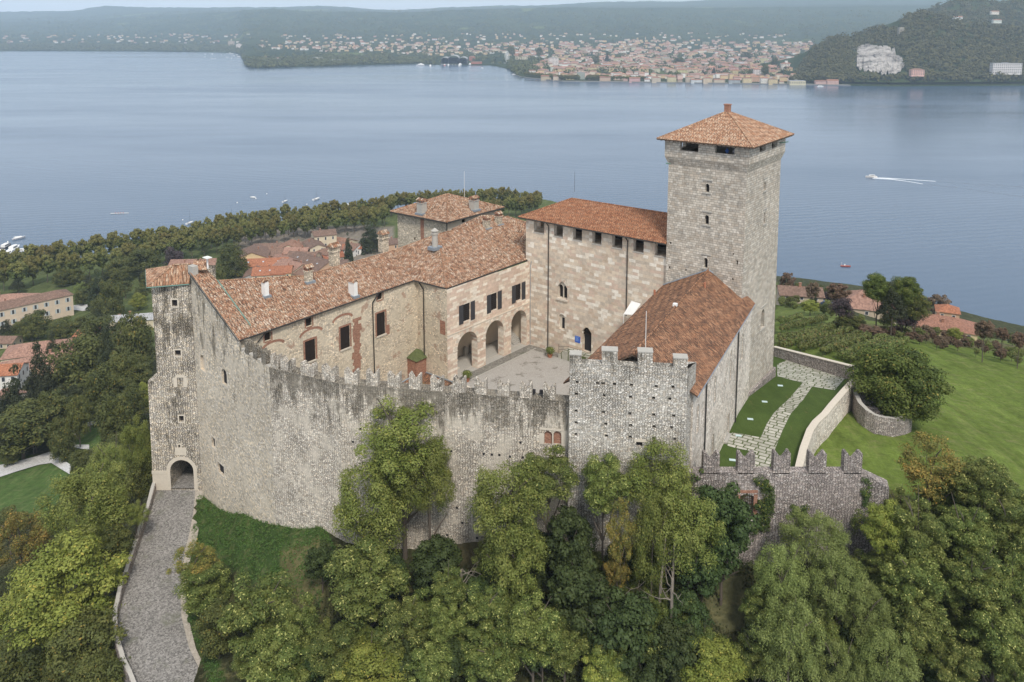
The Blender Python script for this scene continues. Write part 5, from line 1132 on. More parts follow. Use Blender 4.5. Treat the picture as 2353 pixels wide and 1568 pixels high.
mb = MB(); slab_on(mw0, -1.4, e_, zM - .02, zM + .06, -1.03, .04, mb); mb.build('coping', M['terrwall'], Sw)
mb = MB(); pe = mw0.p(e_, 0); pe2 = pe + V(2.2, -1.2, 0); pe3 = pe2 + V(.5, 1.6, 0); pe4 = pe + V(0, 1.0, 0); mb.prism([pe[:2], pe2[:2], pe3[:2], pe4[:2]], 86, [zM, zM - 1.1, zM - 1.1, zM]); mb.build('buttress', M['terrwall'], Sw)
# curved stair bastion under the round tree
Bs = thing('stair_bastion', 'curved dark stone wall enclosing a stair below the round evergreen tree', 'wall', (50, 100, 94))
crv = [Z('z8', 603, 880), Z('z8', 618, 925), Z('z8', 645, 985), Z('z8', 690, 1030), Z('z8', 745, 1063), Z('z8', 800, 1078), Z('z8', 870, 1085), Z('z8', 930, 1075), Z('z8', 972, 1050)]
cv = []
for i, p in enumerate(crv): cv.append(atz(*p, 98.2 - i * .28))
mb = MB(); mc = MB(); base_ = [tz(p[0], p[1]) - 1.5 for p in cv]; n = len(cv); off = []
for i in range(n): d = unit((cv[min(i + 1, n - 1)] - cv[max(i - 1, 0)]) * V(1, 1, 0)); off.append(V(-d[1], d[0], 0) * .6)
for i in range(n - 1): a, b = cv[i], cv[i + 1]; a2, b2 = a + off[i], b + off[i + 1]; mb.poly([blk(a, base_[i]), blk(b, base_[i + 1]), b, a]); mb.poly([blk(b2, base_[i + 1]), blk(a2, base_[i]), a2, b2]); mc.poly([a, b, b2, a2])
mb.poly([blk(cv[-1], base_[-1]), blk(cv[-1] + off[-1], base_[-1]), cv[-1] + off[-1], cv[-1]])
mb.build('wall', M['terrwall'], Bs); mc.build('coping', M['stoneg'], Bs)
mb = MB()
for k in range(14):
    f = k / 14 * (n - 1); i = int(f); p = cv[i] + (cv[min(i + 1, n - 1)] - cv[i]) * (f - i) + off[i] * 2.6; mb.box((p[0], p[1], 93), (.55, 2.6, 4.4 - k * .22), cv[min(i + 1, n - 1)] - cv[i])
mb.build('stairs', M['terrwall'], Bs)
# ---------------------------------------------------------------- park paths
def path(ptsL, ptsR, name, mat, dz=.25):
    vs = []; fs = []; mb = MB()
    for a, b in zip(ptsL, ptsR):
        for k in range(5): p = gnd(a[0] + (b[0] - a[0]) * k / 4, a[1] + (b[1] - a[1]) * k / 4, 120); vs.append(p + V(0, 0, dz))
    for i in range(len(ptsL) - 1):
        for k in range(4): j = i * 5 + k; fs.append((j, j + 1, j + 6, j + 5))
    mb.mesh(vs, fs, 0, True); o = mb.build(name, mat); tag(o, kind='structure'); return o
path([(-20, 1075), (40, 1062), (85, 1050), (115, 1040), (140, 1055), (165, 1072)], [(-20, 1105), (40, 1085), (90, 1070), (118, 1066), (140, 1080), (160, 1092)], 'park_path', M['gravelpath'])
path([(222, 968), (190, 975), (168, 990), (160, 1008), (165, 1030), (205, 1036)], [(218, 976), (195, 984), (178, 996), (168, 1010), (175, 1024), (205, 1024)], 'park_path', M['gravelpath'])
path([(168, 703), (190, 700), (215, 702)], [(160, 712), (190, 716), (215, 712)], 'garden_path', M['gravelpath'])

# ---------------------------------------------------------------- lake
wm = NT('lake_water', .09, .5); wm.b.inputs['IOR'].default_value = 1.33; P_ = wm.pos()
wm.col((.062, .105, .165))
cd_ = wm.n('CameraData').outputs['View Distance'] if False else None
w1 = wm.noise(wm.vm('MULTIPLY', P_, (.18, .55, 1)), 1.0, 6, .65, .6)
w2 = wm.noise(wm.vm('MULTIPLY', P_, (.012, .035, 1)), 1.0, 5, .6, 1.5)
w3 = wm.n('TexWave', {'Vector': wm.n('Mapping', {'Vector': P_, 'Rotation': (0, 0, rad(78))}).outputs[0], 'Scale': .035, 'Distortion': 5.0, 'Detail': 3, 'Detail Scale': 1.5}, wave_profile='SIN').outputs['Fac']
amp = wm.ramp(wm.noise(wm.vm('MULTIPLY', P_, (.0012, .0045, 1)), 1, 5, .6), [(.35, .25), (.62, 1)])
h = wm.math('ADD', wm.math('MULTIPLY', w1, .16), wm.math('ADD', wm.math('MULTIPLY', w2, .7), wm.math('MULTIPLY', w3, .35)))
wm.bump(wm.math('MULTIPLY', h, amp), .24, 1.0)
wm.set(wm.b.inputs['Roughness'], wm.ramp(wm.noise(wm.vm('MULTIPLY', P_, (.0009, .0035, 1)), 1, 6, .65), [(.36, .09), (.64, .24)]))
mb = MB(); mb.poly([(-14000, -300, 0), (14000, -300, 0), (14000, 13000, 0), (-14000, 13000, 0)]); o = mb.build('lake', wm.mat); tag(o, kind='structure')
# ================================================================ plants
def leaf_mat(name, cols, fleck=None, frac=.0, transl=.13, hue=.10, top=None):
    m = NT(name, .65, .25); a = m.n('Attribute', attribute_name='leaf').outputs['Color']; s = m.n('SeparateColor', {0: a})
    c = m.ramp(m.math('ADD', m.math('MULTIPLY', s.outputs[0], .55), m.math('MULTIPLY', s.outputs[1], .45)), [(i / (len(cols) - 1), k) for i, k in enumerate(cols)])
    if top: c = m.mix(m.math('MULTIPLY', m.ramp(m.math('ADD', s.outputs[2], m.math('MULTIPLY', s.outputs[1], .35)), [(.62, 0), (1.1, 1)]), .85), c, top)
    if fleck:
        k = m.math('MULTIPLY', m.math('GREATER_THAN', s.outputs[0], 1 - frac), m.math('GREATER_THAN', m.noise(m.obj(), 2.2, 3), .47)); c = m.mix(k, c, fleck)
    r_ = m.rnd(); v = m.math('ADD', m.math('MULTIPLY', r_, .35), .83)
    c = m.mix(1, c, m.n('CombineColor', {0: m.math('ADD', m.math('MULTIPLY', r_, hue * 3), 1 - hue * 1.2), 1: v, 2: v}).outputs[0], 'MULTIPLY')
    m.col(c)
    tr = m.n('BsdfTranslucent', {'Color': c}); mx_ = m.n('MixShader', {0: transl, 1: m.b.outputs[0], 2: tr.outputs[0]}); m.t.links.new(mx_.outputs[0], m.out.inputs[0]); return m.mat
bark = plain('grey_brown_bark', (.12, .10, .08), .95, var=.4, scale=4); barkp = plain('pale_dead_wood', (.22, .19, .155), .9, var=.35)

def leaf_mesh(name, mat, centres, radii, per, leaf, seed, up=.35, aspect=.55, squash=.8, tuft=0.0, core=.72):
    """many leaf faces on the skins of lumpy clumps"""
    g = np.random.RandomState(seed); nC = len(centres); K = per * nC
    ci = np.repeat(np.arange(nC), per); d = g.normal(size=(K, 3)); d[:, 2] += up; d /= np.linalg.norm(d, axis=1)[:, None]
    rr = radii[ci] * g.uniform(core, 1.08, K); rr *= 1 + .25 * np.sin(d[:, 0] * 5 + ci) * np.cos(d[:, 1] * 6 + ci * 2)
    off = d * rr[:, None]; off[:, 2] *= squash
    if tuft: off[:, 2] += tuft * radii[ci] * g.uniform(0, 1, K) ** 3
    p = centres[ci] + off
    nrm = d * 1.35 + g.normal(size=(K, 3)) * .5; nrm[:, 2] += .2; nrm /= np.linalg.norm(nrm, axis=1)[:, None]
    a = np.cross(nrm, g.normal(size=(K, 3))); a /= np.linalg.norm(a, axis=1)[:, None]; b = np.cross(nrm, a)
    s = leaf * g.uniform(.6, 1.35, K)[:, None]; a = a * s; b = b * s * aspect
    vs = np.stack([p - a, p + b - nrm * s * .12, p + a, p - b - nrm * s * .12], 1).reshape(-1, 3)
    me = bpy.data.meshes.new(name); me.vertices.add(4 * K); me.vertices.foreach_set('co', vs.ravel().astype(np.float32)); me.loops.add(4 * K); me.loops.foreach_set('vertex_index', np.arange(4 * K, dtype=np.int32))
    me.polygons.add(K); me.polygons.foreach_set('loop_start', np.arange(0, 4 * K, 4, dtype=np.int32)); me.polygons.foreach_set('loop_total', np.full(K, 4, dtype=np.int32)); me.update()
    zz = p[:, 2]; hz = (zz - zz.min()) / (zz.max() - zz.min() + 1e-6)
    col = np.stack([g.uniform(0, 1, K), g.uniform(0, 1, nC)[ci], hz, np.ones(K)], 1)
    ca = me.color_attributes.new('leaf', 'FLOAT_COLOR', 'CORNER'); ca.data.foreach_set('color', np.repeat(col, 4, axis=0).ravel().astype(np.float32))
    me.materials.append(mat); return me
def crown(kind, seed, nC, per, leaf, rb=(.2, .34), shape='dome', **kw):
    g = np.random.RandomState(seed * 13 + 1); c = []; tries = 0
    while len(c) < nC and tries < 9000:
        tries += 1; q = g.uniform(-1, 1, 3); r_ = np.linalg.norm(q)
        if r_ > 1 or r_ < .35: continue
        z = q[2]; h = math.hypot(q[0], q[1])
        if shape == 'cone':
            if h > (1 - z) / 2 * .85 + .04 or h < ((1 - z) / 2 - .25): continue
        elif shape == 'ovoid':
            if h > .8 * (1 - .35 * max(0, z)): continue
        elif shape == 'dome':
            if z < -.62: continue
        elif shape == 'flat':
            if abs(z) > .5: continue
        if c and min(np.linalg.norm(np.array(c) - q, axis=1)) < .13: continue
        c.append(q)
    c = np.array(c); c[:, 2] *= .9; ra = g.uniform(*rb, len(c)); c *= (1 - ra * .75)[:, None]
    c += (g.normal(size=(len(c), 3)) * .05)
    sh = np.percentile(np.hypot(c[:, 0], c[:, 1]) + ra, 96); zr = (c[:, 2] + ra * .8).max(); zl = (c[:, 2] - ra * .8).min(); sv = (zr - zl) / 2; c[:, 2] -= (zr + zl) / 2
    c[:, :2] /= sh; c[:, 2] /= sv; ra = ra / ((sh + sv) / 2)
    return leaf_mesh(kind + '_crown', LM[kind], c, ra, per, leaf, seed, **kw)
LM = {
 'ash': leaf_mat('ash_leaves', [(0.078, 0.112, 0.022), (0.140, 0.178, 0.038), (0.197, 0.229, 0.055), (0.238, 0.256, 0.076)], (0.312, 0.301, 0.076), .06),
 'chestnut': leaf_mat('chestnut_leaves', [(0.054, 0.086, 0.022), (0.101, 0.140, 0.032), (0.150, 0.178, 0.042), (0.195, 0.218, 0.059)], (0.472, 0.483, 0.158), .08),
 'elm': leaf_mat('elm_leaves', [(0.083, 0.117, 0.032), (0.137, 0.178, 0.047), (0.186, 0.229, 0.068), (0.249, 0.290, 0.095)], (0.312, 0.356, 0.095), .06),
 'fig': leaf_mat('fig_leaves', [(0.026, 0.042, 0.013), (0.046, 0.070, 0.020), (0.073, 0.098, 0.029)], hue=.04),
 'gold': leaf_mat('golden_ash_leaves', [(.085, .105, .026), (.15, .165, .04), (.23, .205, .05), (.33, .24, .06)], (.46, .30, .07), .07, hue=.03),
 'lime': leaf_mat('lime_green_leaves', [(.09, .13, .022), (.17, .21, .038), (.24, .275, .055), (.31, .33, .08)], (.42, .38, .08), .07),
 'park': leaf_mat('park_tree_leaves', [(0.054, 0.071, 0.022), (0.093, 0.110, 0.030), (0.140, 0.149, 0.039)], (0.234, 0.184, 0.042), .04, hue=.14),
 'conifer': leaf_mat('conifer_needles', [(0.026, 0.036, 0.017), (0.044, 0.055, 0.024), (0.066, 0.075, 0.032)], hue=.05),
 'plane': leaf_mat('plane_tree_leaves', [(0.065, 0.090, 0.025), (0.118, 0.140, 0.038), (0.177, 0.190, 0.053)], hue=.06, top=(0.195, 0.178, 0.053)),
 'rust': leaf_mat('rusty_autumn_leaves', [(.09, .062, .042), (.16, .11, .07), (.22, .15, .10)], hue=.06),
 'purple': leaf_mat('purple_beech_leaves', [(.045, .034, .038), (.075, .056, .06), (.11, .085, .085)], hue=.05),
 'holm': leaf_mat('evergreen_oak_leaves', [(0.044, 0.069, 0.015), (0.080, 0.117, 0.023), (0.127, 0.167, 0.036), (0.182, 0.201, 0.050)], (0.312, 0.276, 0.067), .05),
 'vine': leaf_mat('vine_leaves', [(.075, .105, .028), (.13, .165, .045), (.19, .19, .065)], (.27, .18, .07), .08),
 'ivy': leaf_mat('ivy_leaves', [(.035, .065, .016), (.065, .11, .028), (.14, .18, .04)], (.34, .34, .07), .06),
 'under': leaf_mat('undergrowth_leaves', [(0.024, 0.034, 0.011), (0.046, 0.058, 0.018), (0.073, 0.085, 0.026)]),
 'farw': leaf_mat('far_wood_leaves', [(0.059, 0.075, 0.025), (0.098, 0.109, 0.036), (0.143, 0.144, 0.046)], hue=.0),
 'palm': leaf_mat('palm_fronds', [(.035, .06, .025), (.06, .095, .035)]),
}
CR = {
 'ash': [crown('ash', k, 75, 300, .026, (.13, .24), 'ovoid', up=.5, squash=1.15, aspect=.45, core=.5) for k in (1, 2, 3)],
 'chestnut': [crown('chestnut', k, 62, 300, .036, (.14, .25), 'dome', up=.5, aspect=.42, squash=.8) for k in (4, 5, 6)],
 'elm': [crown('elm', k, 95, 260, .021, (.12, .21), 'dome', up=.8, squash=1.1, tuft=.9, core=.55) for k in (7, 8)],
 'fig': [crown('fig', 9, 60, 200, .045, (.18, .3), 'dome', up=.4, aspect=.8)],
 'gold': [crown('gold', 10, 60, 170, .030, (.10, .2), 'ovoid', up=.3, squash=1.1, core=.4)],
 'lime': [crown('lime', k, 80, 320, .028, (.15, .26), 'dome', up=.4, squash=.65) for k in (11, 12)],
 'park': [crown('park', k, 60, 170, .042, (.17, .3), 'dome', up=.4, squash=.75) for k in (13, 14, 15)],
 'conifer': [crown('conifer', k, 80, 110, .04, (.12, .22), 'cone', up=.2, squash=.6) for k in (16, 17)],
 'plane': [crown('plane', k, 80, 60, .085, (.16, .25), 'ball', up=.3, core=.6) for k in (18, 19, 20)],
 'rust': [crown('rust', 21, 60, 130, .06, (.15, .25), 'ball', up=.3, core=.4)],
 'purple': [crown('purple', 22, 50, 150, .05, (.2, .3), 'dome')],
 'holm': [crown('holm', 23, 110, 480, .028, (.16, .30), 'ball', up=.35, squash=.85)],
 'vine': [crown('vine', 24, 30, 90, .09, (.25, .4), 'ball')],
 'palm': None,
}
def trunk_mesh(seed, lean=.12, forks=5, mat=bark, r=.055):
    g = random.Random(seed); mb = MB(); p = V(0, 0, -.15); rr = r
    pts = [p]
    for k in range(5): p = p + V(g.uniform(-lean, lean) * .2, g.uniform(-lean, lean) * .2, .22); pts.append(p)
    for a, b in zip(pts, pts[1:]): mb.tube(a, b, rr, rr * .85, 7); rr *= .85
    for k in range(forks):
        t = g.randint(2, 5); a = pts[t]; an = 6.28 * k / forks + g.uniform(-.4, .4); b = a + V(math.cos(an) * .3, math.sin(an) * .3, g.uniform(.15, .3)); c = b + V(math.cos(an) * .25, math.sin(an) * .25, g.uniform(.1, .3))
        mb.tube(a, b, rr * .9, rr * .55, 5); mb.tube(b, c, rr * .55, rr * .2, 5)
    me_o = mb.build('trunk', mat); me = me_o.data; bpy.data.objects.remove(me_o); return me
TM = [trunk_mesh(k) for k in range(3)]
NAME = {'ash': 'ash_tree', 'chestnut': 'chestnut_tree', 'elm': 'elm_tree', 'fig': 'fig_tree', 'gold': 'autumn_ash_tree', 'lime': 'maple_tree', 'park': 'park_tree', 'conifer': 'conifer_tree', 'plane': 'plane_tree', 'rust': 'autumn_tree', 'purple': 'purple_beech', 'holm': 'evergreen_oak', 'vine': 'bush'}
rt = random.Random(11)
def put_tree(kind, c, rx, rz, label, group=None, ground=None, name=None, ry=None):
    g = ground if ground is not None else tz(c[0], c[1]); g = min(g, c[2] - rz * .6)
    t = thing(name or NAME[kind], label, 'bush' if (name or NAME[kind]).endswith(('bush', 'shrub')) else 'tree', (c[0], c[1], g), group)
    o = bpy.data.objects.new('crown', rt.choice(CR[kind])); C.objects.link(o); o.parent = t; o.location = (0, 0, c[2] - g); o.scale = (rx, ry or rx * rt.uniform(.92, 1.08), rz); o.rotation_euler = (0, 0, rt.uniform(0, 6.28))
    if c[2] - g > rz * .3:
        o = bpy.data.objects.new('trunk', rt.choice(TM)); C.objects.link(o); o.parent = t; s = max(rx * 1.05, 1); o.scale = (s, s, (c[2] - g) * .95 / 1.0 if c[2] > g else 1); o.rotation_euler = (0, 0, rt.uniform(0, 6.28))
    return t
def seek(px, py, hc, ymin=20, ymax=1000):
    r = ray(px, py); r = r / r[1]; k = _t >= ymin; P = Cv[None] + r[None] * _t[k][:, None]; h = P[:, 2] - TZ(P[:, :2]); j = np.where(h <= hc)[0]
    return P[j[0]] if len(j) else P[-1]
def tree(kind, px, py, rx, ry, hc, label, group=None, y=None, name=None, ymin=20):
    c = aty(px, py, y) if y else seek(px, py, hc, ymin); w = (c - Cv) @ Fv; s = w / FPX
    return put_tree(kind, c, rx * s, ry * s, label, group, name=name)
# ---- foreground wood, tree by tree
FG = [
 ('ash', 925, 1000, 118, 88, 15, 'tall dark olive ash rising highest against the middle of the curtain wall'),
 ('ash', 985, 1095, 75, 85, 11, 'dark slim ash just right of the tall yellowish ash against the curtain wall'),
 ('ash', 855, 1165, 108, 112, 9, 'yellowish green ash whose crown hides the foot of the curtain wall on the left'),
 ('ash', 1165, 1150, 108, 100, 12, 'broad yellow green ash against the curtain wall left of the chestnuts'),
 ('ash', 1185, 1275, 88, 85, 8, 'lower olive ash below the broad yellow green ash'),
 ('chestnut', 1262, 1085, 88, 62, 13, 'chestnut with yellow burrs in front of the bricked-up twin window'),
 ('chestnut', 1388, 1112, 78, 78, 13, 'chestnut with yellow burrs in front of the left half of the corner block'),
 ('ash', 1515, 1105, 88, 86, 13, 'olive tree crown under the small window of the corner block'),
 ('gold', 1428, 1215, 42, 70, 12, 'slim ash with orange autumn crown among dark trees'),
 ('gold', 1418, 1305, 34, 42, 8, 'small ash with golden orange leaves below the orange one'),
 ('ash', 1500, 1240, 62, 110, 11, 'slim upright ash beside the orange autumn tree'),
 ('ash', 1585, 1215, 85, 92, 11, 'olive ash below the foot of the hall wall'),
 ('fig', 1662, 1200, 78, 92, 9, 'dark broad leaved fig below the barred opening'),
 ('fig', 1615, 1300, 60, 62, 7, 'dark green shrubby fig lower down the slope'),
 ('elm', 1868, 1228, 92, 62, 9, 'grey green elm with tufted top under the screen wall'),
 ('elm', 1795, 1320, 82, 88, 9, 'olive elm left of the grey green elms'),
 ('elm', 1925, 1340, 88, 82, 9, 'round yellow tipped elm in the middle of the elm group'),
 ('elm', 1815, 1475, 98, 118, 9, 'large yellow tipped elm at the bottom edge of the picture'),
 ('elm', 1990, 1410, 72, 82, 8, 'silvery elm on the right of the elm group'),
 ('elm', 2040, 1510, 92, 82, 8, 'silver grey elm at the bottom edge beside the dark gap'),
 ('elm', 1930, 1535, 82, 62, 7, 'low olive elm at the bottom between two larger elms'),
 ('lime', 2035, 1205, 52, 58, 10, 'bright yellow green tree at the right end of the screen wall'),
 ('chestnut', 2110, 1215, 78, 72, 11, 'fresh green chestnut right of the screen wall'),
 ('gold', 2140, 1065, 92, 62, 10, 'thin golden green tree standing before the lawn'),
 ('chestnut', 2262, 1112, 88, 62, 11, 'chestnut with pale catkins at the lawn edge on the right'),
 ('chestnut', 2320, 1205, 78, 72, 10, 'chestnut at the right border above the other chestnuts'),
 ('chestnut', 2220, 1215, 72, 62, 10, 'dark green chestnut in the middle of the right hand wood'),
 ('chestnut', 2100, 1330, 92, 72, 9, 'broad chestnut behind the silvery elm'),
 ('chestnut', 2235, 1325, 92, 72, 9, 'yellow flecked chestnut in the right hand wood'),
 ('chestnut', 2110, 1440, 88, 82, 8, 'chestnut with yellow burrs right of the silvery elms'),
 ('chestnut', 2330, 1345, 72, 82, 9, 'tall chestnut cut by the right border'),
 ('chestnut', 2290, 1465, 88, 82, 8, 'shaded chestnut low on the right border'),
 ('chestnut', 2200, 1540, 82, 62, 7, 'shaded chestnut at the bottom right beyond the dark gap'),
 ('chestnut', 2340, 1550, 62, 62, 7, 'chestnut in the bottom right corner'),
 ('chestnut', 835, 1335, 118, 92, 8, 'big round chestnut full of yellow burrs below the grass bank'),
 ('chestnut', 600, 1400, 108, 98, 8, 'chestnut with yellow flowers beside the cobbled ramp'),
 ('chestnut', 690, 1430, 62, 72, 7, 'narrow chestnut between two larger flecked chestnuts'),
 ('chestnut', 640, 1520, 102, 72, 6, 'dark chestnut at the bottom edge right of the ramp'),
 ('chestnut', 770, 1500, 82, 72, 7, 'chestnut in the second row right of the ramp'),
 ('lime', 850, 1535, 92, 52, 6, 'pale tipped bush at the bottom edge left of the middle'),
 ('chestnut', 925, 1440, 82, 72, 7, 'mid green chestnut left of the light crowned chestnut'),
 ('chestnut', 1030, 1350, 56, 46, 8, 'light green chestnut crown beside bare branches'),
 ('chestnut', 1022, 1430, 62, 66, 7, 'yellowish chestnut under the light crowned one'),
 ('chestnut', 1115, 1400, 72, 66, 8, 'yellow dotted chestnut near the middle of the slope'),
 ('chestnut', 1225, 1435, 88, 72, 8, 'wide chestnut with narrow pale leaves right of the middle'),
 ('chestnut', 1130, 1510, 82, 66, 6, 'chestnut at the bottom edge in the middle'),
 ('chestnut', 990, 1530, 72, 56, 6, 'dark chestnut at the bottom edge beside the pale bush'),
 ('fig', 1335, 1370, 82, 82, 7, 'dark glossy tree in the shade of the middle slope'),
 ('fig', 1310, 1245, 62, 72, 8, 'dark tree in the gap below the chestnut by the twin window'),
 ('fig', 1440, 1440, 82, 82, 7, 'dark tree in front of the bare trunks'),
 ('lime', 1385, 1535, 52, 52, 5, 'small pointed bright green tree at the bottom edge'),
 ('lime', 1640, 1528, 88, 62, 6, 'bright yellow green bush at the bottom right of the middle'),
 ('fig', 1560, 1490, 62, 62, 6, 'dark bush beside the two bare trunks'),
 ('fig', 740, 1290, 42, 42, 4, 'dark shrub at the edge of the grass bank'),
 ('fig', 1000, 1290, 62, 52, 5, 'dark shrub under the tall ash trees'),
 ('gold', 445, 1290, 58, 42, 6, 'small tree with yellow top leaning over the cobbled ramp'),
 ('chestnut', 470, 1345, 72, 62, 5, 'dark green tree with yellow tips beside the ramp'),
 ('park', 500, 1440, 56, 62, 4, 'dark bush at the edge of the ramp verge'),
 ('lime', 160, 1345, 138, 116, 12, 'large bright yellow green maple left of the ramp'),
 ('lime', 60, 1425, 98, 78, 9, 'lower part of a bright yellow green tree at the left border'),
 ('ash', 205, 1165, 112, 88, 14, 'broad olive tree between the park lawn and the ramp'),
 ('park', 265, 1245, 42, 42, 8, 'green tree against the outer side of the ramp parapet'),
 ('gold', 45, 1235, 72, 62, 11, 'brown green tree at the left border'), 
 ('park', 200, 1475, 92, 72, 8, 'mid green tree below the bright maple'), ('park', 60, 1520, 92, 66, 8, 'mid green tree in the bottom left corner'),
 ('park', 230, 1560, 72, 52, 6, 'green tree at the bottom edge left of the ramp'),
 ('ash', 315, 1020, 46, 62, 12, 'olive tree beside the foot of the gate tower'), ('ash', 262, 1060, 62, 46, 12, 'olive tree left of the gate tower above the park'),
 ('park', 322, 1100, 36, 52, 9, 'dark tree at the top of the ramp parapet'),
 ('lime', 333, 905, 26, 30, 12, 'yellow autumn tree peeping out beside the gate tower'), ('park', 305, 930, 36, 46, 12, 'green tree behind the yellow autumn tree'), ('park', 262, 965, 50, 62, 12, 'slim dark tree beside the loop of the park path'),
 ('park', 143, 1022, 30, 42, 5, 'small round tree standing alone where the park paths meet'), ('park', 185, 1058, 30, 26, 3, 'bush at the fork of the park path'),
 ('conifer', 92, 868, 46, 92, 11, 'tall dark spruce in front of the brown roofed villa'), ('conifer', 30, 930, 52, 98, 12, 'dark conifer at the left border above the path'),
 ('conifer', 120, 800, 22, 42, 8, 'small dark conifer beside the villa roof'), ('park', 190, 840, 82, 78, 11, 'wide dark cedar in the middle of the park'), ('park', 235, 905, 52, 72, 10, 'drooping dark tree right of the cedar'),
 ('conifer', 245, 830, 40, 92, 12, 'dark conifer between the cedar and the gate tower'),
 ('park', 305, 795, 52, 82, 12, 'tall green tree directly left of the gate tower'), ('park', 225, 765, 56, 42, 10, 'olive tree above the cedar'), ('park', 285, 860, 40, 56, 10, 'shaded tree behind the gate tower'),
 ('park', 50, 985, 82, 50, 9, 'dark spreading tree above the park path'), ('park', 120, 950, 55, 55, 9, 'yellow tinged tree left of the path loop'), ('park', 180, 960, 30, 62, 9, 'dark trunked tree at the path loop'),
 ('park', 20, 1050, 22, 20, 3, 'bush at the left border beside the path'),
 ('park', 85, 745, 38, 34, 7, 'rounded tree before the peach coloured villa'), ('park', 143, 757, 34, 26, 6, 'spreading tree right of the peach coloured villa'),
 ('elm', 187, 664, 21, 19, 5, 'silver grey willow at the end of the peach coloured villa'), ('conifer', 223, 672, 28, 56, 9, 'dark cypress behind the garden lawn'), ('park', 258, 690, 32, 52, 9, 'dark tree right of the cypress'),
 ('lime', 317, 692, 22, 20, 5, 'yellow green shrub left of the gate tower top'), ('park', 328, 600, 40, 32, 9, 'round green tree above the gate tower roof'), ('purple', 397, 588, 24, 24, 9, 'dark purple tree behind the gate tower roof'),
 ('park', 533, 602, 38, 48, 9, 'dense green tree beside the yellow house'), ('park', 270, 620, 32, 30, 8, 'green tree in the lakeside garden'), ('park', 350, 640, 30, 30, 7, 'green tree left of the gate tower roof'),
 ('conifer', 800, 572, 14, 40, 8, 'dark conifer among the old town roofs'), ('conifer', 850, 545, 34, 42, 10, 'large cedar at the right of the old town'), ('park', 498, 640, 24, 30, 7, 'green tree at the left of the old town'),
]
for k in FG:
    kw = {}
    if k[2] < 1000 or (k[1] < 350 and k[2] < 1115): kw['ymin'] = 112
    f_ = .84 if k[0] in ('elm', 'chestnut') else 1.0; tree(k[0], k[1], k[2], k[3] * f_, k[4] * f_, k[5], k[6], **kw)
# bare branches
def dead(px, py, hc, label, n=7, size=4.0, trunkh=0):
    c = seek(px, py, hc); g = tz(c[0], c[1]); T_ = thing('dead_tree', label, 'tree', (c[0], c[1], g)); mb = MB(); q = random.Random(int(px)); mb.tube((c[0], c[1], g), c, .22, .13, 7)
    for k in range(n):
        a = c - V(0, 0, q.uniform(0, 2.5)); an = q.uniform(0, 6.28); r_ = .08
        for j in range(5):
            b = a + V(math.cos(an) * size / 5, math.sin(an) * size / 5, q.uniform(.0, .7) * size / 5); mb.tube(a, b, r_, r_ * .65, 5); r_ *= .65
            if j > 0: e = b + V(q.uniform(-1, 1), q.uniform(-1, 1), q.uniform(.2, 1)) * size * .16; mb.tube(b, e, r_, r_ * .4, 4)
            a = b; an += q.uniform(-.6, .6)
    mb.build('branches', barkp, T_); return T_
dead(1545, 1330, 10, 'bare pale branched tree with two trunks right of the orange autumn tree', 8, 3.4); dead(1060, 1310, 7, 'bare pale twigs above the light crowned chestnut', 6, 2.6); dead(1395, 1370, 8, 'bare reaching branches below the golden ash', 5, 4.0)
mbT = MB(); q0 = seek(1512, 1420, 4)
tt = thing('bare_trunks', 'pair of tall pale bare trunks standing in the dark wood', 'tree', (q0[0], q0[1], tz(q0[0], q0[1])))
for dx in (0, .9):
    m2 = MB(); b0 = V(q0[0] + dx, q0[1], tz(q0[0], q0[1]) - 1); m2.tube(b0, b0 + V(.2 + dx * .3, .2, 8), .2, .15, 8); m2.tube(b0 + V(.2 + dx * .3, .2, 8), b0 + V(.6, .4, 13), .15, .07, 7); m2.build('trunk', barkp, tt)
def ordinal(n): return str(n) + ('th' if 10 < n % 100 < 14 else {1: 'st', 2: 'nd', 3: 'rd'}.get(n % 10, 'th'))
# ---- plane tree avenue by the lake
def interp(x, xs, ys): return float(np.interp(x, xs, ys))
kk = 0
for (xs, ys_, sp, lab, grp) in (
    ((-60, 0, 150, 300, 450, 560, 700, 900), (612, 601, 576, 553, 528, 506, 488, 468), (33, 20), 'plane tree in the water edge row of the avenue', 'plane trees at the water edge'),
    ((-60, 0, 150, 300, 450, 560, 700, 900), (640, 627, 606, 583, 556, 532, 512, 488), (34, 21), 'plane tree in the town side row of the avenue', 'plane trees on the town side'),
    ((350, 450, 560, 700, 900), (560, 540, 522, 503, 482), (33, 20), 'plane tree in the middle row of the avenue', 'plane trees in the middle row'),
    ((880, 1000, 1100, 1180, 1245), (462, 452, 447, 450, 458), (19, 17), 'plane tree in the back row beyond the rear tower', 'plane trees beyond the rear tower'),
    ((1120, 1180, 1240), (470, 468, 466), (17, 16), 'plane tree in the front row beyond the rear tower', 'plane trees beyond the rear tower')):
    x = xs[0]; kk = 0
    while x <= xs[-1]:
        kk += 1; y = interp(x, xs, ys_); f = min(1, max(0, x / 900)); r_ = 18.5 * (1 - f) + 12.5 * f; tree('plane', x + rt.uniform(-3, 3), y + rt.uniform(-4, 4), r_ * rt.uniform(.9, 1.25), r_ * rt.uniform(1.2, 1.6), 11.5, lab + ', ' + ordinal(kk) + ' from the left', grp, ymin=200); x += sp[0] * (1 - f) + sp[1] * f
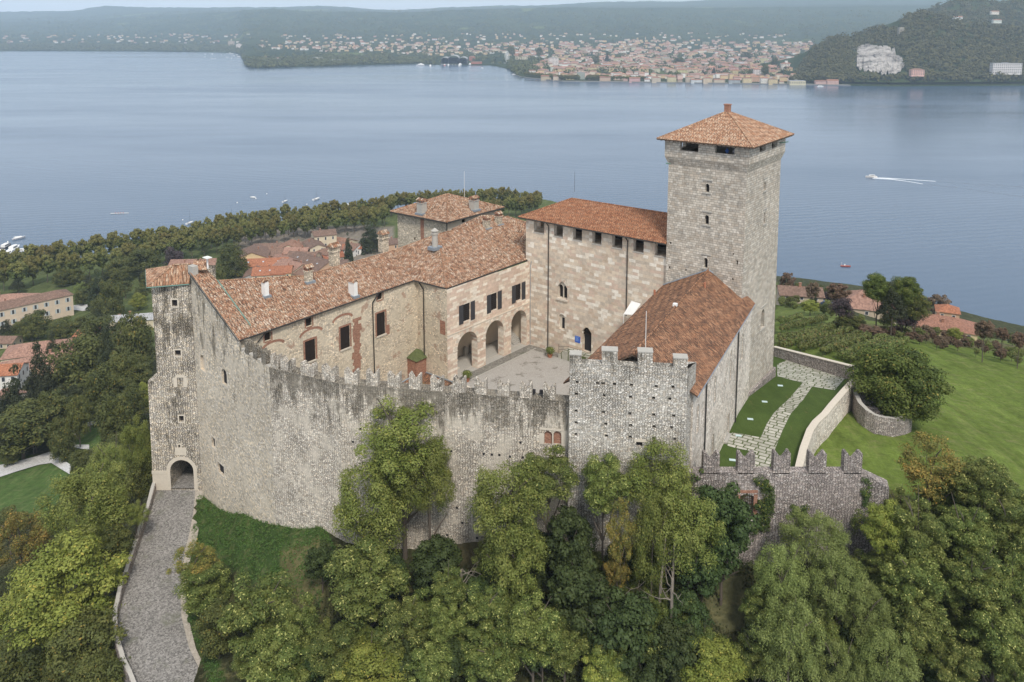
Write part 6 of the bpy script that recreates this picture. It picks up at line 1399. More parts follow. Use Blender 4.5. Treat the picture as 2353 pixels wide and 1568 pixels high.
# ---- hidden parts of the wood and gardens filled with further single trees
def fillt(poly, step, kind, r, hc, lab, grp, seed, ymin=20, avoid=()):
    q = random.Random(seed); xs = [p[0] for p in poly]; ys2 = [p[1] for p in poly]; x = min(xs)
    while x < max(xs):
        y = min(ys2)
        while y < max(ys2):
            a, b = x + q.uniform(-.4, .4) * step, y + q.uniform(-.4, .4) * step
            if inpoly(np.array([[a, b]]), poly)[0] and not any(u0 < a < u1 and v0 < b < v1 for u0, v0, u1, v1 in avoid):
                s = q.uniform(.75, 1.25); tree(q.choice(kind), a, b, r * s, r * s * q.uniform(.75, 1), hc * q.uniform(.8, 1.2), lab, grp, ymin=ymin)
            y += step * .8
        x += step
av = ((-5, 655, 175, 745), (0, 770, 175, 905), (230, 705, 345, 770), (165, 685, 220, 718))
fillt([(0, 650), (345, 610), (345, 900), (0, 900)], 36, ['park', 'park', 'park', 'conifer'], 20, 6, 'green garden tree between the villas and the castle hill', 'garden trees on the left', 3, 150, av)
fillt([(0, 915), (160, 905), (330, 830), (330, 960), (240, 985), (170, 965), (150, 1000), (0, 1040)], 44, ['park', 'park', 'conifer'], 30, 8, 'dark park tree on the shaded slope above the path', 'dark park trees', 4, 120, ((150, 950, 260, 1070),))
fillt([(170, 1090), (340, 990), (340, 1200), (270, 1230), (0, 1240), (0, 1200), (100, 1200)], 58, ['park', 'ash'], 40, 8, 'green tree filling the wooded slope left of the ramp', 'trees left of the ramp', 5, 70)
fillt([(0, 1490), (255, 1490), (255, 1570), (0, 1570)], 60, ['park', 'lime'], 48, 6, 'green tree low on the slope left of the ramp', 'low trees left of the ramp', 6, 40)
fillt([(560, 1440), (1780, 1380), (2353, 1320), (2353, 1570), (520, 1570)], 80, ['chestnut', 'fig', 'chestnut'], 52, 4.5, 'shaded chestnut between the larger trees of the slope', 'shaded trees of the slope', 7)
fillt([(780, 1240), (1290, 1260), (1600, 1290), (1600, 1400), (900, 1390)], 64, ['fig', 'chestnut'], 40, 3.2, 'dark low tree under the ash trees', 'low dark trees under the wall', 8)
fillt([(1980, 1140), (2353, 1040), (2353, 1400), (2000, 1350)], 74, ['chestnut'], 50, 6, 'chestnut of the right hand wood', 'chestnuts of the right hand wood', 9)
# ---- right side
RG = [('rust', 1808, 648, 20, 24, 7, 'reddish brown tree on the shore just right of the tower'), ('park', 1812, 668, 12, 14, 4, 'dark green shrub below the reddish tree right of the tower'), ('rust', 1868, 668, 17, 21, 6, 'round rust coloured tree on the shore'), ('rust', 1925, 672, 32, 22, 7, 'wide rust coloured tree left of the pink roofed villa'),
 ('purple', 1935, 704, 30, 24, 6, 'dark weeping tree beside the pink roofed villa'), ('holm', 2018, 662, 34, 32, 11, 'tall light green tree behind the pink roofed villa'), ('holm', 2080, 668, 36, 34, 11, 'tall yellowish green tree behind the purple tree'), ('conifer', 2052, 690, 34, 44, 9, 'dark conifer between the two villas'),
 ('park', 2105, 702, 34, 34, 8, 'dark green tree left of the lookout turret'), ('purple', 2082, 727, 40, 22, 5, 'dark purple beech on the villa slope'), ('rust', 2155, 700, 26, 26, 8, 'rust coloured tree behind the lookout turret'),
 ('rust', 2262, 757, 24, 22, 7, 'round brown tree on a single stem at the shore'), ('rust', 2304, 768, 15, 15, 6, 'small brown tree near the right border'), ('rust', 2343, 782, 20, 18, 6, 'brown tree at the right border'), ('conifer', 1873, 692, 6, 18, 4, 'slim dark cypress above the vineyard'),
 ('lime', 1862, 702, 24, 13, 3, 'yellow green bush at the top of the vineyard'), ('park', 1950, 735, 28, 16, 3, 'green hedge bush below the pink roofed villa'), ('park', 2040, 735, 20, 18, 4, 'green tree right of the pink roofed villa'), ('lime', 2195, 765, 20, 12, 3, 'yellow green bush in front of the red roofed villa'), ('rust', 2005, 760, 26, 8, 2, 'dry brown scrub above the lawn')]
for k in RG: tree(*k, ymin=125, **({'name': 'lakeside_tree'} if k[0] == 'holm' else {}))
fillt([(1795, 645), (1990, 676), (2110, 704), (2353, 770), (2353, 792), (2110, 735), (1990, 694), (1795, 668)], 17, ['rust', 'park', 'park', 'purple'], 11, 2.6, 'low tree in the shoreline thicket on the right', 'shoreline thicket trees', 14, 125, ((1940, 685, 2030, 735), (2120, 700, 2245, 765), (1885, 690, 1915, 712)))
fillt([(1960, 742), (2140, 758), (2353, 808), (2353, 832), (2100, 778), (1960, 758)], 15, ['vine', 'rust'], 11, 1.4, 'low scrub bush along the far edge of the lawn', 'scrub bushes along the lawn', 12, 125)
fillt([(1795, 672), (1990, 715), (1990, 735), (1795, 700)], 17, ['vine', 'park', 'vine'], 12, 1.6, 'leafy bush on the slope above the vineyard', 'bushes above the vineyard', 13, 125)
holm = tree('holm', 2060, 878, 106, 84, 6.5, 'large round dark evergreen tree beside the curved stair wall', y=109)
# ---- vines
vm_ = LM['vine']
for i, (a, b) in enumerate((((186, 575), (455, 510)), ((180, 640), (560, 535)), ((190, 675), (640, 560)), ((300, 690), (655, 600)), ((430, 715), (760, 585)), ((540, 735), (800, 625)), ((600, 760), (845, 640)), ((690, 730), (930, 640)), ((186, 525), (300, 500)))):
    p0 = gnd(*Z('z8', *a), 120); p1 = gnd(*Z('z8', *b), 120); L = np.linalg.norm(p1 - p0); nC = int(L / .75) + 2; g = np.random.RandomState(i); t_ = np.linspace(0, 1, nC)
    cc = p0[None] + (p1 - p0)[None] * t_[:, None]; cc[:, 2] = TZ(cc[:, :2]) + 1.25 + g.uniform(-.2, .25, nC); cc[:, :2] += g.normal(size=(nC, 2)) * .15
    T_ = thing('vine_row', ('second', 'third', 'fourth', 'fifth', 'sixth', 'seventh', 'eighth', 'last', 'first')[i] + ' row of trained vines counted downhill from the villas, in the vineyard below the tower', 'vine row', tuple(p0), 'vine rows'); me = leaf_mesh('foliage', vm_, cc - p0, g.uniform(.45, 1.0, nC), 150, .2, i + 50); o = bpy.data.objects.new('foliage', me); C.objects.link(o); o.parent = T_
    mb = MB(); ORG[T_.name] = p0
    for k in range(0, nC, 3): mb.tube(V(cc[k][0], cc[k][1], cc[k][2] - 1.5), V(cc[k][0], cc[k][1], cc[k][2] + .9), .05, n=5)
    mb.build('stakes', bark, T_)
# ---- ivy on the screen wall, potted shrubs
def ivy(pl, spots, label, seed, out=.12, leaf=.085, parent=None):
    cc = []; g = np.random.RandomState(seed)
    for (s0, z0, s1, z1, n_) in spots:
        for k in range(n_): q = pl.p(g.uniform(s0, s1), g.uniform(z0, z1), out); cc.append(q)
    cc = np.array(cc); T_ = thing('ivy', label, 'ivy', tuple(cc[0])); me = leaf_mesh('leaves', LM['ivy'], cc - cc[0], g.uniform(.25, .5, len(cc)), 90, leaf, seed); o = bpy.data.objects.new('leaves', me); C.objects.link(o); o.parent = T_; return T_
def isp(pl, zc, x0, y0, x1, y1, n): a = pl.sz(*Z(zc, x0, y1)); b = pl.sz(*Z(zc, x1, y0)); return (a[0], a[1], b[0], b[1], n)
ivy(mw0, [isp(mw0, 'B6', 715, 460, 830, 560, 12), isp(mw0, 'B6', 790, 540, 880, 800, 30), isp(mw0, 'B6', 700, 680, 840, 960, 40)], 'thick green and yellow ivy right of the barred opening', 61)
ivy(mw0, [isp(mw0, 'B6', 1680, 480, 1740, 720, 18), isp(mw0, 'B6', 1760, 540, 1830, 620, 6)], 'ivy hanging at the right end of the screen wall', 62)
ivy(mw0, [isp(mw0, 'B6', 1050, 720, 1180, 860, 14)], 'small ivy patch in the middle of the screen wall', 63)
ivy(mw0, [isp(mw0, 'B6', -60, 400, 240, 620, 26)], 'dark ivy at the joint of hall and screen wall', 64)
for (x, y, lab) in ((2015, 738, 'round potted shrub beside the palace wall at the door steps'), (1272, 955, 'round potted shrub at the near corner of the arcade')):
    q = atz(*Z('B2', x, y), ZC_); T_ = thing('potted_shrub', lab, 'potted plant', tuple(q)); mb = MB(); mb.tube(q, q + V(0, 0, .55), .32, .45, 12); mb.build('pot', M['pot'], T_)
    g = np.random.RandomState(3); me = leaf_mesh('foliage', LM['chestnut'], np.array([[0, 0, 1.05], [.2, .1, 1.2], [-.2, 0, 1.25], [0, -.2, 1.3]]), np.array([.75, .6, .6, .6]), 260, .09, 4); o = bpy.data.objects.new('foliage', me); C.objects.link(o); o.parent = T_
for k, (x, y) in enumerate(((1868, 1098), (1946, 1104))):
    q = atz(*Z('B2', x, y), ZS + .3) + V(0, 1.0, 0); mb = MB(); mb.box(q, (.5, .3, .42), Kc.d); mb.tube(q - V(0, 0, .5), q, .05, n=5); o = mb.build('floodlight', M['dark']); tag(o, ('left' if k == 0 else 'right') + ' one of two small black floodlights behind the last merlons of the curtain wall', 'floodlight')
# ---- undergrowth under the trees of the slopes
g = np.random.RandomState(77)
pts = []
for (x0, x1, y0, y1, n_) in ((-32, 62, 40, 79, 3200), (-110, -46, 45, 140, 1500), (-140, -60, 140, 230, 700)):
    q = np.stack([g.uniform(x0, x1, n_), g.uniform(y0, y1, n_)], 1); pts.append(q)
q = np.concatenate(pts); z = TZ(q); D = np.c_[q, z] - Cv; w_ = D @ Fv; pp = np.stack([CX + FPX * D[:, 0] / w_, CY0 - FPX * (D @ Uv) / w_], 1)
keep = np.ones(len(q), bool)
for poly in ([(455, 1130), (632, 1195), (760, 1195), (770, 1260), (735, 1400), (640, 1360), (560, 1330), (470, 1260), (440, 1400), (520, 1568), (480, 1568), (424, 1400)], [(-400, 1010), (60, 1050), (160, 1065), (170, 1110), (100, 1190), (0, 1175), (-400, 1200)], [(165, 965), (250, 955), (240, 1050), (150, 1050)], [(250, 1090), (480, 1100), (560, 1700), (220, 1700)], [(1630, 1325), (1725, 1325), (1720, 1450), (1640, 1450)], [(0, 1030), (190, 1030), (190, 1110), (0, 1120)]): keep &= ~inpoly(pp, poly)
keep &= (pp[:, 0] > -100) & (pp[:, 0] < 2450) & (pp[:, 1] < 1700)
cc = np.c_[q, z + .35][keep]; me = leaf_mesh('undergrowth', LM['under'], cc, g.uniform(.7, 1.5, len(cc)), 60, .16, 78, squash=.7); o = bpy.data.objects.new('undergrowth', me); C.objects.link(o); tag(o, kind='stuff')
# ---- rough grass tufts on the bank and lawn
tf = []
gp = [(455, 1130), (632, 1197), (740, 1203), (770, 1260), (735, 1400), (640, 1360), (560, 1330), (470, 1260), (440, 1400), (520, 1568), (480, 1568), (424, 1400)]
q = np.stack([g.uniform(-45, -12, 9000), g.uniform(70, 106, 9000)], 1); z = TZ(q); D = np.c_[q, z] - Cv; w_ = D @ Fv; pp = np.stack([CX + FPX * D[:, 0] / w_, CY0 - FPX * (D @ Uv) / w_], 1); k = inpoly(pp, gp); cc = np.c_[q, z][k]
gm2 = leaf_mat('bank_grass_blades', [(.045, .10, .018), (.07, .14, .028), (.12, .16, .05)]); me = leaf_mesh('bank_grass', gm2, cc, g.uniform(.2, .45, len(cc)), 12, .12, 79, up=1.2, aspect=.3); o = bpy.data.objects.new('bank_grass', me); C.objects.link(o); tag(o, kind='stuff')
# ================================================================ houses
def ocol(name, rough=.85, var=.12, scale=.4):
    m = NT(name, rough, .2); c = m.n('ObjectInfo').outputs['Color']; f = m.ramp(m.noise(m.obj(), scale, 5, .65), [(.25, 1 - var), (.75, 1 + var)]); m.col(m.mix(1, c, f, 'MULTIPLY')); return m.mat
HW = ocol('painted_house_wall')
def hroof(name, cols, sc=.9):
    m = NT(name, .9, .15); r_ = m.rnd(); c = m.ramp(r_, [(i / (len(cols) - 1), k) for i, k in enumerate(cols)])
    n1 = m.noise(m.obj(), sc, 6, .7); c = m.mix(1, c, m.ramp(n1, [(.3, .72), (.7, 1.25)]), 'MULTIPLY')
    w = m.n('TexWhiteNoise', {'Vector': m.vm('SNAP', m.uv(), (.45, .6, 1))}, noise_dimensions='2D').outputs[0]; c = m.mix(1, c, m.ramp(w, [(0, .8), (1, 1.2)]), 'MULTIPLY')
    m.col(c); u = m.n('SeparateXYZ', {0: m.uv()}).outputs[0]; m.bump(m.math('ABSOLUTE', m.math('SINE', m.math('MULTIPLY', u, 8))), .5, .12); return m.mat
HR = hroof('weathered_town_roof', [(.22, .12, .085), (.32, .165, .11), (.27, .14, .10), (.38, .20, .13), (.20, .13, .10)])
HRo = hroof('fresh_orange_roof', [(.30, .125, .075), (.37, .16, .09)]); HRb = hroof('old_brown_roof', [(.17, .115, .09), (.22, .14, .105)]); HRg = hroof('grey_flat_roof', [(.26, .27, .28), (.38, .38, .38)]); HRp = hroof('pink_tile_roof', [(.28, .17, .13), (.34, .20, .15)])
HG = plain('town_window_glass', (.05, .055, .065), .3, .4)
SH = plain('pale_blue_shutters', (.42, .48, .50), .6)
def house_mesh(w, d, h, kind='gable', nf=2, nwin=4, ov=.5, slope=.4, win=True, ww=.85):
    """wall, roof and window meshes of a house standing at the origin, long side along x"""
    a = MB(); b = MB(); c = MB(); x, y = w / 2, d / 2
    a.prism([(-x, -y), (x, -y), (x, y), (-x, y)], -3, h, 0, top=(kind == 'flat'))
    rz_ = h + (y + ov) * slope
    if kind == 'gable':
        a.poly([(x, -y, h), (x, y, h), (x, 0, h + y * slope)]); a.poly([(-x, y, h), (-x, -y, h), (-x, 0, h + y * slope)])
        e = h - ov * slope + .12; r0_, r1_ = V(-x - ov, 0, h + y * slope + .12), V(x + ov, 0, h + y * slope + .12)
        for s in (-1, 1):
            q = [V(-x - ov, s * (y + ov), e), V(x + ov, s * (y + ov), e), r1_, r0_]; q = q if s < 0 else q[::-1]; b.poly(q); b.poly([p - V(0, 0, .22) for p in q][::-1])
            for i in range(4): j = (i + 1) % 4; b.poly([q[i] - V(0, 0, .22), q[j] - V(0, 0, .22), q[j], q[i]])
    elif kind == 'hip':
        e = h + .05; ry = (y + ov) * slope; k = min(x, y); L0, L1 = V(-(x - k), 0, e + ry), V(x - k, 0, e + ry); q = [V(-x - ov, -y - ov, e), V(x + ov, -y - ov, e), V(x + ov, y + ov, e), V(-x - ov, y + ov, e)]
        b.poly([q[0], q[1], L1, L0]); b.poly([q[2], q[3], L0, L1]); b.poly([q[1], q[2], L1]); b.poly([q[3], q[0], L0]); b.poly(q[::-1])
    else:
        b.prism([(-x - .2, -y - .2), (x + .2, -y - .2), (x + .2, y + .2), (-x - .2, y + .2)], h + .01, h + .5); b.prism([(-x * .3, -y * .4), (x * .1, -y * .4), (x * .1, y * .3), (-x * .3, y * .3)], h + .51, h + 2.3)
    if win:
        for f in range(nf):
            z0 = (h / nf) * f + (h / nf) * .28; z1 = z0 + (h / nf) * .48
            for s, L, hw_ in ((0, x, y), (1, y, x)):
                n2 = nwin if s == 0 else max(1, int(nwin * d / w))
                for k in range(n2):
                    t = -L + 2 * L * (k + .5) / n2
                    for sg in (-1, 1):
                        o = sg * (hw_ + .04); p = [(t - ww, z0), (t + ww, z0), (t + ww, z1), (t - ww, z1)]
                        c.poly([(u, o, z) if s == 0 else (o, u, z) for u, z in (p if (sg < 0) == (s == 0) else p[::-1])])
    return a, b, c
def house_one(proto_args, name):
    a, b, c = house_mesh(**proto_args); m = MB(); m.mesh(a.v, a.f, 0); m.mesh(b.v, b.f, 1); m.mesh(c.v, c.f, 2)
    return m
PROTO = {}
def proto(key, roof, **k):
    m = house_one(k, key); o = m.build(key, [HW, roof, HG]); me = o.data; bpy.data.objects.remove(o); PROTO[key] = (me, k['w'])
proto('small', HR, w=13, d=10, h=7, kind='hip', nf=2, nwin=4); proto('gabled', HR, w=15, d=10, h=8, kind='gable', nf=2, nwin=4); proto('long', HR, w=30, d=12, h=9, kind='gable', nf=3, nwin=9)
proto('palazzo', HR, w=24, d=14, h=13, kind='hip', nf=4, nwin=7); proto('orange', HRo, w=16, d=11, h=7, kind='gable', nf=2, nwin=4); proto('block', HRg, w=22, d=13, h=18, kind='flat', nf=6, nwin=7); proto('hotel', HRg, w=72, d=20, h=27, kind='flat', nf=6, nwin=14, ww=1.7); proto('shed', HRg, w=42, d=24, h=8, kind='flat', nf=1, nwin=9)
PAL = {'cream': (.62, .54, .40), 'white': (.72, .70, .66), 'yellow': (.64, .53, .32), 'pink': (.62, .42, .36), 'orange': (.54, .36, .24), 'grey': (.42, .42, .41), 'beige': (.52, .43, .32), 'red': (.42, .17, .12)}
def put_house(key, c, rot, colour, label, cat='house', group=None, sc=(1, 1, 1), name='house'):
    o = bpy.data.objects.new(name, PROTO[key][0]); C.objects.link(o); o.location = tuple(c); o.rotation_euler = (0, 0, rot); o.scale = sc; o.color = tuple(x * rt.uniform(.92, 1.06) for x in PAL[colour]) + (1,)
    return tag(o, label, cat, group)
def house(px, py, w, d, h, rot, colour, roof, label, kind='gable', z0=None, nf=2, nwin=4, shutters=False, cat='house', slope=.4, chim=1, sky=0, ymin=100, name='house'):
    """near house: px,py = middle of the roof in the picture"""
    zz = 8.0
    for _ in range(10):
        c = atz(px, py, zz); g = z0 if z0 is not None else tz(c[0], c[1]); g = max(g, .6); zz = g + h + d * slope * .25
    T_ = thing(name, label, cat, (c[0], c[1], g)); a, b, q = house_mesh(w, d, h, kind, nf, nwin, slope=slope, win=False)
    cr_, sr = math.cos(rot), math.sin(rot)
    def tr(m): m.v = [(x * cr_ - y * sr + c[0], x * sr + y * cr_ + c[1], z + g) for x, y, z in m.v]; return m
    o = tr(a).build('wall', HW, T_); o.color = PAL[colour] + (1,); rf_ = tr(b).build('roof', roof, T_)
    for f in range(nf):
        z0_ = (h / nf) * f + (h / nf) * .3; z1_ = z0_ + (h / nf) * .45
        for s, L, hw_, n2 in ((0, w / 2, d / 2, nwin), (1, d / 2, w / 2, max(1, int(nwin * d / w)))):
            for k in range(n2):
                t = -L + 2 * L * (k + .5) / n2
                for sg in (-1, 1):
                    nx_, ny_ = (0, sg) if s == 0 else (sg, 0); wn = V(nx_ * cr_ - ny_ * sr, nx_ * sr + ny_ * cr_, 0)
                    if wn @ (Cv - c) < 20: continue            # the side no one in the picture sees
                    ce = V(t if s == 0 else sg * (hw_ + .03), sg * (hw_ + .03) if s == 0 else t, 0); cw = V(ce[0] * cr_ - ce[1] * sr + c[0], ce[0] * sr + ce[1] * cr_ + c[1], 0)
                    ax = V(-wn[1], wn[0], 0); m = MB()
                    def quad(u0, u1, v0, v1, o_, m): m.poly([blk(cw + ax * u + wn * o_, v + g) for u, v in ((u0, v0), (u1, v0), (u1, v1), (u0, v1))])
                    quad(-.5, .5, z0_, z1_, .0, m); W_ = m.build('window', HG, T_)
                    m = MB(); quad(-.62, -.5, z0_ - .1, z1_ + .1, .03, m); quad(.5, .62, z0_ - .1, z1_ + .1, .03, m); quad(-.5, .5, z1_, z1_ + .1, .03, m); quad(-.5, .5, z0_ - .1, z0_, .03, m)
                    m.build('frame', M['white'], W_)
                    if shutters: m = MB(); quad(-1.1, -.62, z0_, z1_, .05, m); m.build('shutter', SH, T_); m = MB(); quad(.62, 1.1, z0_, z1_, .05, m); m.build('shutter', SH, T_)
    q_ = random.Random(int(px * 7 + py))
    for k in range(chim):
        u, v = q_.uniform(-w * .35, w * .35), q_.uniform(-d * .25, d * .25); p = V(u * cr_ - v * sr + c[0], u * sr + v * cr_ + c[1], g + h + (d / 2 - abs(v)) * slope - .2); m = MB(); m.box(p, (.8, .6, 1.6), (cr_, sr)); m.box(p + V(0, 0, 1.6), (1.0, .8, .15), (cr_, sr)); m.build('chimney', M['brick'], rf_)
    for k in range(sky):
        u = -w * .3 + k * w * .3; v = -d * .25; zt = h + (d / 2 - abs(v)) * slope + .28; m = MB()
        qq = [(u, v - .5, zt - .5 * slope), (u + .9, v - .5, zt - .5 * slope), (u + .9, v + .5, zt + .5 * slope), (u, v + .5, zt + .5 * slope)]; m.poly([V(x * cr_ - y * sr + c[0], x * sr + y * cr_ + c[1], z + g) for x, y, z in qq]); m.build('skylight', plain('skylight_glass', (.5, .56, .62), .2, .5), rf_)
    return T_
def OT(x, y): return (534.2 + x * .12696, 505.5 + y * .12696)
D2 = math.radians
OLD = [
 (OT(390, 560), 15, 14, 8, 100, 'yellow', HRb, 'yellow house with a wide gable and balcony on the left of the old town', 2, 4),
 (OT(800, 550), 19, 12, 6, 5, 'orange', HRb, 'long brown roof right of the yellow gabled house', 2, 5), (OT(700, 455), 16, 10, 6, 10, 'cream', HRb, 'brown roof with white terrace behind the long brown roof', 2, 4),
 (OT(560, 735), 22, 11, 6, 8, 'beige', HRo, 'orange roof with three skylights in the middle left of the old town', 2, 5), (OT(680, 890), 14, 11, 6.5, 8, 'cream', HRo, 'orange roof with two grey skylights above the wing roof', 2, 4),
 (OT(900, 870), 8.5, 10, 7, 8, 'yellow', HRo, 'small yellow house with light orange roof', 2, 3), (OT(430, 930), 10, 10, 5, 100, 'grey', HRb, 'dark brown roof at the lower left of the old town', 1, 3),
 (OT(1045, 445), 10, 12, 7, 95, 'cream', HR, 'red brown roof with a white dormer', 2, 3), (OT(1170, 530), 11, 10, 7, 0, 'beige', HRp, 'low beige roof in the centre of the old town', 2, 3),
 (OT(1480, 410), 14, 8, 9, -62, 'cream', HRb, 'tall cream house with narrow gable in the centre of the old town', 3, 4), (OT(1650, 215), 11, 9, 12, 25, 'cream', HRb, 'highest cream house with twin gable windows', 3, 3),
 (OT(1850, 340), 20, 12, 6, -28, 'cream', HR, 'wide reddish roof right of the highest cream house', 2, 5), (OT(2060, 440), 16, 11, 5, -25, 'white', HR, 'reddish roof at the right end of the old town', 2, 4), (OT(2170, 460), 9, 8, 5, 8, 'white', HRo, 'small bright orange roof at the right end of the old town', 1, 3),
 (OT(1790, 610), 10, 10, 4, 35, 'beige', HRo, 'bright orange roof with a solar panel beside the conifers', 1, 3), (OT(1450, 710), 26, 13, 6, -42, 'orange', HRb, 'long grey brown roof scattered with small white skylights', 2, 6),
 (OT(1290, 610), 14, 10, 6, -10, 'beige', HRb, 'brown roof behind the long grey brown roof', 2, 4), (OT(1090, 790), 15, 12, 6, -40, 'beige', HRp, 'pale stone coloured roof in front of the long grey brown roof', 2, 4),
 (OT(960, 700), 13, 10, 6, -45, 'orange', HRp, 'weathered pale roof right of the skylight roof', 2, 3), (OT(1700, 550), 12, 9, 6, -15, 'pink', HRb, 'pinkish brown roof between the cream house and the conifers', 2, 3),
 (OT(1310, 430), 12, 10, 6, -10, 'beige', HRb, 'brown roof left of the tall cream house', 2, 3), (OT(1850, 750), 12, 9, 5, 0, 'beige', HRb, 'brown roof right of the wing chimney', 1, 3), (OT(1350, 920), 13, 9, 5, -30, 'white', HRb, 'brown roof with white side just above the wing roof', 1, 3),
 ((467, 600), 11, 9, 6, 15, 'yellow', HRp, 'yellow house right of the gate tower vent', 2, 3), ((423, 601), 11, 10, 7, 5, 'yellow', HRp, 'pink roofed house above the gate tower roof', 2, 3), ((905, 552), 12, 9, 7, 20, 'orange', HRb, 'brown roofed house left of the rear tower', 2, 3), ((955, 560), 10, 9, 7, 0, 'cream', HRb, 'house half hidden behind the rear tower', 2, 3)]
for (p, w, d, h, ro, colr, rf_, lab, nf, nw) in OLD: house(p[0], p[1], w * 1.3, d * 1.25, h * 1.1, D2(ro), colr, rf_, lab, z0=3.5, nf=nf, nwin=nw, sky={'orange roof with three skylights in the middle left of the old town': 3, 'orange roof with two grey skylights above the wing roof': 2, 'long grey brown roof scattered with small white skylights': 3}.get(lab, 0), name='town_house')
# left gardens
va, vb = atz(168, 679, 19.5), atz(0, 716, 19.5); vd = unit(vb - va); ang = math.atan2(vd[1], vd[0]); mid = va + vd * 26; pn = V(-vd[1], vd[0], 0); pn = pn if pn[1] > 0 else -pn; mp_ = mid + pn * 5.5; pr_ = proj((mp_[0], mp_[1], 21))
house(pr_[0], pr_[1], 52, 11, 9, ang, 'orange', HRb, 'long two storey peach coloured villa with pale blue shutters and grey brown roof', 'hip', z0=10, nf=2, nwin=11, shutters=True, chim=3, name='villa')
for o_ in bpy.data.objects:
    if o_.name.startswith('wall') and o_.parent and o_.parent.get('label', '').startswith('long two storey peach'): o_.color = (.60, .49, .38, 1)
def ZL2(x, y): return (x * .25645, 689.4 + y * .25645)
LG_ = [(Z('z4', 110, 1090), 20, 13, 8, 12, 'beige', HRp, 'pinkish roofed house behind the peach coloured villa', 'hip'), (ZL2(330, 410), 22, 14, 6, 20, 'cream', HRp, 'old villa with broad brown pink roof among the garden trees', 'hip'), (ZL2(340, 520), 26, 10, 5, 32, 'orange', HRp, 'long sloping brown roof in front of the old villa', 'gable'),
 (ZL2(40, 600), 12, 10, 7, 10, 'white', HRo, 'white house with orange roof at the left border', 'gable'), (ZL2(110, 830), 8, 6, 3, -20, 'white', HRp, 'small pinkish roof below the white house', 'gable'), (ZL2(575, 395), 12, 9, 4, 30, 'beige', HRo, 'orange roof right of the old villa', 'gable'), (ZL2(880, 290), 18, 8, 3, -8, 'beige', HRo, 'low reddish roofs above the dark park trees', 'gable'),
 (ZL2(1000, 165), 14, 8, 3, -3, 'grey', HRb, 'dark roofed garage with white posts', 'gable'), (ZL2(1230, 140), 22, 8, 5, 12, 'cream', HRg, 'cream workshop with a glazed sloping roof', 'gable'), (ZL2(30, 340), 12, 8, 3, 0, 'beige', HRb, 'low roof at the left border below the peach coloured villa', 'gable')]
for (p, w, d, h, ro, colr, rf_, lab, kd) in LG_: house(p[0], p[1], w, d, h, D2(ro), colr, rf_, lab, kd, nf=2 if h > 5 else 1, nwin=4)
def ZR(x, y): return (1780.8 + x * .24316, 603.2 + y * .24316)
house(*ZR(850, 415), 19, 17, 5, D2(-20), 'beige', HRp, 'villa with faded pink hip roof on the slope above the lake', 'hip', chim=2, nwin=3, slope=.5, name='villa'); house(*ZR(1600, 580), 21, 13, 5, D2(-28), 'yellow', HR, 'villa with large red hip roof near the right shore', 'hip', chim=2, nwin=4, slope=.45, name='villa')
house(*ZR(1630, 445), 8.0, 8.0, 10, D2(-25), 'orange', HRo, 'ochre lookout turret with arched openings and red roof', 'hip', chim=0, nf=3, nwin=2, slope=.5, name='lookout_turret', cat='turret'); house(*ZR(230, 315), 14, 9, 4, D2(-10), 'beige', HRb, 'brown roofed cottage right of the tower by the shore', nwin=3)
# ---------------------------------------------------------------- cars
def car(px, py, rot, colr, label):
    c = gnd(px, py, 120); T_ = thing('car', label, 'car', tuple(c)); cr_, sr = math.cos(rot), math.sin(rot); m = MB(); prof = [(-2.1, .35), (2.1, .35), (2.15, .8), (1.2, .95), (.6, 1.42), (-1.1, 1.45), (-1.9, 1.0), (-2.15, .85)]
    def P(x, y, z): return V(x * cr_ - y * sr + c[0], x * sr + y * cr_ + c[1], z + c[2])
    m.poly([P(x, -.85, z) for x, z in prof]); m.poly([P(x, .85, z) for x, z in prof][::-1])
    for i in range(8): a, b = prof[i], prof[(i + 1) % 8]; m.poly([P(b[0], -.85, b[1]), P(a[0], -.85, a[1]), P(a[0], .85, a[1]), P(b[0], .85, b[1])][::-1])
    m.build('body', plain('car_paint_' + colr, {'blue': (.03, .06, .14), 'white': (.7, .7, .7), 'grey': (.3, .3, .3)}[colr], .25, .6), T_); m = MB()
    for s in (-.86, .86): m.poly([P(x, s * 1.01, z) for x, z in ((-1.5, 1.0), (1.1, .98), (.6, 1.36), (-1.0, 1.38))])
    m.poly([P(1.22, -.7, 1.0), P(1.22, .7, 1.0), P(.68, .65, 1.4), P(.68, -.65, 1.4)]); m.build('windows', HG, T_)
    for x in (-1.35, 1.35):
        for s in (-1, 1): m = MB(); m.tube(P(x, s * .7, .33), P(x, s * .9, .33), .33, n=12); m.build('wheel', M['dark'], T_)
car(*ZR(490, 405), D2(-15), 'blue', 'dark blue car parked on the shore road above the vineyard'); car(*ZR(280, 350), D2(-15), 'white', 'white car parked near the cottage right of the tower')
# ================================================================ far shore
SX = [-600, 0, 300, 470, 540, 556, 562, 575, 620, 780, 960, 1000, 1060, 1130, 1175, 1184, 1200, 1290, 1400, 1570, 1700, 1900, 2050, 2353, 2800]
SY = [112, 117, 118, 120, 121, 126, 150, 156, 156, 151, 146, 148, 149, 150, 160, 173, 178, 187, 188, 190, 192, 195, 198, 196, 200]
R2X = [-600, 0, 239, 342, 444, 632, 747, 804, 952, 1089, 1260, 1551, 1754, 2062, 2353, 2800]; R2Y = [62, 52, 46, 38, 30, 22, 28, 27, 27, 22, 17, 20, 17, 14, 10, 10]
SKX = [-600, 0, 170, 215, 239, 310, 444, 598, 735, 804, 849, 911, 1020, 1140, 1201, 1260, 1396, 1551, 1634, 2000, 2353, 2800]; SKY = [30, 27, 25, 17, 14.4, 16, 17, 18, 13.7, 16.4, 22, 24, 17, 13, 14, 12, 4, 4, 0, -8, -12, -14]
g = np.random.RandomState(9)
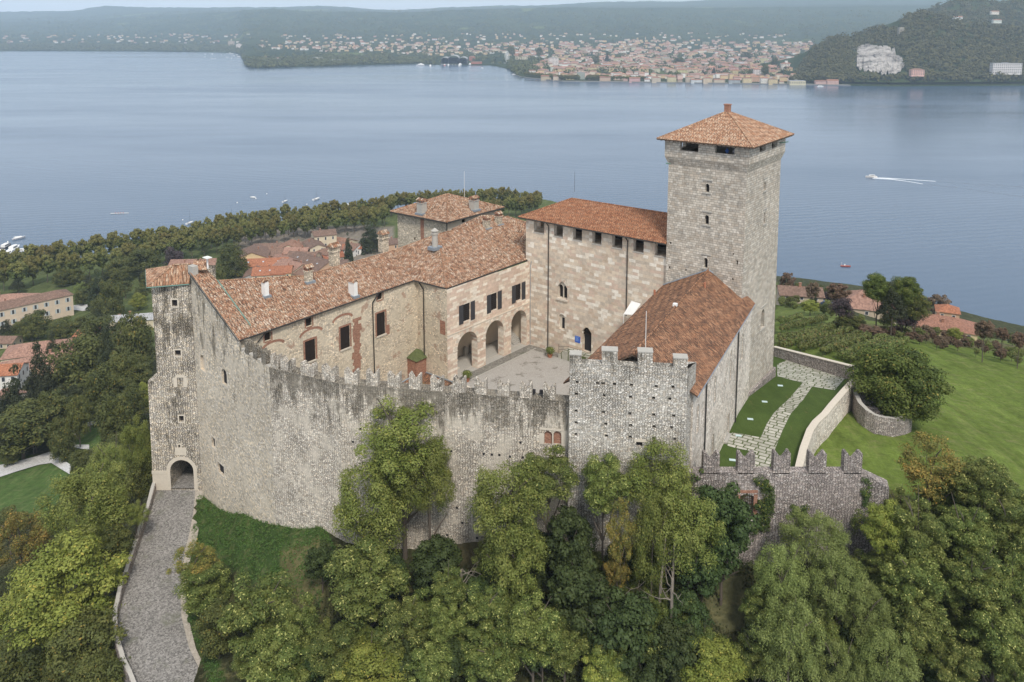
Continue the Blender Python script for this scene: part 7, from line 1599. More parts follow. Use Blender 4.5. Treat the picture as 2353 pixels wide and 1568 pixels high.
cols_ = np.arange(-600, 2801, 10.0); rows = [('s', u) for u in (0, .02, .06, .12, .2, .3, .4, .5, .6, .7, .8, .9, 1.0)] + [('h', u) for u in np.linspace(.1, 1, 12)] + [('b', u) for u in np.linspace(.08, 1, 10)]
vs = []
def fnoise(x, y): return math.sin(x * .0021 + y * .0013) * math.cos(y * .0017 - x * .0008) + .5 * math.sin(x * .006 + 1.3) * math.cos(y * .005)
def far_pt(px, kind, u):
    ps = np.interp(px, SX, SY); Ys = (H - 1.2) / -(ray(px, ps)[2] / ray(px, ps)[1]); Yend = max(5900.0, Ys + 1900) ; pe_ = 80.0 if px < 1850 else 74.0
    if kind == 's': py = ps + (pe_ - ps) * u; Y = Ys + (Yend - Ys) * u ** 1.35
    elif kind == 'h': r2 = np.interp(px, R2X, R2Y); py = pe_ + (r2 - pe_) * (u ** .9); Y = Yend + 2300 * u
    else: r2 = np.interp(px, R2X, R2Y); sk = np.interp(px, SKX, SKY); py = r2 + (sk - r2) * u + 7 * math.sin(math.pi * u) * (1 - u); Y = Yend + 2300 + (12500 - Yend - 2300) * u
    p = aty(px, py, Y); return p
for kd_, u in rows:
    for px in cols_:
        p = far_pt(px, kd_, u)
        if kd_ == 's' and u == 0: p[2] = .8
        elif kd_ != 's': p[2] += fnoise(p[0], p[1]) * 6 + g.normal() * 3
        else: p[2] += g.normal() * .4 * (u > .05)
        vs.append(tuple(p))
ncol = len(cols_); fs = [(i * ncol + j, i * ncol + j + 1, (i + 1) * ncol + j + 1, (i + 1) * ncol + j) for i in range(len(rows) - 1) for j in range(ncol - 1)]
vs += [(v[0], v[1] - .0, -3) for v in vs[:ncol]]; b0 = len(rows) * ncol; fs += [(b0 + j, b0 + j + 1, j + 1, j) for j in range(ncol - 1)]
fm = NT('far_woods_and_fields', .95, .05); P_ = fm.pos()
c = fm.mix(fm.ramp(fm.noise(fm.vm('MULTIPLY', P_, (.004, .0025, .004)), 1, 8, .7), [(.4, 0), (.62, 1)]), (.030, .048, .020), (.055, .075, .028))
c = fm.mix(fm.ramp(fm.noise(fm.vm('ADD', fm.vm('MULTIPLY', P_, (.0018, .0009, .002)), (3, 7, 1)), 1, 3, .5), [(.64, 0), (.68, 1)]), c, (.12, .15, .05))
c = fm.mix(1, c, fm.ramp(fm.noise(P_, .045, 5, .8), [(.3, .6), (.7, 1.35)]), 'MULTIPLY'); fm.col(c); fm.bump(fm.noise(P_, .05, 6, .8), .9, 12)
mb = MB(); mb.mesh(vs, fs, 0, True); o = mb.build('far_shore_and_hills', fm.mat); tag(o, kind='structure')
FV = np.array(vs[:len(rows) * ncol]).reshape(len(rows), ncol, 3)
def far_at(px, py):
    """point of the far land seen at a picture point"""
    ps = np.interp(px, SX, SY); pe_ = 80.0 if px < 1850 else 74.0
    if py > ps: py = ps
    if py >= pe_: return far_pt(px, 's', (py - ps) / (pe_ - ps))
    r2 = np.interp(px, R2X, R2Y)
    if py >= r2: return far_pt(px, 'h', ((py - pe_) / (r2 - pe_)) ** (1 / .9))
    return far_pt(px, 'b', .3)
# quay
mb = MB(); q = [far_pt(px, 's', 0) for px in np.arange(1184, 1960, 12)]
for a, b in zip(q, q[1:]): mb.prism([(a[0], a[1] - 7), (b[0], b[1] - 7), (b[0], b[1] + 14), (a[0], a[1] + 14)], -1, 2.2)
o = mb.build('quay', plain('quay_stone', (.20, .20, .19), .9, var=.2, scale=.05)); tag(o, kind='structure')
PX_ = [1826, 1850, 1874, 1908, 1976, 2028, 2062, 2082, 2113, 2164, 2210, 2270, 2353, 2450, 2700]; PY_ = [184, 140, 108, 92, 80, 62, 58, 36, 29, 39, 52, 60, 68, 72, 92]
P2X = [2000, 2100, 2147, 2199, 2250, 2284, 2353, 2450, 2700]; P2Y = [70, 36, 17, -2, -5, 5, -2, 4, 30]
def pro_pt(px, u, X_=PX_, Y_=PY_, Y0=None, dY=650):
    ps = np.interp(px, SX, SY); Ys = (H - 1.2) / -(ray(px, ps)[2] / ray(px, ps)[1]); Ys = Y0 or Ys; top_ = np.interp(px, X_, Y_); py = (ps - 8) + (top_ - ps + 8) * u if Y0 is None else 90 + (top_ - 90) * u
    return aty(px, py, Ys + 30 + dY * u ** 1.25)
# lakefront buildings, one by one
LF = [(1255, 172, 'long', 'beige', 'low beige lakefront building at the left end of the promenade'), (1283, 172, 'long', 'cream', 'cream lakefront building with brown roof behind the promenade trees'), (1310, 171, 'palazzo', 'yellow', 'yellowish lakefront building beside the grey balcony block'), (1335, 170, 'block', 'grey', 'grey balcony block on the promenade'), (1357, 172, 'gabled', 'orange', 'orange roofed house behind the promenade trees'), (1390, 174, 'long', 'beige', 'beige lakefront building with red roof'), (1420, 172, 'palazzo', 'cream', 'tall cream lakefront building beside a pink house'), (1437, 174, 'small', 'pink', 'narrow pink lakefront house'),
 (1458, 177, 'long', 'pink', 'wide pale pink lakefront building'), (1487, 178, 'gabled', 'white', 'small white lakefront house right of the pale pink one'), (1507, 178, 'palazzo', 'cream', 'cream lakefront palace with three rows of dark windows'), (1543, 177, 'palazzo', 'yellow', 'light yellow lakefront palace with many windows'), (1562, 178, 'small', 'beige', 'small brown stone lakefront house'), (1585, 177, 'palazzo', 'beige', 'beige lakefront palace with a reddish roof'), (1600, 180, 'long', 'white', 'white lakefront building with many small windows'), (1625, 180, 'palazzo', 'cream', 'cream lakefront house left of the little beach'),
 (1652, 178, 'long', 'cream', 'long cream lakefront building behind the beach'), (1687, 180, 'long', 'grey', 'greyish lakefront building behind the beach awnings'), (1716, 178, 'palazzo', 'yellow', 'pale yellow lakefront hotel'), (1735, 176, 'palazzo', 'orange', 'brick orange lakefront building'), (1757, 180, 'palazzo', 'white', 'white lakefront house with dark windows right of the brick one'), (1775, 181, 'palazzo', 'yellow', 'yellow lakefront house over the water'), (1795, 182, 'small', 'cream', 'small cream lakefront house beside the garden'),
 (1885, 182, 'long', 'pink', 'long pink lakefront building on the left below the wooded hill'), (1912, 182, 'long', 'pink', 'long pink lakefront building joined to its pink neighbour'), (1830, 186, 'shed', 'cream', 'low pale garden wall building at the shore')]
for (x, y, key, colr, lab) in LF: p = far_at(x, y + 12); put_house(key, p, D2(rt.uniform(-6, 2)), colr, lab, 'building', None, (1, 1, rt.uniform(.9, 1.15)), name='lakefront_building')
p = far_at(1272, 152); put_house('block', p, 0, 'white', 'tall white apartment slab near the promenade', 'building', None, (1.7, 1, 1.7), name='apartment_block'); p = far_at(1210, 150); 
p = far_at(1198, 138); put_house('palazzo', p, 0, 'cream', 'large cream hotel beside the white wheel', 'building', None, (2.2, 1.2, 1.2), name='hotel'); 
def hill_at(px, py, out=30): ps = np.interp(px, SX, SY); tp_ = np.interp(px, PX_, PY_); p = pro_pt(px, min(1, max(0, (py - (ps - 8)) / (tp_ - ps + 8))), PX_, PY_, None, 520); return aty(px, py, p[1] - out)
p = hill_at(2310, 169); put_house('hotel', p, D2(-8), 'white', 'white lakeside hotel with rows of balconies at the right border', 'building', None, name='hotel')
p = hill_at(2106, 173); put_house('palazzo', p, 0, 'pink', 'pink villa under the rock cliff', 'building', None, (1.4, 1, 1.1), name='villa')
p = far_at(1806, 160); put_house('palazzo', p, 0, 'white', 'grand white villa with a roof lantern above the gardens', 'building', None, (1.6, 1.3, 1.6), name='villa'); 
m = MB(); a = p + V(0, 0, 22); m.box(a, (8, 8, 9)); o = m.build('roof_lantern', M['white']); tag(o, 'square white lantern on top of the grand white villa', 'lantern')
p = far_at(1370, 158); put_house('long', p, D2(-12), 'yellow', 'long yellow courtyard building in the middle of the far town', 'building', None, (3.4, 1.2, 1.2), name='palace'); p = far_at(1420, 143); put_house('palazzo', p, 0, 'cream', 'pale church building behind the yellow palace', 'church', None, (1.6, 1, 1.3), name='church')
def campanile(px, py, h, colr, lab):
    p = far_at(px, py); T_ = thing('bell_tower', lab, 'bell tower', tuple(p)); m = MB(); m.box(p, (6.5, 6.5, h)); o = m.build('shaft', HW, T_); o.color = PAL[colr] + (1,); m = MB(); 
    for i in (-1, 1):
        for j in (-1, 1): m.box(p + V(i * 2.4, j * 2.4, h), (1.6, 1.6, 5))
    o = m.build('belfry', HW, T_); o.color = PAL['cream'] + (1,); m = MB(); t = p + V(0, 0, h + 5); q = [t + V(i * 3.6, j * 3.6, 0) for i, j in ((-1, -1), (1, -1), (1, 1), (-1, 1))]; ap2 = t + V(0, 0, 5)
    for i in range(4): m.poly([q[i], q[(i + 1) % 4], ap2])
    m.poly(q[::-1]); m.build('roof', HR, T_)
campanile(1450, 148, 26, 'pink', 'tall pinkish bell tower in the far town'); campanile(1725, 160, 22, 'orange', 'orange and cream bell tower right of the far town centre'); campanile(532, 98, 20, 'cream', 'small white church tower on the far left shore'); campanile(1483, 95, 20, 'beige', 'bell tower on the rise behind the far town')
# white wheel
p = far_at(1165, 143); T_ = thing('ferris_wheel', 'white ferris wheel seen edge on at the far harbour', 'ferris wheel', tuple(p)); c = p + V(0, 0, 24); m = MB(); ax = unit(V(.35, 1, 0))
for k in range(20):
    a, b = 6.283 * k / 20, 6.283 * (k + 1) / 20
    for s in (-2, 2): o_ = V(ax[1], -ax[0], 0) * s; m.tube(c + o_ + ax * 21 * math.cos(a) + V(0, 0, 21 * math.sin(a)), c + o_ + ax * 21 * math.cos(b) + V(0, 0, 21 * math.sin(b)), .8, n=4); m.tube(c + o_, c + o_ + ax * 21 * math.cos(a) + V(0, 0, 21 * math.sin(a)), .35, n=3)
m.build('wheel', M['white'], T_); m = MB()
for s in (-9, 9): m.tube(p + ax * s, c, .9, n=5)
m.build('support', M['white'], T_)
# shipyard: three vaulted sheds over the water
for k, (x0, x1, yb, yt, lab) in enumerate(((1015, 1030, 147, 128, 'left vaulted boat shed of the shipyard, the smaller one with dim interior'), (1031, 1054, 148, 124, 'largest middle vaulted boat shed of the shipyard'), (1055, 1073, 147, 127, 'right vaulted boat shed of the shipyard beside the brick hall'))):
    a = far_pt(x0, 's', 0); b = far_pt(x1, 's', 0); a = V(a[0], a[1] - 20, .2); b = V(b[0], a[1], .2); w_ = b[0] - a[0]; hh = (yb - yt) * a[1] / 1850 * .92; T_ = thing('boat_shed', lab, 'shed', tuple((a + b) / 2)); m = MB(); m2 = MB(); rad_ = w_ / 2; cx_ = (a[0] + b[0]) / 2; sp = hh - rad_ * .55
    pr = [(cx_ - rad_ * math.cos(math.pi * t / 12), sp + rad_ * .55 * math.sin(math.pi * t / 12)) for t in range(13)]
    for q0, q1 in zip(pr, pr[1:]): m.poly([(q0[0], a[1], q0[1]), (q1[0], a[1], q1[1]), (q1[0], a[1] + 90, q1[1]), (q0[0], a[1] + 90, q0[1])]); m.poly([(q0[0], a[1] - .1, q0[1] - 1.2), (q1[0], a[1] - .1, q1[1] - 1.2), (q1[0], a[1] - .1, q1[1]), (q0[0], a[1] - .1, q0[1])])
    m.build('roof', HRg, T_)
    for x in (a[0], b[0]): m2.poly([(x, a[1], 0), (x, a[1] + 90, 0), (x, a[1] + 90, sp), (x, a[1], sp)])
    m2.poly([(a[0], a[1] + 88, 0), (b[0], a[1] + 88, 0), (b[0], a[1] + 88, sp), (a[0], a[1] + 88, sp)]); o = m2.build('wall', HW, T_); o.color = (.16, .15, .15, 1)
    if k < 2:
        m = MB()
        for j in range(8): m.tube((a[0] + w_ * j / 7, a[1] - 12, -1), (a[0] + w_ * j / 7, a[1] - 12, 5), .6, n=5)
        m.build('mooring_piles', M['white'], T_)
p = far_at(1085, 140); put_house('palazzo', p, 0, 'red', 'red brick apartment house beside the shipyard', 'building', None, (1.1, 1, 1.3), name='brick_building'); p = far_at(1095, 147); put_house('long', p, 0, 'red', 'low red brick hall at the shipyard quay', 'building', None, (1.5, 1, .8), name='brick_hall'); p = far_at(550, 112); put_house('block', p, 0, 'white', 'white apartment block on the left far shore', 'building', None, (1.6, 1, 1.6), name='apartment_block'); p = far_at(532, 106); put_house('block', p, 0, 'beige', 'beige apartment block on the left far shore', 'building', None, (1.8, 1, 1.8), name='apartment_block')
# the rest of the far town, house by house
BL = []
def far_rand(poly, n, sep, seed, keys, cols2, region, near_lab, smin=.8, smax=1.25, sort=True):
    q = random.Random(seed); pts = []; tr_ = 0; xs = [p[0] for p in poly]; ys2 = [p[1] for p in poly]
    while len(pts) < n and tr_ < n * 60:
        tr_ += 1; x, y = q.uniform(min(xs), max(xs)), q.uniform(min(ys2), max(ys2))
        if not inpoly(np.array([[x, y]]), poly)[0]: continue
        s = sep * (.45 + .55 * (y - 80) / 90.0)
        if any(abs(a - x) < s * 1.7 and abs(b - y) < s * .55 for a, b in pts): continue
        pts.append((x, y)); colr = q.choice(cols2); key = q.choice(keys); p = far_at(x, y)
        put_house(key, p, D2(q.choice([-8, 0, 6, 80, 95]) + q.uniform(-8, 8)), colr, {'block': 'flat roofed', 'shed': 'low flat roofed', 'orange': 'orange roofed', 'small': 'small red roofed', 'gabled': 'gabled red roofed', 'long': 'long red roofed', 'palazzo': 'large red roofed'}[key] + ' ' + colr + ' ' + near_lab, 'house', key + ' ' + colr + ' houses ' + region, (q.uniform(smin, smax),) * 2 + (q.uniform(.85, 1.2),), name='far_house')
far_rand([(1215, 168), (1380, 166), (1600, 172), (1790, 174), (1800, 158), (1600, 146), (1400, 150), (1290, 158)], 96, 11, 21, ['palazzo', 'gabled', 'long', 'palazzo'], ['cream', 'beige', 'yellow', 'white', 'pink'], 'of the dense old quarter', 'house in the dense old quarter behind the lakefront', 1.25, 1.6)
far_rand([(1230, 150), (1400, 148), (1600, 145), (1780, 155), (1880, 128), (1860, 100), (1500, 98), (1130, 112), (1150, 130)], 88, 14, 22, ['palazzo', 'gabled', 'orange', 'block', 'long', 'small', 'shed'], ['cream', 'beige', 'yellow', 'white', 'pink', 'orange'], 'of the upper town', 'house in the upper far town', 1.2, 1.7)
far_rand([(800, 122), (1010, 128), (1130, 126), (1130, 104), (800, 100), (600, 112)], 34, 11, 23, ['gabled', 'orange', 'long', 'small', 'shed'], ['cream', 'beige', 'yellow', 'pink', 'orange'], 'behind the shipyard', 'house in the quarter behind the shipyard', 1.1, 1.5)
far_rand([(0, 100), (520, 100), (520, 80), (0, 82)], 20, 12, 24, ['gabled', 'small', 'long'], ['cream', 'white', 'pink'], 'of the left far shore', 'house on the far left shore', 1, 1.6)
far_rand([(560, 110), (1100, 100), (1800, 96), (1850, 82), (560, 80)], 34, 12, 25, ['gabled', 'small', 'long', 'orange'], ['cream', 'white', 'pink'], 'under the far hills', 'house under the far hills', 1, 1.6)
for i, (x, y) in enumerate(((700, 140), (730, 137), (640, 138), (610, 135), (770, 142), (820, 136), (860, 138))): put_house('shed' if i % 3 == 1 else 'gabled', far_at(x, y), 0, ('white', 'cream')[i % 2], 'pale house among the trees of the far peninsula', 'house', 'houses on the peninsula', (1.1, 1, 1), name='far_house')
for (x, y, Y_, lab) in ((2200, 45, 2900, 'white house high on the wooded hill'), (2285, 32, 3200, 'white house near the top right of the wooded hill'), (2290, 52, 3000, 'pinkish house on the right of the wooded hill'), (2195, 83, 2600, 'small white house on the wooded hill above the cliff')): put_house('long', aty(x, y, Y_ - 60), 0, 'white', lab, 'house', None, name='far_house')
# small hill houses beyond counting
WP = [plain('far_wall_' + n__, c__, .9) for n__, c__ in (('cream', (.66, .58, .46)), ('ochre', (.62, .47, .28)), ('white', (.74, .72, .68)), ('pink', (.62, .46, .40)))]
RP = [plain('far_roof_' + n__, c__, .9, var=.3, scale=.1) for n__, c__ in (('red', (.33, .185, .14)), ('brown', (.27, .175, .14)), ('orange', (.42, .24, .17)))]
mq = MB(); q = random.Random(31)
def dense(px, py, s, hmul=1):
    p = far_at(px, py); w_, d_, h_ = s, s * q.uniform(.5, .8), q.uniform(6, 11) * hmul; an = q.choice([0, 1.5]) + q.uniform(-.25, .25); ax = V(math.cos(an), math.sin(an), 0); ay = V(-ax[1], ax[0], 0); mq.box(p - V(0, 0, 2), (w_, d_, h_ + 2), ax, q.randrange(4)); t = p + V(0, 0, h_ + .05); mr_ = 4 + q.choice([0, 0, 1, 1, 2])
    A, B, C_, D_2 = t - ax * w_ * .54 - ay * d_ * .58, t + ax * w_ * .54 - ay * d_ * .58, t + ax * w_ * .54 + ay * d_ * .58, t - ax * w_ * .54 + ay * d_ * .58; r1, r2 = t - ax * w_ * .4 + V(0, 0, d_ * .2), t + ax * w_ * .4 + V(0, 0, d_ * .2)
    mq.poly([A, B, r2, r1], mr_); mq.poly([C_, D_2, r1, r2], mr_); mq.poly([B, C_, r2], mr_); mq.poly([D_2, A, r1], mr_)
for (poly, n__, s0, s1) in (([(1215, 168), (1380, 164), (1600, 168), (1790, 172), (1850, 150), (1860, 128), (1600, 118), (1400, 120), (1250, 140)], 460, 17, 32), ([(1130, 126), (1250, 138), (1400, 122), (1860, 126), (1880, 98), (1500, 92), (1100, 102)], 380, 16, 36), ([(600, 112), (800, 124), (1010, 128), (1130, 126), (1100, 98), (600, 96)], 170, 13, 26), ([(560, 98), (1850, 90), (1800, 76), (560, 80)], 110, 12, 24), ([(0, 100), (560, 100), (560, 80), (0, 80)], 70, 12, 24)):
    k = 0; xs = [a_[0] for a_ in poly]; ys2 = [a_[1] for a_ in poly]
    while k < n__:
        x, y = q.uniform(min(xs), max(xs)), q.uniform(min(ys2), max(ys2))
        if inpoly(np.array([[x, y]]), poly)[0]: dense(x, y, q.uniform(s0, s1)); k += 1
for x in np.arange(1236, 1850, 8.5): dense(x + q.uniform(-3, 3), np.interp(x, SX, SY) - q.uniform(7, 13), q.uniform(15, 24), 1.25)
o = mq.build('distant_houses', WP + RP); tag(o, kind='stuff')
# ---------------------------------------------------------------- wooded promontory with cliff
def cliffm():
    m = NT('wooded_hillside', .95, .05); P = m.pos(); c = m.mix(m.noise(P, .02, 6, .7), (.030, .048, .018), (.065, .09, .03)); m.col(c); m.bump(m.noise(P, .05, 6, .8), .8, 8); return m.mat
hm = cliffm(); PRO = []
for nm, X_, Y_, Y0, dY, lab in (('promontory', PX_, PY_, None, 520, 1), ('rear_hill', P2X, P2Y, 2900, 600, 2)):
    cs_ = np.arange(X_[0], X_[-1] + 1, 6.0); us = np.linspace(0, 1, 26); vs = []; 
    for u in us:
        for px in cs_: p = pro_pt(px, u, X_, Y_, Y0, dY); p[2] += g.normal() * 1.5 * (u > .05); vs.append(p)
    for px in cs_: p = pro_pt(px, 1, X_, Y_, Y0, dY); vs.append(p + V(0, 260, -60))
    for px in cs_: p = pro_pt(px, 1, X_, Y_, Y0, dY); vs.append(V(p[0], p[1] + 700, 0))
    nc = len(cs_); fs = [(i * nc + j, i * nc + j + 1, (i + 1) * nc + j + 1, (i + 1) * nc + j) for i in range(27) for j in range(nc - 1)]; mb = MB(); mb.mesh(vs, fs, 0, True); o = mb.build('wooded_hill', hm); tag(o, kind='structure')
# rock cliff set proud of the slope
cm = NT('pale_rock_face', .95, .1); P_ = cm.pos(); c = cm.ramp(cm.noise(cm.vm('MULTIPLY', P_, (.03, .03, .012)), 1, 9, .75), [(.36, (.09, .085, .08)), (.48, (.42, .39, .36)), (.66, (.72, .67, .61))])
c = cm.mix(cm.ramp(cm.noise(cm.vm('ADD', P_, (50, 3, 9)), .035, 7, .75), [(.58, 0), (.66, 1)]), c, (.05, .07, .03)); cm.col(c); cm.bump(cm.noise(P_, .06, 8, .8), 1.0, 10)
vs = []; fs = []; top_x = [1969, 1985, 2005, 2025, 2040, 2055, 2068, 2079]; cl_top = [113, 108, 105, 109, 106, 118, 128, 140]; cl_bot = [156, 163, 165, 168, 172, 171, 166, 150]
for i, px in enumerate(np.linspace(1969, 2079, 34)):
    a = np.interp(px, top_x, cl_top) + g.normal() * 3.2; b = np.interp(px, top_x, cl_bot) + g.normal() * 3.0
    ps = np.interp(px, SX, SY); tp_ = np.interp(px, PX_, PY_)
    for j in range(18):
        py = b + (a - b) * j / 17; pp_ = pro_pt(px, min(1, max(0, (py - (ps - 8)) / (tp_ - ps + 8))), PX_, PY_, None, 520); vs.append(aty(px, py, pp_[1] - 16 - 10 * math.sin(j / 17 * 3.14) + g.normal() * 4))
fs = [(i * 18 + j, (i + 1) * 18 + j, (i + 1) * 18 + j + 1, i * 18 + j + 1) for i in range(33) for j in range(17)]
edge = [i * 18 + 17 for i in range(34)]; nb = len(vs); vs += [V(vs[k][0], vs[k][1] + 90, vs[k][2] + 3) for k in edge]; fs += [(edge[i], edge[i + 1], nb + i + 1, nb + i) for i in range(33)]
mb = MB(); mb.mesh(vs, fs, 0, False); o = mb.build('rock_cliff', cm.mat); tag(o, kind='structure')
# ruin and shore road
p = hill_at(2070, 76, 30); T_ = thing('ruined_tower', 'pale square ruined castle tower on the wooded hill above the cliff', 'ruin', tuple(p)); m = MB(); m.box(p + V(0, 0, -10), (16, 13, 27)); m.box(p + V(22, 0, -10), (26, 3, 14)); m.build('wall', plain('ruin_stone', (.34, .31, .26), .9), T_)
mb = MB(); mb2 = MB()
for x0 in np.arange(1960, 2420, 20): a = aty(x0, 184, 2230); b = aty(x0 + 20, 184, 2230); a2, b2 = V(a[0], 2230, 0), V(b[0], 2230, 0); mb.prism([(a2[0], 2215), (b2[0], 2215), (b2[0], 2232), (a2[0], 2232)], -1, 11)
o = mb.build('embankment_wall', plain('grey_retaining_wall', (.15, .15, .15), .9)); tag(o, 'long grey embankment wall of the shore road below the cliff', 'wall')
# ---------------------------------------------------------------- far trees as masses, promenade trees one by one
g = np.random.RandomState(40); cc = []; rr = []
def addm(px, py, r_, up_=.5): p = far_at(px, py); cc.append(p + V(0, 0, r_ * up_)); rr.append(r_)
for k in range(2400): addm(g.uniform(-80, 2353), g.uniform(26, 80), g.uniform(10, 30))
for k in range(1500):
    x = g.uniform(-80, 1900); ps = np.interp(x, SX, SY); addm(x, g.uniform(78, ps - (14 if x > 1200 else 3)), g.uniform(7, 15))
for k in range(1100): x = g.uniform(-80, 556); ps = np.interp(x, SX, SY); addm(x, ps - g.uniform(.5, 14), g.uniform(8, 14))
for k in range(900): x = g.uniform(556, 1000); ps = np.interp(x, SX, SY); addm(x, ps - g.uniform(.5, 22) * (1 if x < 900 else .6), g.uniform(6, 10))
for k in range(160): addm(g.uniform(1170, 1235), g.uniform(143, 168), g.uniform(7, 10))
cc = np.array(cc); me = leaf_mesh('far_woods', LM['farw'], cc, np.array(rr), 26, 3.6, 41, up=.6, squash=.75, aspect=.8, core=.8); o = bpy.data.objects.new('far_woods', me); C.objects.link(o); tag(o, kind='stuff')
cc = []; rr = []
for k in range(2600):
    px = g.uniform(1815, 2500); u = g.uniform(.02, 1); ps = np.interp(px, SX, SY); p = pro_pt(px, u, PX_, PY_, None, 520); pp_ = proj(p)
    if 1966 < pp_[0] < 2082 and np.interp(px, top_x, cl_top) - 2 < pp_[1] < 178: continue
    cc.append(p + V(0, 0, 4)); rr.append(g.uniform(6, 16))
for k in range(1000): px = g.uniform(2080, 2500); p = pro_pt(px, g.uniform(.0, 1), P2X, P2Y, 2900, 600); cc.append(p + V(0, 0, 5)); rr.append(g.uniform(8, 15))
me = leaf_mesh('hill_woods', LM['farw'], np.array(cc), np.array(rr), 40, 2.8, 42, up=.6, squash=.8, aspect=.8, core=.8); o = bpy.data.objects.new('hill_woods', me); C.objects.link(o); tag(o, kind='stuff')
for x in np.arange(1208, 1480, 7.5):
    if 1330 < x < 1345: continue
    p = far_pt(x, 's', .022); r_ = rt.uniform(7, 9.5) if x < 1400 else rt.uniform(5, 7); put_tree('plane', p + V(0, 0, 9), r_, r_ * .9, 'clipped tree in the promenade row of the far lakefront', 'promenade trees', ground=p[2])
for (x, y, rx, ry, kd_, lab) in ((1420, 135, 9, 8, 'park', 'dark pine clump above the yellow palace'), (1370, 138, 10, 9, 'park', 'dark trees left of the pines above the yellow palace'), (1395, 133, 6, 13, 'conifer', 'tall dark cypress in the far town'), (1240, 122, 8, 12, 'park', 'dark tree beside the cream hotel'), (1640, 164, 6, 11, 'conifer', 'cypress behind the long cream lakefront building'), (1758, 163, 11, 14, 'park', 'large dark tree left of the grand white villa'), (1722, 171, 8, 9, 'park', 'dark tree in front of the orange bell tower'), (1615, 168, 6, 9, 'conifer', 'small cypress left of its neighbour in the far town'), (1835, 143, 14, 18, 'park', 'olive brown tree right of the grand white villa'), (1860, 140, 12, 24, 'conifer', 'dark cedar beside the grand white villa'), (1780, 145, 10, 12, 'park', 'dark tree above the grand white villa'), (1560, 140, 14, 8, 'park', 'tree clump in the middle of the far town'), (1175, 118, 12, 12, 'park', 'dark tree group behind the wheel'), (1715, 130, 14, 10, 'park', 'tree clump right of the far town centre')):
    p = far_at(x, y + ry * .8); w_ = (p - Cv) @ Fv; s = w_ / FPX; put_tree(kd_, p + V(0, 0, ry * s), rx * s, ry * s, lab, ground=p[2])
# ================================================================ people
def person(at, face, pose, shirt, label):
    """one continuous body grown round a jointed skeleton; face = heading angle"""
    f = V(math.cos(face), math.sin(face), 0); sd_ = V(-f[1], f[0], 0); up = V(0, 0, 1); J = []; E_ = []; at = np.array(at, float)
    def j(p, r, par=None):
        J.append((p, r)); i = len(J) - 1
        if par is not None: E_.append((par, i))
        return i
    hz_ = .95 if pose == 'stand' else .45; pel = j(at + up * hz_, (.15, .12)); ch = j(at + up * (hz_ + .28) + f * .02, (.15, .12), pel); sh = j(at + up * (hz_ + .50), (.16, .11), ch); nk = j(at + up * (hz_ + .58), (.06, .06), sh); hd2 = j(at + up * (hz_ + .70) + f * .02, (.09, .10), nk); j(at + up * (hz_ + .80), (.07, .08), hd2)
    for s in (-1, 1):
        a = j(at + up * (hz_ + .49) + sd_ * s * .19, (.06, .06), sh); e = j(at + up * (hz_ + .22) + sd_ * s * .25 + f * .08, (.045, .045), a); j(at + up * (hz_ + .20) + sd_ * s * .14 + f * .32, (.032, .032), e)
        h_ = j(at + up * (hz_ - .05) + sd_ * s * .10, (.085, .085), pel)
        if pose == 'stand': k_ = j(at + up * .50 + sd_ * s * .11 + f * .02, (.06, .06), h_); a2 = j(at + up * .07 + sd_ * s * .11, (.045, .045), k_); j(at + up * .04 + sd_ * s * .12 + f * .15, (.04, .035), a2)
        else: k_ = j(at + up * .62 + sd_ * s * .13 + f * .40, (.06, .06), h_); a2 = j(at + up * .20 + sd_ * s * .12 + f * .62, (.045, .045), k_); j(at + up * .2 + sd_ * s * .12 + f * .76, (.04, .035), a2)
    bm = bmesh.new(); ly = bm.verts.layers.skin.verify(); vs_ = [bm.verts.new(tuple(p - at)) for p, r in J]; [bm.edges.new((vs_[a], vs_[b])) for a, b in E_]
    for v, (p, r) in zip(vs_, J): v[ly].radius = r
    vs_[0][ly].use_root = True; me = bpy.data.meshes.new('person'); bm.to_mesh(me); bm.free(); me.materials.append(plain('person_clothes', shirt, .85)); o = bpy.data.objects.new('person', me); C.objects.link(o); o.location = tuple(at); o.modifiers.new('skin', 'SKIN'); md = o.modifiers.new('smooth', 'SUBSURF'); md.levels = 1; md.render_levels = 1
    tag(o, label, 'person'); hb2_ = MB(); ORG[o.name] = at; c_ = at + up * (hz_ + .80) - f * .02; hb2_.tube(c_, c_ + up * .05, .085, .04, 8); hb2_.build('hair', M['wood'], o); return o
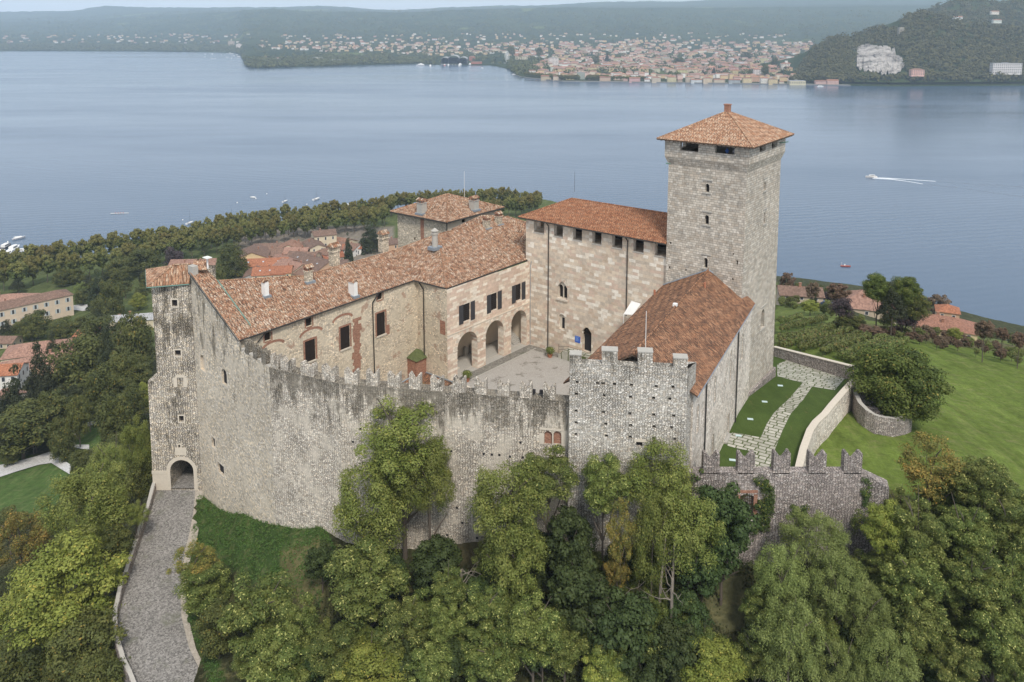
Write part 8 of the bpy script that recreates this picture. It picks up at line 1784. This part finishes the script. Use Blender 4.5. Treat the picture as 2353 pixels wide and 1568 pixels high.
# ================================================================ boats
def boat(px, py, L, rot, label, kind='motor', hullc=(.75, .75, .73), z=.0, name=None, group=None, p=None):
    c = p if p is not None else atz(px, py, 0); T_ = thing(name or {'motor': 'motorboat', 'sail': 'sailing_boat', 'row': 'rowing_boat', 'ferry': 'ferry', 'covered': 'covered_boat', 'rib': 'inflatable_boat'}[kind], label, 'boat', (c[0], c[1], 0), group); cr_, sr = math.cos(rot), math.sin(rot); B = L * (.32 if kind != 'row' else .13); Hh = {'ferry': L * .08, 'row': .35}.get(kind, L * .11)
    def P(x, y, zz): return V(x * cr_ - y * sr + c[0], x * sr + y * cr_ + c[1], zz)
    m = MB(); st = []
    for i in range(9):
        t = i / 8; x = -L / 2 + L * t; b = B / 2 * (.85 + .15 * math.sin(t * 3.1)) * (1 - max(0, t - .45) ** 2.0 * 3.2) if t < 1 else .02; b = max(b, .03); sheer = Hh * (1 + .35 * t * t); st.append([P(x, -b, sheer), P(x, -b * .75, 0.0), P(x * .97, 0, -.25), P(x, b * .75, 0), P(x, b, sheer)])
    for a, b in zip(st, st[1:]):
        for k in range(4): m.poly([a[k], a[k + 1], b[k + 1], b[k]])
        m.poly([a[0], b[0], b[4], a[4]][::-1])
    m.poly(st[0][::-1]); m.build('hull', plain('hull_paint', hullc, .35, .5), T_); m = MB(); Wt = M['white']
    if kind in ('motor', 'ferry'):
        m.prism([P(x, y, 0)[:2] for x, y in ((-L * .3, -B * .33), (L * .12, -B * .33), (L * .22, 0), (L * .12, B * .33), (-L * .3, B * .33))], Hh, Hh + L * .13); 
        if kind == 'ferry': m.prism([P(x, y, 0)[:2] for x, y in ((-L * .42, -B * .42), (L * .3, -B * .42), (L * .3, B * .42), (-L * .42, B * .42))], Hh + .05, Hh + L * .09); m.prism([P(x, y, 0)[:2] for x, y in ((-L * .2, -B * .3), (L * .05, -B * .3), (L * .05, B * .3), (-L * .2, B * .3))], Hh + L * .13, Hh + L * .2)
        m.build('cabin', Wt, T_); m = MB(); h0 = Hh + L * .05
        for s in (-1, 1): m.poly([P(-L * .25, s * (B * .33 + .04), h0), P(L * .1, s * (B * .33 + .04), h0), P(L * .1, s * (B * .33 + .04), h0 + L * .05), P(-L * .25, s * (B * .33 + .04), h0 + L * .05)])
        m.build('windows', HG, T_)
    elif kind == 'sail':
        m.prism([P(x, y, 0)[:2] for x, y in ((-L * .15, -B * .25), (L * .2, -B * .18), (L * .2, B * .18), (-L * .15, B * .25))], Hh, Hh + .45); m.build('cabin', Wt, T_); m = MB(); m.tube(P(L * .05, 0, Hh), P(L * .05, 0, Hh + L * 1.25), .09, .05, 5); m.tube(P(L * .05, 0, Hh + 1.1), P(-L * .35, 0, Hh + 1.0), .07, n=5); m.build('mast', M['metal'], T_)
        m = MB(); m.prism([P(x, y, 0)[:2] for x, y in ((-L * .42, -B * .22), (-L * .17, -B * .25), (-L * .17, B * .25), (-L * .42, B * .22))], Hh + .01, Hh + .05); m.build('cockpit', M['dark'], T_)
    elif kind == 'covered':
        m.tube(P(-L * .35, 0, Hh * .9), P(L * .2, 0, Hh * .9), B * .46, B * .3, 10); m.build('cover', Wt, T_)
    elif kind == 'rib':
        m.box(P(-L * .1, 0, Hh), (L * .12, B * .3, .9), (cr_, sr)); m.build('console', Wt, T_); m = MB()
        for s in (-1, 1): m.tube(P(-L * .42, s * B * .3, Hh), P(-L * .42, s * B * .3, Hh + 1.9), .05, n=4)
        m.tube(P(-L * .42, -B * .3, Hh + 1.9), P(-L * .42, B * .3, Hh + 1.9), .05, n=4); m.build('frame', Wt, T_)
    elif kind == 'row':
        for k_, x in enumerate((-3, -1, 1, 3)):
            person(P(x, 0, Hh - .35), rot + math.pi, 'sit', (.45, .05, .04), 'rower in a red shirt in the long white rowing boat, ' + ('nearest the stern', 'second from the stern', 'second from the bow', 'nearest the bow')[k_])
            mo = MB(); s = 1 if x in (-3, 1) else -1; mo.tube(P(x - .4, s * .3, Hh + .3), P(x - .2, s * 3.0, .05), .03, n=4); mo.build('oar', Wt, T_)
    return T_
boat(436, 514, 8, D2(75), 'white sailing boat moored nearest the left end of the plane trees', 'sail'); boat(531, 506, 9, D2(10), 'white sailing boat with leaning mast half hidden by the plane trees', 'sail'); boat(581, 455, 6, D2(160), 'small white boat farthest left of the moored group', 'covered'); boat(655, 464, 7, D2(70), 'white boat moored left of the tall masted one', 'sail'); boat(727, 459, 9, D2(65), 'white sailing boat moored on the right of the group', 'sail'); boat(656, 487, 7, D2(170), 'white boat just above the plane tree tops', 'covered'); boat(799, 473, 7, D2(0), 'small white boat above the plane trees right of the group', 'motor')
boat(44, 549, 9, D2(60), 'boat under a cream cover off the marina at the left border', 'covered', (.5, .5, .52)); boat(275, 491, 14, D2(8), 'long white rowing boat with its crew on the left of the lake', 'row'); boat(233, 554, 7, D2(90), 'white cabin boat peeping over the plane trees', 'motor')
for (x, y, L, ro, lab, hc_) in ((14, 570, 13, 95, 'black and white cabin boat at the marina pontoon', (.05, .05, .06)), (33, 575, 14, 95, 'large white motor yacht at the marina pontoon', (.75, .75, .74)), (20, 585, 10, 100, 'smaller white motorboat at the marina pontoon', (.75, .75, .74)), (50, 580, 10, 10, 'white motorboat with blue cover at the marina', (.7, .7, .72)), (58, 588, 8, 12, 'blue covered boat beside the marina pontoon', (.08, .2, .5)), (2, 582, 10, 90, 'white motorboat cut by the left border', (.75, .75, .74))): boat(x, y, L, D2(ro), lab, 'motor', hc_)
mb = MB(); a = atz(-10, 598, .6); b = atz(70, 588, .6); mb.prism([(a[0], a[1] - 1.5), (b[0], b[1] - 1.5), (b[0], b[1] + 1.5), (a[0], a[1] + 1.5)], .1, .6); tag(mb.build('pontoon', M['stoneg']), 'grey marina pontoon at the left border', 'pontoon')
boat(1943, 613, 6, D2(-12), 'small red inflatable boat right of the tower', 'rib', (.35, .07, .04)); SB_ = boat(2002, 408, 11, D2(172), 'white and red speedboat with a long wake on the right of the lake', 'motor', (.7, .66, .62))
foam = NT('foam', .8, .2); fn = foam.noise(foam.pos(), .5, 6, .8); foam.col((.75, .78, .8)); 
wk = MB()
for pts_ in ([(2008, 408.5, 1.1), (2040, 410, 1.6), (2075, 412, .9), (2150, 417, .9), (2230, 423, 1.0), (2370, 431, 1.1)], [(2005, 410, 1.1), (2045, 412, 1.4), (2085, 417, .8), (2120, 423, .9), (2200, 432, 1.0), (2370, 455, 1.1)]):
    for (x0, y0, w0), (x1, y1, w1) in zip(pts_, pts_[1:]):
        a, b, c, d = atz(x0, y0 - w0 * .5, .02), atz(x1, y1 - w1 * .5, .02), atz(x1, y1 + w1 * .5, .02), atz(x0, y0 + w0 * .5, .02); wk.poly([d, c, b, a], 0 if x1 < 2160 else 1)
wt = plain('ripple_shadow', (.10, .13, .17), .3); o = wk.build('wake', [foam.mat, wt]); tag(o, kind='stuff')
for i, (x, y) in enumerate(((588, 457), (613, 446), (800, 474), (846, 468), (545, 466), (705, 470), (18, 556), (420, 506))):
    q = atz(x, y, .15); m = MB(); m.tube(q - V(0, 0, .4), q + V(0, 0, .1), .45, .55, 10); m.tube(q + V(0, 0, .1), q + V(0, 0, .55), .55, .15, 10); o = m.build('mooring_buoy', M['white']); tag(o, 'white mooring buoy floating off the plane tree avenue', 'buoy', 'mooring buoys')
for (x, y, L, ro, kd_, lab, hc_) in ((966, 151, 34, 180, 'ferry', 'white ferry at the car park quay', (.7, .7, .7)), (989, 153, 26, 95, 'ferry', 'small ferry right of the white ferry', (.7, .7, .7)), (1003, 147, 22, 90, 'motor', 'white yacht before the car park quay', (.75, .75, .75)), (1022, 151, 24, 90, 'motor', 'red striped boat left of the sheds', (.5, .12, .1)), (1031, 151, 24, 85, 'motor', 'white motor yacht left of the sheds', (.75, .75, .75)), (1058, 151, 34, 80, 'ferry', 'white and yellow ferry in front of the sheds', (.7, .7, .66)), (1080, 150, 30, 90, 'ferry', 'dark hulled ferry right of the sheds', (.08, .08, .12)), (1098, 147, 24, 90, 'motor', 'white boat at the brick hall quay', (.75, .75, .75)), (1132, 149, 34, 110, 'ferry', 'large white ferry alone in the harbour', (.75, .75, .75)), (1160, 151, 38, 100, 'ferry', 'dark green ferry right of the large white one', (.10, .14, .10)), (1108, 157, 10, 0, 'motor', 'small motorboat crossing the far harbour', (.7, .7, .7)), (1180, 172, 12, 0, 'motor', 'small boat near the tip of the promenade', (.7, .7, .7)), (1885, 200, 16, 0, 'motor', 'white boat moored before the long pink building', (.75, .75, .75))):
    boat(x, y, L, D2(ro), lab, kd_, hc_)
q = random.Random(5)
for k in range(16): boat(q.uniform(470, 553), q.uniform(122, 136), q.uniform(9, 15), D2(q.uniform(0, 180)), 'small white boat moored in the bay left of the far peninsula', 'sail' if k % 3 == 0 else 'motor', group='boats in the far bay')
a_ = PA2.p((hT[1][0][0] + hT[1][1][0]) / 2 - .2, 131.75, -1.3); person(a_, math.atan2(PA2.n[1], PA2.n[0]), 'stand', (.05, .12, .35), 'visitor in blue looking out of the right opening under the tower roof'); person(PA2.p(hT[1][1][0] - .5, 131.75, -1.2), math.atan2(PA2.n[1], PA2.n[0]), 'stand', (.35, .35, .38), 'visitor in grey at the right side of the right opening under the tower roof')
# ================================================================ haze
hz = bpy.data.materials.new('haze_air'); hz.use_nodes = True; t_ = hz.node_tree; t_.nodes.clear(); ho = t_.nodes.new('ShaderNodeOutputMaterial'); pv = t_.nodes.new('ShaderNodeVolumePrincipled'); pv.inputs['Color'].default_value = (.64, .81, 1, 1); pv.inputs['Density'].default_value = 7.5e-5; pv.inputs['Anisotropy'].default_value = -.25; t_.links.new(pv.outputs[0], ho.inputs['Volume'])
mb = MB(); mb.prism([(-15000, -400), (15000, -400), (15000, 15500), (-15000, 15500)], -15, 620, bottom=True); o = mb.build('haze', hz); tag(o, kind='stuff')
